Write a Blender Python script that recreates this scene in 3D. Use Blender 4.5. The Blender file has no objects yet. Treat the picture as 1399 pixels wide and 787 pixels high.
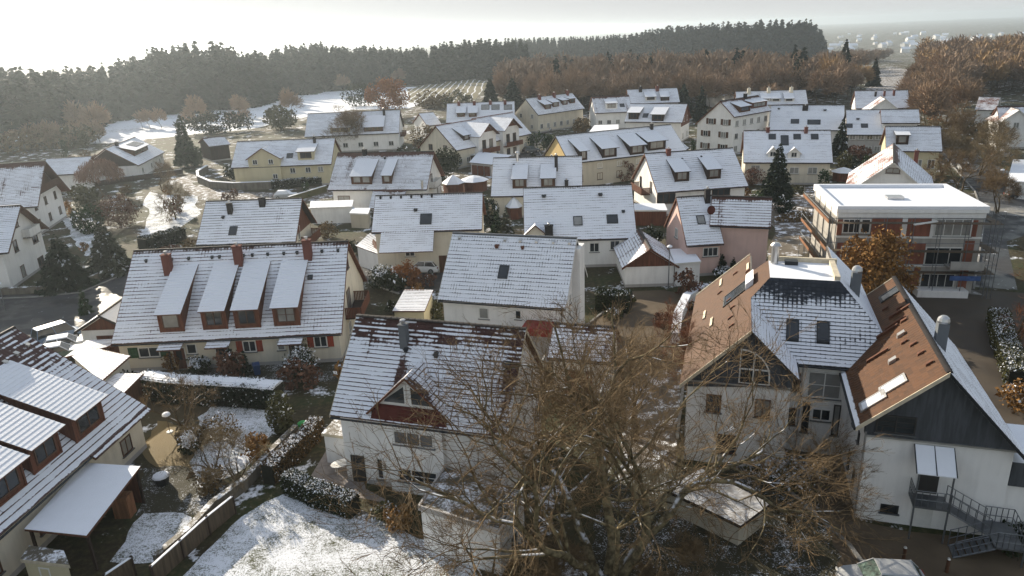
import bpy, math, random
import numpy as np
from mathutils import Vector, Matrix

R = math.radians
scene = bpy.context.scene
COL = scene.collection
random.seed(7)

# ------------------------------------------------------------------ camera
CAM_H, FOC = 28.0, 1000.0
PITCH, ROLL = R(19.25), R(2.25)
CX, CY = 699.5, 393.5
CAM = Vector((0, 0, CAM_H))

def ray(u, v):
    a = (u - CX) / FOC; b = (CY - v) / FOC
    a, b = a*math.cos(ROLL) + b*math.sin(ROLL), -a*math.sin(ROLL) + b*math.cos(ROLL)
    return Vector((a, math.cos(PITCH) + b*math.sin(PITCH), -math.sin(PITCH) + b*math.cos(PITCH)))

def at(u, v, z=0.0):
    """surveyed position of a point of height z seen along (u, v)"""
    d = ray(u, v); t = (z - CAM_H) / d.z
    return Vector((d.x*t, d.y*t, z))

def z_at(u, v, y):
    d = ray(u, v); return CAM_H + d.z*y/d.y

cam = bpy.data.cameras.new('camera'); cam_o = bpy.data.objects.new('camera', cam); COL.objects.link(cam_o)
X0 = Vector((1, 0, 0)); U0 = Vector((0, math.sin(PITCH), math.cos(PITCH))); F0 = Vector((0, math.cos(PITCH), -math.sin(PITCH)))
er = X0*math.cos(ROLL) - U0*math.sin(ROLL); eu = X0*math.sin(ROLL) + U0*math.cos(ROLL)
# world -> image:  a = p.X cos - p.U sin ; b = p.X sin + p.U cos
cam_o.matrix_world = Matrix(((er.x, eu.x, -F0.x, 0), (er.y, eu.y, -F0.y, 0), (er.z, eu.z, -F0.z, CAM_H), (0, 0, 0, 1)))
cam.sensor_width = 36; cam.lens = 36*FOC/1399; cam.clip_start = 0.5; cam.clip_end = 20000
scene.camera = cam_o

# ------------------------------------------------------------------ light
SUN_AZ, SUN_EL = R(-38), R(20)
sdir = Vector((math.sin(SUN_AZ)*math.cos(SUN_EL), math.cos(SUN_AZ)*math.cos(SUN_EL), math.sin(SUN_EL)))
sun = bpy.data.lights.new('sun', 'SUN'); sun.energy = 5.0; sun.angle = R(0.6); sun.color = (1, .89, .72)
sun_o = bpy.data.objects.new('sun', sun); COL.objects.link(sun_o)
sun_o.rotation_euler = (-sdir).to_track_quat('-Z', 'Y').to_euler(); sun_o.location = (-200, 250, 200)
W = bpy.data.worlds.new('World'); scene.world = W; W.use_nodes = True
nt = W.node_tree; bg = nt.nodes['Background']
sky = nt.nodes.new('ShaderNodeTexSky'); sky.sky_type = 'NISHITA'; sky.sun_disc = False
sky.sun_elevation = SUN_EL; sky.sun_rotation = SUN_AZ; sky.air_density = .8; sky.dust_density = 1.0; sky.ozone_density = 2.0; sky.altitude = 500
veil = nt.nodes.new('ShaderNodeMix'); veil.data_type = 'RGBA'; veil.inputs[0].default_value = .32; veil.inputs[7].default_value = (4.5, 4.5, 4.45, 1)   # thin bright winter overcast over the blue
nt.links.new(sky.outputs[0], veil.inputs[6]); cap_ = nt.nodes.new('ShaderNodeVectorMath'); cap_.operation = 'MINIMUM'; cap_.inputs[1].default_value = (2.80, 2.82, 2.84)
nt.links.new(veil.outputs[2], cap_.inputs[0]); nt.links.new(cap_.outputs[0], bg.inputs[0]); bg.inputs[1].default_value = 0.13
scene.view_settings.view_transform = 'Standard'; scene.view_settings.look = 'None'
scene.view_settings.exposure = 0.86; scene.view_settings.gamma = 1.0
scene.cycles.use_denoising = True
scene.cycles.max_bounces = 6; scene.cycles.diffuse_bounces = 3; scene.cycles.volume_bounces = 1; scene.cycles.transparent_max_bounces = 8
scene.cycles.use_adaptive_sampling = True; scene.cycles.adaptive_threshold = 0.02

# ------------------------------------------------------------------ objects
def T(o, label=None, cat=None, group=None, kind=None):
    if label: o['label'] = label
    if cat: o['category'] = cat
    if group: o['group'] = group
    if kind: o['kind'] = kind
    return o

def empty(name, loc, rz=0.0):
    o = bpy.data.objects.new(name, None); o.empty_display_size = .3
    o.location = loc; o.rotation_euler = (0, 0, rz); COL.objects.link(o); return o

class MB:
    """mesh builder: collects faces, links them as ONE object"""
    def __init__(s): s.v = []; s.f = []; s.m = []; s.uv = []; s.has = False
    def face(s, pts, mi=0, uv=None):
        n = len(s.v); s.v += [tuple(p) for p in pts]; s.f.append(tuple(range(n, n+len(pts)))); s.m.append(mi)
        if uv: s.has = True
        s.uv.append(uv or [(0, 0, 0, 0)]*len(pts))
        return s
    def box(s, lo, hi, mi=0, M=None, skip=''):
        x0, y0, z0 = lo; x1, y1, z1 = hi
        P = [Vector(p) for p in ((x0,y0,z0),(x1,y0,z0),(x1,y1,z0),(x0,y1,z0),(x0,y0,z1),(x1,y0,z1),(x1,y1,z1),(x0,y1,z1))]
        if M: P = [M @ p for p in P]
        for k, q in zip('bt-+lr', ((0,3,2,1),(4,5,6,7),(0,1,5,4),(2,3,7,6),(0,4,7,3),(1,2,6,5))):
            if k not in skip: s.face([P[i] for i in q], mi)
        return s
    def hexa(s, P, mi=0, mtop=None):
        """P: bottom 4 then top 4"""
        for k, q in enumerate(((0,3,2,1),(4,5,6,7),(0,1,5,4),(2,3,7,6),(0,4,7,3),(1,2,6,5))):
            s.face([P[i] for i in q], mtop if (k == 1 and mtop is not None) else mi)
        return s
    def prism(s, base, z0, z1, mi=0, mtop=None):
        n = len(base)
        a = sum(base[i][0]*base[(i+1) % n][1]-base[(i+1) % n][0]*base[i][1] for i in range(n))
        if a < 0: base = base[::-1]
        for i in range(n):
            p, q = base[i], base[(i+1) % n]
            s.face([(p[0],p[1],z0),(q[0],q[1],z0),(q[0],q[1],z1),(p[0],p[1],z1)], mi)
        s.face([(p[0],p[1],z1) for p in base], mi if mtop is None else mtop)
        return s
    def tube(s, a, b, r, n=6, mi=0, r2=None, cap=True):
        a, b = Vector(a), Vector(b); d = (b-a).normalized(); r2 = r if r2 is None else r2
        u = d.orthogonal().normalized(); w = d.cross(u)
        A = [a+(u*math.cos(2*math.pi*i/n)+w*math.sin(2*math.pi*i/n))*r for i in range(n)]
        B = [b+(u*math.cos(2*math.pi*i/n)+w*math.sin(2*math.pi*i/n))*r2 for i in range(n)]
        for i in range(n): s.face([A[i], A[(i+1) % n], B[(i+1) % n], B[i]], mi)
        if cap: s.face(B, mi); s.face(A[::-1], mi)
        return s
    def loft(s, rings, mi=0, cap=True):
        for a, b in zip(rings, rings[1:]):
            n = len(a)
            for i in range(n): s.face([a[i], a[(i+1) % n], b[(i+1) % n], b[i]], mi)
        if cap: s.face(rings[0][::-1], mi); s.face(rings[-1], mi)
        return s
    def slope(s, A, B, C, D, row=.34, riser=.026, th=.16, mt=0, mr=1, me=2, voff=0, n0=0., n1=1., u0=None, under=True):
        """tiled roof plane: A,B ridge left/right, C,D eave right/left. every tile course is a real step"""
        A, B, C, D = map(Vector, (A, B, C, D))
        n = (D-A).cross(C-A)
        if n.length < 1e-9: n = (C-A).cross(B-A)
        n.normalize()
        if n.z < 0: n = -n
        L = max((D-A).length, (C-B).length); k = max(1, round(L/row))
        e = (B-A) if (B-A).length > .05 else (C-D); e = e.normalized(); o = A if u0 is None else Vector(u0)
        def uv(p, v, t): return ((p-o).dot(e), v, (p-o).dot(e)/8, n0+(n1-n0)*t)
        for i in range(k):
            t0, t1 = i/k, (i+1)/k
            a, b, c, d = A.lerp(D, t0), B.lerp(C, t0), B.lerp(C, t1), A.lerp(D, t1)
            c2, d2 = c+n*riser, d+n*riser
            s.face([a, d2, c2, b], mt, [uv(a, i+voff, t0), uv(d2, i+1+voff-1e-3, t1), uv(c2, i+1+voff-1e-3, t1), uv(b, i+voff, t0)])
            s.face([d2, d, c, c2], mr, [uv(d, i+1+voff, t1)]*4)
        if under:
            q = -n*th
            s.face([A+q, B+q, C+q, D+q], me)
            for p1, p2 in ((A, D), (C, B)): s.face([p1, p1+q, p2+q, p2], me)
            s.face([D, D+q, C+q, C], me); s.face([B, B+q, A+q, A], me)
        return s
    def build(s, name, mats, parent=None, smooth=False):
        me = bpy.data.meshes.new(name); me.from_pydata(s.v, [], s.f)
        if not isinstance(mats, (list, tuple)): mats = [mats]
        for m in mats: me.materials.append(m)
        me.polygons.foreach_set('material_index', s.m)
        if s.has:
            l1 = me.uv_layers.new(name='UVMap'); l2 = me.uv_layers.new(name='nrm')
            a = np.array([q for f in s.uv for q in f], dtype=np.float32)
            l1.data.foreach_set('uv', a[:, :2].ravel()); l2.data.foreach_set('uv', a[:, 2:].ravel())
        if smooth: me.polygons.foreach_set('use_smooth', [True]*len(s.f))
        me.update()
        o = bpy.data.objects.new(name, me); COL.objects.link(o)
        if parent: o.parent = parent
        return o

def np_mesh(name, V, F, mi, mats, parent=None):
    """V (n,3), F (m,k) all same k"""
    me = bpy.data.meshes.new(name); n, m, k = len(V), len(F), F.shape[1]
    me.vertices.add(n); me.vertices.foreach_set('co', V.astype(np.float32).ravel())
    me.loops.add(m*k); me.loops.foreach_set('vertex_index', F.astype(np.int32).ravel())
    me.polygons.add(m); me.polygons.foreach_set('loop_start', np.arange(0, m*k, k, dtype=np.int32))
    try: me.polygons.foreach_set('loop_total', np.full(m, k, dtype=np.int32))
    except Exception: pass
    for q in mats: me.materials.append(q)
    if mi is not None: me.polygons.foreach_set('material_index', np.asarray(mi, dtype=np.int32))
    me.update(calc_edges=True)
    o = bpy.data.objects.new(name, me); COL.objects.link(o)
    if parent: o.parent = parent
    return o

# ------------------------------------------------------------------ materials
class G:
    """small node graph helper"""
    def __init__(s, name):
        s.mat = bpy.data.materials.new(name); s.mat.use_nodes = True; s.t = s.mat.node_tree
        s.b = s.t.nodes['Principled BSDF']; s.b.inputs['Roughness'].default_value = .75
        s.b.inputs['Specular IOR Level'].default_value = .25
    def n(s, kind, **kw):
        q = s.t.nodes.new(kind)
        for k, v in kw.items(): setattr(q, k, v)
        return q
    def put(s, sock, v):
        if hasattr(v, 'is_output'): s.t.links.new(v, sock)
        else: sock.default_value = v
    def m(s, op, a, b=0., c=None):
        q = s.n('ShaderNodeMath', operation=op); s.put(q.inputs[0], a); s.put(q.inputs[1], b)
        if c is not None: s.put(q.inputs[2], c)
        return q.outputs[0]
    def noise(s, vec, scale, detail=3., rough=.55):
        q = s.n('ShaderNodeTexNoise'); s.put(q.inputs['Vector'], vec); q.inputs['Scale'].default_value = scale
        q.inputs['Detail'].default_value = detail; q.inputs['Roughness'].default_value = rough
        return q.outputs[0]
    def comb(s, x, y, z=0.):
        q = s.n('ShaderNodeCombineXYZ')
        for i, v in enumerate((x, y, z)): s.put(q.inputs[i], v)
        return q.outputs[0]
    def sep(s, v):
        q = s.n('ShaderNodeSeparateXYZ'); s.put(q.inputs[0], v); return q.outputs
    def ramp(s, v, a, b, lo=0., hi=1.):
        q = s.n('ShaderNodeMapRange', interpolation_type='SMOOTHSTEP'); s.put(q.inputs[0], v)
        for i, k in zip((1, 2, 3, 4), (a, b, lo, hi)): s.put(q.inputs[i], k)
        return q.outputs[0]
    def mix(s, f, a, b):
        q = s.n('ShaderNodeMix', data_type='RGBA'); s.put(q.inputs[0], f)
        for i, v in ((6, a), (7, b)):
            s.put(q.inputs[i], v if hasattr(v, 'is_output') else (*v, 1) if len(v) == 3 else v)
        return q.outputs[2]
    def bump(s, h, strength, dist):
        q = s.n('ShaderNodeBump'); s.put(q.inputs['Height'], h); q.inputs['Strength'].default_value = strength; q.inputs['Distance'].default_value = dist
        s.t.links.new(q.outputs[0], s.b.inputs['Normal'])
    def pos(s): return s.n('ShaderNodeNewGeometry').outputs['Position']
    def obj(s): return s.n('ShaderNodeTexCoord').outputs['Object']
    def color(s, c): s.put(s.b.inputs['Base Color'], c if hasattr(c, 'is_output') else (*c, 1)); return s
    def set(s, **k):
        for a, v in k.items(): s.b.inputs[a.replace('_', ' ')].default_value = v
        return s

SNOW = (.78, .80, .845)

def sc(c, k): return tuple(min(1, x*k) for x in c)

def m_plain(name, c, rough=.7, var=.12, scale=2.5, metal=0., spec=.25, bump=.0):
    g = G(name); n = g.noise(g.obj(), scale, 4)
    g.color(g.mix(g.ramp(n, .3, .7), sc(c, 1-var), sc(c, 1+var))); g.set(Roughness=rough, Metallic=metal)
    g.b.inputs['Specular IOR Level'].default_value = spec
    if bump: g.bump(g.noise(g.obj(), scale*12, 3), bump, .02)
    return g.mat

def m_wall(name, c, dirt=.16):
    g = G(name); p = g.obj(); x, y, z = g.sep(p)
    big = g.noise(p, .5, 4); streak = g.noise(g.comb(g.m('MULTIPLY', x, 2.2), g.m('MULTIPLY', y, 2.2), g.m('MULTIPLY', z, .22)), 1., 4)
    d = g.m('MULTIPLY', g.ramp(g.m('ADD', g.m('MULTIPLY', big, .5), g.m('MULTIPLY', streak, .5)), .42, .68), 1.)
    g.color(g.mix(d, c, sc(c, 1-dirt))); g.set(Roughness=.9); g.b.inputs['Specular IOR Level'].default_value = .1
    g.bump(g.noise(p, 30, 3), .25, .01)
    return g.mat

def m_wood(name, c, var=.3, scale=6.):
    g = G(name); x, y, z = g.sep(g.obj())
    n = g.noise(g.comb(g.m('MULTIPLY', x, scale), g.m('MULTIPLY', y, scale), g.m('MULTIPLY', z, .6)), 1., 4)
    g.color(g.mix(g.ramp(n, .3, .7), sc(c, 1-var), sc(c, 1+var))); g.set(Roughness=.8); g.bump(n, .3, .01); return g.mat

def m_snow(name='snow', thin=0., under=(.12, .11, .09), scale=1.5, fine=9., soft=.2):
    """snow cover; thin > 0 lets the surface below show through in patches"""
    g = G(name); p = g.obj()
    n = g.noise(p, scale, 5, .6); f = g.noise(p, fine, 4, .65)
    if thin:
        cov = g.m('ADD', g.m('MULTIPLY', n, .9), g.m('MULTIPLY', f, .6))
        s = g.ramp(cov, .75*thin+.25, .75*thin+.25+soft)
        g.color(g.mix(s, under, SNOW))
    else: g.color(g.mix(n, sc(SNOW, .94), sc(SNOW, 1.03)))
    g.set(Roughness=.65); g.bump(g.m('ADD', n, g.m('MULTIPLY', f, .4)), .3, .08); return g.mat

def m_roof(name, tile, cover=.5, big=.9, fine=.5, ridge=0., rw=.2, phase=.6, col=.0, eave=0., streak=.0, colw=.3, var=.35, lip=0.):
    """snow lying on tile courses: uv = metres along the ridge, course number; nrm.y = 0 ridge .. 1 eave"""
    g = G(name); uv = g.n('ShaderNodeUVMap', uv_map='UVMap').outputs[0]; nr = g.n('ShaderNodeUVMap', uv_map='nrm').outputs[0]
    u, v, _ = g.sep(uv); _, t, _ = g.sep(nr)
    rnd = g.n('ShaderNodeObjectInfo').outputs['Random']; ro = g.m('MULTIPLY', rnd, 57.)
    uo = g.m('ADD', u, ro)
    nb = g.noise(g.comb(g.m('MULTIPLY', uo, .3), g.m('MULTIPLY', v, .12)), 1., 4)
    nf = g.noise(g.comb(g.m('MULTIPLY', uo, 1.6), g.m('MULTIPLY', v, .9)), 1.4, 4, .65)
    fv = g.m('FRACT', v); fu = g.m('FRACT', g.m('DIVIDE', u, colw))
    c = g.m('ADD', cover, g.m('MULTIPLY', g.m('SUBTRACT', nb, .5), big*2)); c = g.m('ADD', c, g.m('MULTIPLY', g.m('SUBTRACT', nf, .5), fine*2))
    ph = g.noise(g.comb(g.m('MULTIPLY', uo, .45), g.m('MULTIPLY', v, .5)), 1., 3); c = g.m('SUBTRACT', c, g.m('MULTIPLY', g.ramp(fv, .72, 1.), g.m('MULTIPLY', g.ramp(ph, .32, .62, .25, 1.3), phase)))
    if col: c = g.m('SUBTRACT', c, g.m('MULTIPLY', g.ramp(g.m('ABSOLUTE', g.m('SUBTRACT', fu, .5)), .2, .5), g.m('MULTIPLY', g.ramp(g.noise(g.comb(g.m('MULTIPLY', uo, .8), g.m('MULTIPLY', v, .5)), 1.3, 3), .3, .65, .2, 1.5), col)))
    if ridge: c = g.m('SUBTRACT', c, g.m('MULTIPLY', g.ramp(t, rw, 0.), ridge))
    if lip:
        ln = g.noise(g.comb(g.m('MULTIPLY', uo, .5), g.m('MULTIPLY', g.m('FLOOR', v), 1.7)), 1., 4, .65); c = g.m('ADD', c, g.m('MULTIPLY', g.m('MULTIPLY', g.ramp(fv, .25, .5), g.ramp(ln, .38, .6)), g.m('MULTIPLY', g.ramp(t, rw*1.15, rw*.4), lip)))
    if eave: c = g.m('ADD', c, g.m('MULTIPLY', g.ramp(t, .82, 1.), eave))
    if streak:
        ns = g.noise(g.comb(g.m('MULTIPLY', uo, .55), g.m('MULTIPLY', v, .035)), 1., 3)
        c = g.m('SUBTRACT', c, g.m('MULTIPLY', g.ramp(ns, .5, .7), streak))
    s = g.ramp(c, 0., .28)
    wn = g.n('ShaderNodeTexWhiteNoise', noise_dimensions='2D'); g.put(wn.inputs['Vector'], g.comb(g.m('FLOOR', g.m('DIVIDE', u, colw)), g.m('FLOOR', v)))
    tc = g.mix(g.m('ADD', g.m('MULTIPLY', wn.outputs['Value'], .6), g.m('MULTIPLY', nb, .5)), sc(tile, 1-var), sc(tile, 1+var))
    sn = g.mix(nf, sc(SNOW, .92), sc(SNOW, 1.03))
    g.color(g.mix(s, tc, sn)); g.set(Roughness=.65)
    wave = g.m('SINE', g.m('MULTIPLY', u, 2*math.pi/colw))
    g.bump(g.m('ADD', g.m('MULTIPLY', s, .8), g.m('ADD', g.m('MULTIPLY', nf, .5), g.m('MULTIPLY', wave, g.m('MULTIPLY_ADD', s, -.36, .45)))), .5, .03)
    return g.mat

def m_glass(name, c=(.02, .025, .03), rough=.08):
    g = G(name); n = g.noise(g.obj(), .8, 2)
    g.color(g.mix(n, sc(c, .5), sc(c, 1.8))); g.set(Roughness=rough); g.b.inputs['Specular IOR Level'].default_value = .6; return g.mat

def m_foliage(name, c, c2=None, var=.5, snow=None, trans=0.):
    g = G(name); c2 = c2 or sc(c, 1.8)
    geo = g.n('ShaderNodeNewGeometry'); n = g.noise(g.obj(), .9, 4); r = geo.outputs['Random Per Island']
    g.color(g.mix(g.m('ADD', g.m('MULTIPLY', n, .5), g.m('MULTIPLY', r, .5)), sc(c, 1-var), c2)); g.set(Roughness=.85)
    g.b.inputs['Specular IOR Level'].default_value = .12
    return g.mat

def m_bark(name, c, c2, snow=.0):
    g = G(name); geo = g.n('ShaderNodeNewGeometry'); p = geo.outputs['Position']; n = g.noise(p, 3., 4)
    k = g.mix(g.ramp(n, .35, .7), c, c2)
    if snow:
        _, _, nz = g.sep(geo.outputs['Normal']); q = g.noise(p, 1.1, 3)
        k = g.mix(g.m('MULTIPLY', g.ramp(nz, .45, .8), g.ramp(q, .52, .6, 0, snow)), k, SNOW)
    g.color(k); g.set(Roughness=.9); return g.mat

M = {}
M['snow'] = m_snow('snow_cover')
M['snow_flat'] = m_snow('snow_on_flat_roof', thin=.42, under=(.3, .29, .28), scale=.8, fine=3, soft=.5)
M['snow_thin'] = m_snow('thin_snow', thin=.60, under=(.10, .085, .06), scale=1.2, fine=6)
# roofs: (tread material, riser material, edge material)
def roofset(name, tile, edge, **k):
    a = m_roof(name, tile, **k); k2 = dict(k); k2['cover'] = k.get('cover', .5)-.35; k2['phase'] = 0
    b = m_roof(name+'_step', tile, **k2)
    return [a, b, edge]
M['edge_dark'] = m_plain('dark_eaves', (.035, .03, .028)); M['edge_brown'] = m_wood('brown_eaves', (.11, .045, .025)); M['edge_white'] = m_plain('white_eaves', (.62, .60, .56)); M['edge_cream'] = m_plain('cream_eaves', (.55, .48, .36))
M['redwood'] = m_wood('red_brown_wood', (.115, .043, .024)); M['brownwood'] = m_wood('brown_wood', (.085, .04, .022)); M['darkwood'] = m_wood('dark_wood', (.035, .022, .016)); M['palewood'] = m_wood('weathered_boards', (.10, .075, .05)); M['orangewood'] = m_wood('orange_wood', (.21, .10, .05))
R_SNOW = roofset('snowy_roof', (.075, .036, .028), M['edge_brown'], cover=.66, big=.42, fine=.36, phase=.6, col=.18, ridge=.5, rw=.07)
R_SOFT = roofset('soft_snow_roof', (.075, .036, .028), M['edge_brown'], cover=.66, big=.42, fine=.28, phase=.5, col=.12, ridge=.5, rw=.06)
R_PATCHY = roofset('patchy_snow_roof', (.085, .042, .032), M['edge_brown'], cover=.50, big=.55, fine=.45, phase=.6, col=.14, ridge=.8, rw=.2, streak=.3)
R_THIN = roofset('thin_snow_roof', (.06, .045, .04), M['edge_dark'], cover=.60, big=.45, fine=.38, phase=.75, col=.16, ridge=.3, rw=.05, streak=.15)
R_ROW = roofset('snowy_row_roof', (.075, .038, .03), M['edge_brown'], cover=.56, big=.6, fine=.5, phase=.7, col=.16, ridge=.5, rw=.08)
R_PEPPER = roofset('ribbed_snow_roof', (.06, .06, .065), M['edge_dark'], cover=.62, big=.18, fine=.25, phase=.55, col=.34, colw=.26)
R_MELT = roofset('melting_roof', (.055, .024, .019), M['edge_brown'], cover=.52, big=.55, fine=.55, phase=1.0, col=.12, ridge=.95, rw=.42, streak=.55, lip=1.0)
R_BROWN = roofset('bare_brown_roof', (.074, .029, .009), M['edge_white'], cover=-1.05, big=.3, fine=.45, phase=.1, col=0, eave=1.75, streak=.3, var=.38)
R_RUST = roofset('bare_rust_roof', (.17, .058, .028), M['edge_white'], cover=.22, big=.55, fine=.4, phase=.3, col=.1, var=.25)
R_DARK = roofset('dark_tile_snow_roof', (.022, .026, .034), M['edge_dark'], cover=.46, big=.5, fine=.5, phase=.95, col=.2, ridge=.6, rw=.45)
R_GREY = roofset('grey_snow_roof', (.045, .042, .042), M['edge_dark'], cover=.66, big=.5, fine=.35, phase=.4, col=.1, ridge=.4, rw=.08)
R_FRONT = roofset('front_snow_roof', (.07, .035, .032), M['edge_brown'], cover=.52, big=.5, fine=.5, phase=1.0, col=.14, ridge=.85, rw=.75, lip=.8)
R_DORM = roofset('dormer_snow_roof', (.075, .038, .03), M['edge_dark'], cover=.95, big=.25, fine=.22, phase=.5, col=.1)
R_FLATSNOW = [M['snow'], M['snow'], M['edge_dark']]
M['white'] = m_wall('white_render', (.79, .775, .75), .14); M['cream'] = m_wall('cream_render', (.64, .585, .48), .18); M['yellow'] = m_wall('yellow_render', (.62, .46, .22), .1)
M['pink'] = m_wall('pink_render', (.62, .44, .39), .12); M['grey'] = m_wall('grey_render', (.40, .38, .36), .14); M['beige'] = m_wall('beige_render', (.50, .45, .36), .14); M['paleyellow'] = m_wall('pale_yellow_render', (.55, .49, .33), .12)
M['brick'] = m_wall('red_brick', (.27, .105, .07), .35); M['concrete'] = m_wall('concrete', (.40, .38, .35), .3)
M['cladding'] = m_wood('slate_grey_cladding', (.065, .070, .078), .25, 5); M['metal'] = m_plain('grey_metal', (.16, .17, .18), .4, .1, metal=.6); M['zinc'] = m_plain('bright_zinc', (.5, .5, .5), .3, .1, metal=.8); M['darkmetal'] = m_plain('dark_metal', (.03, .033, .036), .45, metal=.3)
M['frame'] = m_plain('white_window_frame', (.66, .65, .62), .5, .05); M['frame_brown'] = m_plain('brown_window_frame', (.09, .045, .028), .6); M['frame_dark'] = m_plain('dark_window_frame', (.04, .038, .036), .5)
M['glass'] = m_glass('window_glass'); M['glass_pale'] = m_glass('curtained_glass', (.20, .20, .19), .25)
M['redshutter'] = m_wood('red_shutter_paint', (.26, .045, .022)); M['greenshutter'] = m_wood('green_shutter_paint', (.03, .075, .035)); M['brickpot'] = m_wall('red_clay_brick', (.15, .058, .047), .3); M['chim_dark'] = m_wall('dark_slate_chimney', (.035, .032, .032), .3); M['chim_grey'] = m_wall('grey_sheet_chimney', (.13, .14, .15), .15)
M['asphalt'] = None
HAZE = 0.00020
# ------------------------------------------------------------------ windows, doors
def frame_m(origin, r, n):
    """matrix whose x runs along r, y along the outward normal n, z up"""
    r = Vector(r).normalized(); n = Vector(n).normalized(); u = r.cross(-n) if abs(r.cross(n).z) > .3 else Vector((0, 0, 1))
    u = n.cross(r); u = u if u.z > 0 else -u
    o = Vector(origin)
    return Matrix(((r.x, n.x, u.x, o.x), (r.y, n.y, u.y, o.y), (r.z, n.z, u.z, o.z), (0, 0, 0, 1)))

WR = random.Random(11)
def window(parent, F, w, h, nx=2, ny=1, fm='frame', gm='glass', sill=True, shutters=None, name='window', ft=.085):
    if gm == 'glass' and WR.random() < .35: gm = 'glass_pale'
    mb = MB(); hw, hh = w/2, h/2
    for lo, hi in (((-hw, -.02, -hh), (-hw+ft, .06, hh)), ((hw-ft, -.02, -hh), (hw, .06, hh)), ((-hw+ft, -.02, -hh), (hw-ft, .06, -hh+ft)), ((-hw+ft, -.02, hh-ft), (hw-ft, .06, hh))):
        mb.box(lo, hi, 0, F)
    iw, ih = w-2*ft, h-2*ft
    for i in range(1, nx):
        x = -hw+ft+iw*i/nx; mb.box((x-.035, -.02, -hh+ft), (x+.035, .05, hh-ft), 0, F)
    for j in range(1, ny):
        z = -hh+ft+ih*j/ny; mb.box((-hw+ft, -.02, z-.02), (hw-ft, .04, z+.02), 0, F)
    mb.face([F @ Vector(p) for p in ((-hw+ft, .012, -hh+ft), (hw-ft, .012, -hh+ft), (hw-ft, .012, hh-ft), (-hw+ft, .012, hh-ft))], 1)
    if sill: mb.box((-hw-.08, -.02, -hh-.07), (hw+.08, .14, -hh-.005), 2, F)
    o = mb.build(name, [M[fm], M[gm], M['metal']], parent)
    if shutters:
        for s in (-1, 1):
            sb = MB(); x = s*(hw+w*.24+.02); sw = w*.23
            sb.box((x-sw, .0, -hh), (x+sw, .05, hh), 0, F)
            for z in (-hh*.5, 0, hh*.5): sb.box((x-sw+.04, .05, z-hh*.18), (x+sw-.04, .075, z+hh*.18), 0, F)
            sb.build('shutter', M[shutters], o)
    return o

def door(parent, F, w=1., h=2.05, m='brownwood', glass=True):
    mb = MB(); mb.box((-w/2-.08, -.02, 0), (w/2+.08, .05, h+.08), 0, F).box((-w/2, .05, .02), (w/2, .08, h), 1, F)
    if glass: mb.box((-w*.25, .08, h*.45), (w*.25, .09, h*.9), 2, F)
    o = mb.build('door', [M['frame'], M[m], M['glass']], parent)
    k = MB(); k.tube(F @ Vector((w*.38, .08, 1.05)), F @ Vector((w*.38, .15, 1.05)), .03).build('handle', M['metal'], o)
    return o

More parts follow.
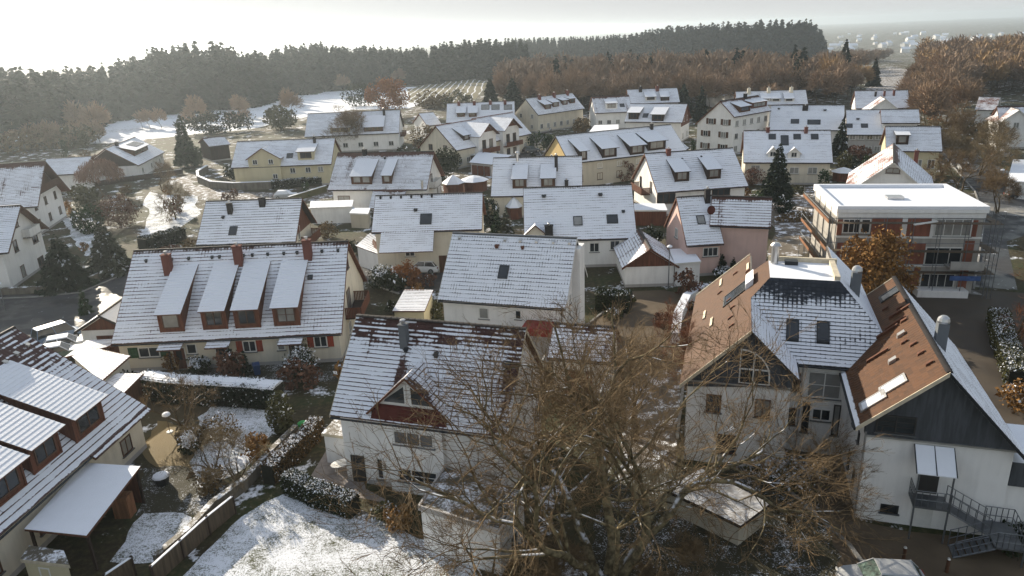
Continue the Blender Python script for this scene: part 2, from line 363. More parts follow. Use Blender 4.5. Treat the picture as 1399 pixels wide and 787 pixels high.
# ------------------------------------------------------------------ gabled house
HOUSES = []
class House:
    """gable roofed house surveyed from its two ridge ends and one point of its eave"""
    def __init__(s, name, label, L, Rt, E, zr, pitch, cat='house', roof=None, wall='white', wb=None, ang=None, length=None, go=.35, eo=.45, zeb=None,
                 row=.34, group=None, ext=(), gable=None, gutter=True, edge=None, ridge='edge_dark', walls=True, pitchb=None, barge=None):
        a = L.copy() if isinstance(L, Vector) else at(*L, zr); b = Rt.copy() if isinstance(Rt, Vector) else (at(*Rt, zr) if Rt else a)
        if ang is not None:
            d = Vector((math.cos(R(ang)), math.sin(R(ang)), 0))
            if length is None:
                # keep the far end on its own line of sight
                r = ray(*Rt); r = Vector((r.x, r.y)); den = d.x*r.y-d.y*r.x
                length = (a.y*r.x-a.x*r.y)/den if abs(den) > 1e-6 else (b-a).length
            b = a+d*length
        d = b-a; s.len = d.length
        if s.len > 27 or s.len < 4: print('LEN', label, round(s.len, 1), tuple(a), tuple(b))
        s.ang = math.atan2(d.y, d.x); mid = (a+b)/2
        s.root = T(empty(name, (mid.x, mid.y, 0), s.ang), label, cat, group)
        s.Mw = Matrix.Translation((mid.x, mid.y, 0)) @ Matrix.Rotation(s.ang, 4, 'Z'); s.Mi = s.Mw.inverted()
        s.zr = zr; s.tp = math.tan(R(pitch)); s.tpb = math.tan(R(pitchb if pitchb else pitch)); s.hl = s.len/2
        if isinstance(E, (int, float)): s.wf = E
        else:
            q = s.on_plane(E, front=True); s.wf = -q.y
        s.ze = zr-s.wf*s.tp; HOUSES.append(s)
        if s.ze < 2 or s.wf < 2.5 or s.wf > 9: print('W', label, round(s.wf, 1), round(s.ze, 1))
        s.wb = wb if wb is not None else ((zr-zeb)/s.tpb if zeb is not None else s.wf)
        s.zeb = zr-s.wb*s.tpb
        s.roofm = [R_SNOW, R_SOFT, R_PATCHY, R_THIN, R_SNOW, R_SOFT][sum(map(ord, label)) % 6] if roof in (None, R_SNOW) else roof; row = row*(.88+.04*(sum(map(ord, label)) % 8)); s.wall = wall; s.th = .16; s.go, s.eo = go, eo
        s.yf, s.yb = -(s.wf-eo), s.wb-eo; s.xl, s.xr = -(s.hl-go), s.hl-go
        if walls:
            mb = MB(); zf = s.zp(s.yf)-s.th/math.cos(math.atan(s.tp))-.02; zb = s.zp(s.yb)-s.th/math.cos(math.atan(s.tpb))-.02; zt = zr-s.th*1.4
            pr = [(s.yf, 0), (s.yb, 0), (s.yb, zb), (0, zt), (s.yf, zf)]
            A = [(s.xl, y, z) for y, z in pr]; B = [(s.xr, y, z) for y, z in pr]
            mb.face(A[::-1]); mb.face(B)
            for i in (0, 1, 2, 3, 4):
                j = (i+1) % 5; mb.face([A[i], A[j], B[j], B[i]])
            mb.build('wall', M[wall], s.root)
            if s.yf and walls != 'noplinth':
                pb = MB(); e = .02
                pb.box((s.xl-e, s.yf-e, 0), (s.xr+e, s.yb+e, .35), skip='tb').build('plinth', M['grey'], s.root)
        rb = MB(); h = s.hl
        rb.slope((-h, 0, zr), (h, 0, zr), (h, -s.wf, s.ze), (-h, -s.wf, s.ze), row=row, th=s.th)
        rb.slope((h, 0, zr), (-h, 0, zr), (-h, s.wb, s.zeb), (h, s.wb, s.zeb), row=row, th=s.th)
        for x0, x1, dy in ext:   # deeper eaves over part of the front
            z1 = s.ze-dy*s.tp
            rb.slope((x0, -s.wf-.002, s.ze-.003), (x1, -s.wf-.002, s.ze-.003), (x1, -s.wf-dy, z1), (x0, -s.wf-dy, z1), row=row, th=s.th, voff=40)
        rm = list(s.roofm)
        if edge: rm[2] = M[edge]
        s.roof = rb.build('roof', rm, s.root)
        if ridge:
            cb = MB(); n = max(2, int(s.len/.42))
            for i in range(n):
                x0 = -h+s.len*i/n; x1 = -h+s.len*(i+1)/n
                cb.loft([[(x, .16*math.cos(q)*k, zr-.03+.11*math.sin(q)*k) for q in [math.pi*j/5 for j in range(6)]] for x, k in ((x0, 1.), (x1+.03, 1.14))])
            cb.build('ridge_tiles', M[ridge], s.root)
        if barge is not False:
            for x, sg in ((-h, -1), (h, 1)):
                bb = MB()
                for y1, z1 in ((-s.wf, s.ze), (s.wb, s.zeb)):
                    x0, x1 = sorted((x+sg*.003, x+sg*.045))
                    bb.hexa([Vector(p) for p in ((x0, y1, z1-.24), (x1, y1, z1-.24), (x1, 0, zr-.24), (x0, 0, zr-.24), (x0, y1, z1+.0), (x1, y1, z1+.0), (x1, 0, zr+.0), (x0, 0, zr+.0))])
                bb.build('bargeboard', M[barge] if barge else rm[2], s.root)
        if gutter:
            gb = MB(); gb.tube((-h+.05, -s.wf-.06, s.ze-.14), (h-.05, -s.wf-.06, s.ze-.14), .07, 6).build('gutter', M['darkmetal'], s.root)
        if gable:
            z0 = min(s.zp(s.yf), s.zp(s.yb))-.3
            for sg, x in ((-1, s.xl), (1, s.xr)):
                if gable[0] != 'b' and sg != {'l': -1, 'r': 1}[gable[0]]: continue
                zb_ = z0 if len(gable) < 3 else gable[2]
                yl = -(zr-.34-zb_)/s.tp; yr = (zr-.34-zb_)/s.tpb
                yl, yr = max(yl, s.yf+.02), min(yr, s.yb-.02)
                P = [(yl, zb_), (yr, zb_), (yr, min(zr-.34-yr*s.tpb, 99)), (0, zr-.34), (yl, zr-.34+yl*s.tp)]
                cb = MB(); x0, x1 = x, x+sg*.05
                cb.face([(x1, y, z) for y, z in P])
                for i in range(5):
                    j = (i+1) % 5; cb.face([(x0, *P[i]), (x0, *P[j]), (x1, *P[j]), (x1, *P[i])])
                cb.build('gable_boards', M[gable[1]], s.root)
    def near(s, x, y, m):
        p = s.Mi @ Vector((x, y, 0)); return abs(p.x) < s.hl+m and -s.wf-m < p.y < s.wb+m
    def zp(s, y): return s.zr+y*s.tp if y < 0 else s.zr-y*s.tpb
    def ray_l(s, p):
        o = s.Mi @ CAM; d = s.Mi.to_3x3() @ ray(*p); return o, d
    def on_plane(s, p, front=True):
        o, d = s.ray_l(p)     # z = zr + y*tp (front) ; z = zr - y*tpb (back)
        k = s.tp if front else -s.tpb
        t = (s.zr-o.z+k*o.y)/(d.z-k*d.y); return o+d*t
    def on_y(s, p, y):
        o, d = s.ray_l(p); return o+d*((y-o.y)/d.y)
    def on_x(s, p, x):
        o, d = s.ray_l(p); return o+d*((x-o.x)/d.x)
    def wallframe(s, side, p, yoff=0.):
        if side == 'f': q = s.on_y(p, s.yf-yoff); return q, frame_m((q.x, s.yf-yoff, q.z), (1, 0, 0), (0, -1, 0))
        if side == 'r': q = s.on_x(p, s.xr+yoff); return q, frame_m((s.xr+yoff, q.y, q.z), (0, 1, 0), (1, 0, 0))
        if side == 'l': q = s.on_x(p, s.xl-yoff); return q, frame_m((s.xl-yoff, q.y, q.z), (0, -1, 0), (-1, 0, 0))
    def win(s, side, p, w=1.2, h=1.2, nx=2, ny=1, yoff=0., **k):
        q, F = s.wallframe(side, p, yoff); return window(s.root, F, w, h, nx, ny, **k)
    def auto(s, side, n, z, w=1.1, h=1.2, nx=2, off=0., **k):
        if side == 'f':
            for i in range(n):
                x = s.xl+(s.xr-s.xl)*(i+.5)/n+off; window(s.root, frame_m((x, s.yf, z), (1, 0, 0), (0, -1, 0)), w, h, nx, **k)
        else:
            x = s.xr if side == 'r' else s.xl; sg = 1 if side == 'r' else -1; lo, hi = s.yf, s.yb
            if z > s.zeb-.8: q = (s.zr-z-1.0)/s.tp; lo, hi = max(lo, -q), min(hi, q)
            for i in range(n):
                y = lo+(hi-lo)*(i+.5)/n; window(s.root, frame_m((x, y, z), (0, sg, 0), (sg, 0, 0)), w, h, nx, **k)
    def wins(s, side, ps, *a, **k):
        for p in ps: s.win(side, p, *a, **k)
    def door(s, side, p, yoff=0., **k):
        q, F = s.wallframe(side, p, yoff); F = F.copy(); F[2][3] = .05; return door(s.root, F, **k)
    def skylight(s, p, w=.8, h=1.1, front=True, gm='glass', name='skylight'):
        q = s.on_plane(p, front); sl = Vector((0, -1, -s.tp)) if front else Vector((0, 1, -s.tpb)); sl.normalize()
        n = Vector((0, -s.tp, 1)) if front else Vector((0, s.tpb, 1)); n.normalize(); x = Vector((1, 0, 0))
        F = Matrix(((x.x, -sl.x, n.x, q.x), (x.y, -sl.y, n.y, q.y), (x.z, -sl.z, n.z, q.z), (0, 0, 0, 1)))
        mb = MB(); a, b = w/2, h/2
        for lo, hi in (((-a-.09, -b-.09, -.05), (-a, b+.09, .11)), ((a, -b-.09, -.05), (a+.09, b+.09, .11)), ((-a, -b-.09, -.05), (a, -b, .11)), ((-a, b, -.05), (a, b+.09, .11))): mb.box(lo, hi, 0, F)
        mb.face([F @ Vector(k) for k in ((-a, -b, .085), (a, -b, .085), (a, b, .085), (-a, b, .085))], 1)
        return mb.build(name, [M['darkmetal'], M[gm]], s.root)
    def vent(s, p, front=True, w=.22, m='darkmetal'):
        q = s.on_plane(p, front); mb = MB(); mb.box((q.x-w/2, q.y-w/2, q.z-.05), (q.x+w/2, q.y+w/2, q.z+.12)).face([(q.x-w*.7, q.y-w*.9, q.z+.13), (q.x+w*.7, q.y-w*.9, q.z+.13), (q.x+w*.7, q.y+w*.6, q.z+.26), (q.x-w*.7, q.y+w*.6, q.z+.26)])
        return mb.build('roof_vent', M[m], s.root)
    def chimney(s, p, w=.55, d=.55, h=1.2, m='chim_dark', cap='snow', on='front', pot=True, z=None):
        """p: where it leaves the roof"""
        q = s.on_plane(p, on == 'front'); z1 = (q.z if z is None else z)+h
        mb = MB(); x, y = q.x, q.y
        mb.box((x-w/2, y-d/2, min(s.zp(y-d/2), s.zp(y+d/2))-.2), (x+w/2, y+d/2, z1))
        mb.box((x-w/2-.05, y-d/2-.05, z1), (x+w/2+.05, y+d/2+.05, z1+.08))
        o = mb.build('chimney', M[m], s.root)
        c = MB(); c.tube((x, y, z1+.08), (x, y, z1+.34), .13, 8).tube((x, y, z1+.34), (x, y, z1+.4), .2, 8, 0, .14).build('chimney_pot', M['zinc' if cap == 'snow' else cap], o)
        return o
    def shed(s, pl, pr, h=1.1, pitch=18, over=.22, fo=.35, wallm='redwood', win=(1, 1), fm='frame_brown', roof=None, front=True, gm='glass', row=.34, top=.2, pair=False):
        """shed dormer; pl, pr: bottom corners of its face on the roof"""
        a = s.on_plane(pl, front); b = s.on_plane(pr, front); yf = (a.y+b.y)/2; x0, x1 = min(a.x, b.x), max(a.x, b.x)
        zb = s.zp(yf); zt = zb+h; t2 = math.tan(R(pitch)); tp = s.tp
        yt = -s.wf*top; t2 = max(math.tan(R(8)), tp-h/(yt-yf)); yt = min(yf+h/(tp-t2), -.15); zy = s.zp(yt)
        k = (zy-zt)/(yt-yf)
        mb = MB()
        mb.face([(x0, yf, zb-.05), (x1, yf, zb-.05), (x1, yf, zt), (x0, yf, zt)])
        for x in (x0, x1): mb.face([(x, yf, zb-.05), (x, yt, zy-.05), (x, yf, zt)])
        mb.box((x0-.04, yf-.05, zb+.02), (x1+.04, yf+.1, zb+.14))
        for x in (x0, x1): mb.box((x-.07, yf-.04, zb), (x+.07, yf+.07, zt-.02))
        d = mb.build('dormer', M[wallm], s.root)
        rb = MB(); zo = zt+.12-fo*k; z2 = s.zp(yt)+.10
        rb.slope((x0-over, yt, z2), (x1+over, yt, z2), (x1+over, yf-fo, zo), (x0-over, yf-fo, zo), row=row, th=.12, n0=.5, n1=.8)
        rm = roof or R_DORM
        rb.build('dormer_roof', [rm[0], rm[1], M['edge_dark'] if wallm != 'redwood' else M['edge_brown']], d)
        n = 2 if pair else 1; wd = (x1-x0-.3)/n
        for i in range(n):
            cx = x0+.15+wd*(i+.5); F = frame_m((cx, yf-.005, zb+h*.55), (1, 0, 0), (0, -1, 0))
            window(d, F, wd*.82, h*.72, win[0], win[1], fm=fm, gm=gm, sill=False)
        return d
    def gabledormer(s, pl, pr, hw, hg, over=.3, fo=.35, wallm='white', win=None, fm='frame', roof=None, edge=None, depthlim=None, yoff=0., boards=None, name='dormer'):
        a = s.on_plane(pl); b = s.on_plane(pr); yf = (a.y+b.y)/2-yoff; x0, x1 = min(a.x, b.x), max(a.x, b.x); xm = (x0+x1)/2
        zb = s.zp((a.y+b.y)/2); ze, zr = zb+hw, zb+hw+hg; tg = hg/(xm-x0)
        Y = lambda z: min((z-s.zr)/s.tp, -.05)
        mb = MB(); mb.face([(x0, yf, zb-.4), (x1, yf, zb-.4), (x1, yf, ze), (xm, yf, zr), (x0, yf, ze)])
        for x in (x0, x1): mb.face([(x, yf, zb-.4), (x, Y(zb), zb-.4), (x, Y(ze)+.02, ze), (x, yf, ze)])
        d = mb.build(name, M[wallm], s.root)
        rb = MB(); yo = yf-fo; top = .12
        for sg in (-1, 1):
            xe = xm+sg*(xm-x0+over); zE = ze-over*tg+top
            rb.slope((xm, yo, zr+top), (xm, Y(zr+top)+.03, zr+top), (xe, Y(zE)+.03, zE), (xe, yo, zE), th=.12, n0=.5, n1=.8)
        rm = list(roof or s.roofm)
        if edge: rm[2] = M[edge]
        rb.build('dormer_roof', rm, d)
        return d, (x0, x1, xm, yf, zb, ze, zr)
    def flue(s, p, h=1., r=.12):
        q = s.on_plane(p); mb = MB(); mb.tube(q-Vector((0, 0, .2)), q+Vector((0, 0, h)), r, 10).tube(q+Vector((0, 0, h)), q+Vector((0, 0, h+.25)), r*1.7, 10, 0, r*1.2)
        return mb.build('flue', M['zinc'], s.root)
    def canopy(s, p, w=1.9, d=1.3, z=2.55, post=True, side='f'):
        q = s.on_y(p, s.yf-d); y0 = s.yf; mb = MB()
        mb.slope((q.x-w/2, y0+.05, z+.45), (q.x+w/2, y0+.05, z+.45), (q.x+w/2, y0-d, z), (q.x-w/2, y0-d, z), th=.1)
        o = mb.build('canopy', s.roofm, s.root)
        if post:
            pb = MB()
            pb.box((q.x-.06, y0-d+.1, 0), (q.x+.06, y0-d+.22, z-.06)).build('post', M['darkwood'], o)
        return o
    def balcony(s, side, y0, y1, z, d=1.4, m='redwood', slats=True):
        """projecting balcony on a gable"""
        sg = 1 if side == 'r' else -1; xw = s.xr if side == 'r' else s.xl
        x0, x1 = sorted((xw+sg*.02, xw+sg*d)); xo = xw+sg*d
        mb = MB(); mb.box((x0, y0, z-.16), (x1, y1, z)); o = mb.build('balcony', M['darkwood'], s.root)
        rb = MB(); rx0, rx1 = sorted((xo-sg*.05, xo))
        def run(lo, hi):
            rb.box(lo, hi)
        run((min(xo, xo-sg*.07), y0, z+.92), (max(xo, xo-sg*.07), y1, z+1.0))
        for yy in (y0, y1-.07): run((x0, yy, z+.92), (x1, yy+.07, z+1.0))
        n = int((y1-y0)/.16)
        for i in range(n): run((rx0, y0+.16*i+.02, z-.12), (rx1, y0+.16*i+.14, z+.92))
        n = int(d/.16)
        for i in range(n):
            for yy in (y0, y1-.05):
                a = x0+.16*i; run((a+.02, yy, z-.12), (min(a+.14, x1), yy+.05, z+.92))
        rb.build('railing', M[m], o)
        return o

# ------------------------------------------------------------------ flat or simple buildings
def flat_building(name, label, cat, corners, z, wall='white', roof='snow_flat', th=.22, over=.12, group=None, edge='edge_white', px=True, z0=0, coping=False):
    """corners: four roof corners (pixels at height z, or world xy)"""
    P = [at(*c, z) for c in corners] if px else [Vector((*c, z)) for c in corners]
    c = sum(P, Vector())/4
    root = T(empty(name, (c.x, c.y, z0)), label, cat, group)
    Q = [(p.x-c.x, p.y-c.y) for p in P]
    k = [(x*(1-over/math.hypot(x, y)*1.4), y*(1-over/math.hypot(x, y)*1.4)) for x, y in Q]
    MB().prism(k, 0, z-z0-th).build('wall', M[wall], root)
    rb = MB(); rb.prism(Q, z-z0-th+.002, z-z0, 1, 0)
    if coping:
        n = len(Q)
        for i in range(n):
            p, q = Vector(Q[i]), Vector(Q[(i+1) % n]); pi, qi = p*.955, q*.955
            rb.hexa([Vector((*a, zz)) for zz in (z-z0+.002, z-z0+.12) for a in (p, q, qi, pi)], 1)
    rb.build('roof', [M[roof], M[edge]], root)
    root['c'] = 0; del root['c']
    return root, c, [Vector((x, y, 0)) for x, y in Q]

def wall_win(root, c, Q, i, f, z, w, h, **k):
    """window on side i (between corner i and i+1) of a flat building, at fraction f"""
    p, q = Q[i], Q[(i+1) % 4]; r = (q-p).normalized(); n = Vector((r.y, -r.x, 0)); m = p.lerp(q, f)
    if n.dot(m) < 0: n = -n; r = -r
    m = m-n*.14
    return window(root, frame_m((m.x+n.x*.03, m.y+n.y*.03, z), r, n), w, h, **k)

def line_px(ps): return [at(*p, 0) for p in ps]

def strip(mb, P, t, z0, z1, mi=0, mtop=None, closed=False):
    """upright strip of thickness t along the points P"""
    n = len(P); N = []
    for i in range(n):
        a = P[max(i-1, 0)]; b = P[min(i+1, n-1)]; d = (b-a); d.z = 0; d.normalize(); N.append(Vector((-d.y, d.x, 0)))
    zz0 = z0 if isinstance(z0, list) else [z0]*n; zz1 = z1 if isinstance(z1, list) else [z1]*n
    for i in range(n-1):
        A, B = P[i], P[i+1]; h = t/2
        pts = []
        for k in (0, 1):
            for p, nn, j in ((A, -N[i], i), (B, -N[i+1], i+1), (B, N[i+1], i+1), (A, N[i], i)):
                pts.append(Vector((p.x+nn.x*h, p.y+nn.y*h, (zz0, zz1)[k][j])))
        mb.hexa(pts, mi, mtop)

def garden_wall(name, label, cat, ps, h, t=.25, wall='grey', cap='snow', capname='snow_cap', caph=.06, group=None, pts=None):
    P = pts or line_px(ps); o = P[0].copy(); Q = [p-o for p in P]
    root = T(empty(name, o), label, cat, group)
    mb = MB(); strip(mb, Q, t, -.05, h); mb.build('wall_face', M[wall], root)
    if cap:
        cb = MB(); strip(cb, Q, t+.06, h+.002, h+caph); cb.build(capname, M[cap], root)
    return root

# ------------------------------------------------------------------ vegetation
def rnd_quads(C, S, rng, up=.0, aspect=.6, dirs=None):
    """random leaf faces at centres C with sizes S -> V, F"""
    n = len(C); d = rng.normal(size=(n, 3)) if dirs is None else dirs; d /= np.linalg.norm(d, axis=1)[:, None]+1e-9
    e = rng.normal(size=(n, 3)); e[:, 2] *= (1-up); e -= (e*d).sum(1)[:, None]*d; e /= np.linalg.norm(e, axis=1)[:, None]+1e-9
    S = S[:, None]; a = d*S; b = e*S*aspect
    V = np.stack([C-a-b*.4, C-a*.1-b, C+a, C-a*.1+b], 1).reshape(-1, 3)
    return V, np.arange(n*4).reshape(n, 4)

def clumped(rng, n, rad, k=14, shell=.55, spread=.33, zmin=-1.):
    """points inside an ellipsoid, gathered in clumps"""
    rad = np.array(rad)
    cc = rng.normal(size=(k, 3)); cc /= np.linalg.norm(cc, axis=1)[:, None]; cc *= rng.uniform(shell, .95, (k, 1)); cc[:, 2] = np.maximum(cc[:, 2], zmin)
    ix = rng.integers(0, k, n); p = cc[ix]+rng.normal(size=(n, 3))*spread*rng.uniform(.5, 1.1, (k, 1))[ix]
    l = np.linalg.norm(p, axis=1)[:, None]; p = np.where(l > 1.12, p/l*1.12, p)
    return p*rad

def bush_mesh(name, mats, rad, n, size, seed, parent=None, snow=.0, box=False, k=16, spread=.3, z=None, snowz=.25):
    rng = np.random.default_rng(seed); rad = np.array(rad, float)
    p = clumped(rng, n, rad, k, spread=spread); p[:, 2] += rad[2] if z is None else z
    p[:, 2] = np.abs(p[:, 2])
    V, F = rnd_quads(p, rng.uniform(.6, 1.3, n)*size, rng)
    mi = np.zeros(n, int)
    if snow:
        zz = (p[:, 2]-rad[2])/rad[2]; mi[(zz > snowz) & (rng.random(n) < snow)] = 1
    return np_mesh(name, V, F, mi, mats, parent)

BUSHN = [0]
def shrub(name, label, px, rad, mat, n=900, size=.14, snow=0., cat='bush', group=None, stems=True, dz=0., k=16, spread=.3, snowz=.25):
    BUSHN[0] += 1; p = at(*px, 0)
    root = T(empty(name, p, BUSHN[0]*1.3), label, cat, group)
    bush_mesh('foliage', [M[mat], M['snow']], rad, n, size, 100+BUSHN[0], root, snow, k=k, spread=spread, z=rad[2]+dz, snowz=snowz)
    if stems:
        mb = MB()
        rr = random.Random(BUSHN[0])
        for i in range(5):
            a = rr.uniform(0, 6.28); mb.tube((0, 0, -.05), (math.cos(a)*rad[0]*.5, math.sin(a)*rad[1]*.5, dz+rad[2]*1.1), .04, 5, 0, .015)
        mb.build('stem', M['bark'], root)
    return root

def hedge(name, label, ps, w, h, mat, snow=.5, n=220, size=.12, seed=1, cat='hedge', group=None, pts=None, sides=.06, cap=0):
    P = pts or line_px(ps); o = P[0].copy(); Q = [p-o for p in P]; rng = np.random.default_rng(seed)
    root = T(empty(name, o), label, cat, group)
    core = MB(); strip(core, Q, w*.86, 0, h*.93); core.build('branches', M['hedge_core'], root)  # solid block; its near-black colour stands for the shade inside the hedge
    if cap:
        cb = MB(); D = []
        for a, b in zip(Q, Q[1:]): m = max(1, int((b-a).length/.5)); D += [a.lerp(b, i/m) for i in range(m)]
        D.append(Q[-1]); rr = random.Random(seed)
        for k, dz in ((1., .0), (.8, cap*.6), (.5, cap)): strip(cb, D, w*k, h*.96, [h*1.0+dz+rr.uniform(-.02, .02) for _ in D])
        cb.build('snow_cap', M['snow'], root)
    C = []; mi = []
    for a, b in zip(Q, Q[1:]):
        d = b-a; L = d.length; d.normalize(); nn = Vector((-d.y, d.x, 0)); m = int(L*n)
        u = rng.uniform(0, L, m); f = rng.random(m); s = rng.uniform(-.5, .5, m); zz = rng.random(m)
        wv = .06*np.sin(u*2.3)+.05*np.sin(u*5.1+1)
        top = f < w/(w+2*h)
        x = np.where(top, s*w, np.sign(s)*w*(.5+wv*.5)+rng.normal(size=m)*.05); z = np.where(top, h*(1+wv*.6)+rng.normal(size=m)*.04, zz*h)
        C.append(np.stack([a.x+d.x*u+nn.x*x, a.y+d.y*u+nn.y*x, z], 1))
        sn = np.where(top, rng.random(m) < snow, rng.random(m) < sides*snow*2); mi.append(sn.astype(int))
    C = np.concatenate(C); mi = np.concatenate(mi)
    V, F = rnd_quads(C, rng.uniform(.6, 1.3, len(C))*size, rng)
    np_mesh('foliage', V, F, mi, [M[mat], M['snow']], root)
    return root

def conifer_data(h, r, seed, n=1500, size=.4, base=.08, droop=.35, snow=.08, ragged=.25):
    """spruce: whorls of drooping sprays"""
    rng = np.random.default_rng(seed); t = 1-np.sqrt(rng.random(n)*.995+.005); t = base+(1-base)*t
    lev = np.round(t*h/.75)*.75/h; t = np.where(rng.random(n) < .7, np.clip(lev+rng.normal(size=n)*.012, base, 1), t)
    a = rng.uniform(0, 2*np.pi, n); ab = rng.integers(0, 9, n)*2*np.pi/9+np.round(t*20)*1.3; a = np.where(rng.random(n) < .6, ab+rng.normal(size=n)*.16, a)
    prof = (1-t)**.9*(1-ragged*rng.random(n)+.12*np.sin(a*3+t*25)); rr = r*prof*np.sqrt(rng.uniform(.12, 1, n))
    C = np.stack([np.cos(a)*rr, np.sin(a)*rr, t*h-droop*rr*.5], 1)
    d = np.stack([np.cos(a), np.sin(a), -droop*np.ones(n)+rng.normal(size=n)*.25], 1)+rng.normal(size=(n, 3))*.22
    V, F = rnd_quads(C, size*(.45+.75*(1-t))*rng.uniform(.7, 1.3, n), rng, up=.6, aspect=.55, dirs=d)
    mi = ((rng.random(n) < snow) & (rr > r*prof*.55)).astype(int)
    return V, F, mi

def tree_px(base, top):
    b = at(*base, 0); return b, z_at(*top, b.y)

CONN = [0]
def conifer(label, base, top, r, mat='spruce', n=1500, size=.42, snow=.08, group=None, name='conifer_tree', droop=.35, ragged=.25, bottom=.06, h=None):
    CONN[0] += 1; b, zt = tree_px(base, top); h = h or zt
    root = T(empty(name, b, CONN[0]), label, 'tree', group)
    V, F, mi = conifer_data(h, r, 40+CONN[0], n, size, bottom, droop, snow, ragged)
    np_mesh('crown', V, F, mi, [M[mat], M['snow']], root)
    MB().tube((0, 0, -.1), (0, 0, h*.93), max(.08, h*.014), 7, 0, .02).build('trunk', M['bark'], root)
    return root

def grow(segs, twigs, rng, p, d, r, L, lev, P):
    """recursive bare tree; segs: (a, b, ra, rb) ; P: dict of habits"""
    n = max(2, int(round(L/P['step']))); n = min(n, 7); sl = L/n; q = p; dd = d; r0 = r; end = r*P['taper']
    for i in range(n):
        dd = (dd+Vector(rng.normal(size=3)*P['wob'])+Vector((0, 0, P['up']*(1 if lev else .4)))).normalized()
        q2 = q+dd*sl; ra = r0+(end-r0)*i/n; rb = r0+(end-r0)*(i+1)/n
        segs.append((q, q2, ra, rb))
        if lev < P['levels'] and i >= (P['first'] if lev == 0 else 0) and rng.random() < P['side']:
            k = dd.orthogonal().normalized(); k.rotate(Matrix.Rotation(rng.uniform(0, 6.28), 3, dd)); a = rng.uniform(*P['ang'])
            nd = (dd*math.cos(a)+k*math.sin(a)).normalized()
            grow(segs, twigs, rng, q2, nd, rb*rng.uniform(.4, .7), L*rng.uniform(*P['len']), lev+1, P)
        q = q2
    if lev < P['levels']:
        for j in range(P['fork']):
            k = dd.orthogonal().normalized(); k.rotate(Matrix.Rotation(rng.uniform(0, 6.28), 3, dd)); a = rng.uniform(.2, .65)
            grow(segs, twigs, rng, q, (dd*math.cos(a)+k*math.sin(a)).normalized(), end*rng.uniform(.7, .95), L*rng.uniform(*P['len']), lev+1, P)
    else: twigs.append((q, dd))

def segs_mesh(name, segs, mats, parent=None, rmin=.006, thick=.05):
    """tapered tubes: four sides for limbs, three for twigs"""
    if not segs: return None
    A = np.array([s[0] for s in segs]); B = np.array([s[1] for s in segs]); ra = np.maximum(np.array([s[2] for s in segs]), rmin); rb = np.maximum(np.array([s[3] for s in segs]), rmin)
    D = B-A; D /= np.linalg.norm(D, axis=1)[:, None]+1e-9; ref = np.where(np.abs(D[:, 2:3]) > .9, [[1., 0, 0]], [[0, 0, 1.]])
    U = np.cross(D, ref); U /= np.linalg.norm(U, axis=1)[:, None]+1e-9; Wv = np.cross(D, U)
    V = []; F = []; off = 0
    for sel, k in ((ra >= thick, 6), (ra < thick, 3)):
        a, b, u, w, r1, r2 = A[sel], B[sel], U[sel], Wv[sel], ra[sel][:, None], rb[sel][:, None]; m = len(a)
        if not m: continue
        rings = []
        for c, r in ((a-D[sel]*r1*.15, r1), (b, r2)):
            for j in range(k):
                t = 2*math.pi*j/k; rings.append(c+(u*math.cos(t)+w*math.sin(t))*r)
        X = np.stack(rings, 1); V.append(X.reshape(-1, 3)); base = (np.arange(m)*2*k)[:, None]+off
        for j in range(k): F.append(np.concatenate([base+j, base+(j+1) % k, base+k+(j+1) % k, base+k+j], 1))
        off += m*2*k
    return np_mesh(name, np.concatenate(V), np.concatenate(F), None, mats, parent)

BARE = dict(step=.55, taper=.55, wob=.16, up=.05, levels=4, side=.75, ang=(.5, 1.1), len=(.55, .8), fork=2, first=2)
def bare_tree(name, label, base, h, mats=('bark', 'twig'), seed=1, spread=1., group=None, stems=1, r=None, P=None, tw=10, twl=.5, loc=None, cat='tree', twr=.008, crown='branches', lean=None, parts=True):
    """leafless tree: trunk, then limbs and twigs"""
    rng = np.random.default_rng(seed); p = loc or at(*base, 0); K = dict(BARE); K.update(P or {}); segs = []; twigs = []
    for i in range(stems):
        a = 2*math.pi*i/stems+rng.uniform(0, .8); k = .0 if stems == 1 else rng.uniform(.25, .55)*spread
        d = Vector((math.cos(a)*k, math.sin(a)*k, 1)).normalized()
        if lean: d = (d+Vector(lean)).normalized()
        grow(segs, twigs, rng, Vector((math.cos(a)*.15*(stems > 1), math.sin(a)*.15*(stems > 1), -.1)), d, (r or h*.022), h*.36, 0, K)
    top = max(s[1].z for s in segs); f = h/top
    segs = [(a*f, b*f, ra, rb) for a, b, ra, rb in segs]; twigs = [(a*f, d) for a, d in twigs]
    tws = []
    for q, d in twigs:
        for j in range(tw):
            e = (d+Vector(rng.normal(size=3)*.55)).normalized(); l = twl*rng.uniform(.5, 1.2); m = q+e*l*.5; e2 = (e+Vector(rng.normal(size=3)*.3)).normalized()
            s0 = q+d*rng.uniform(-.3, 0.1)
            tws.append((s0, m, twr, twr*.8)); tws.append((m, m+e2*l*.5, twr*.8, twr*.4))
    root = T(empty(name, p, 0), label, cat, group)
    big = [s for s in segs if s[2] > h*.006]; sm = [s for s in segs if s[2] <= h*.006]
    segs_mesh('trunk', big or segs[:1], [M[mats[0]]], root)
    segs_mesh(crown, sm+tws, [M[mats[1]]], root, rmin=twr*.6)
    return root
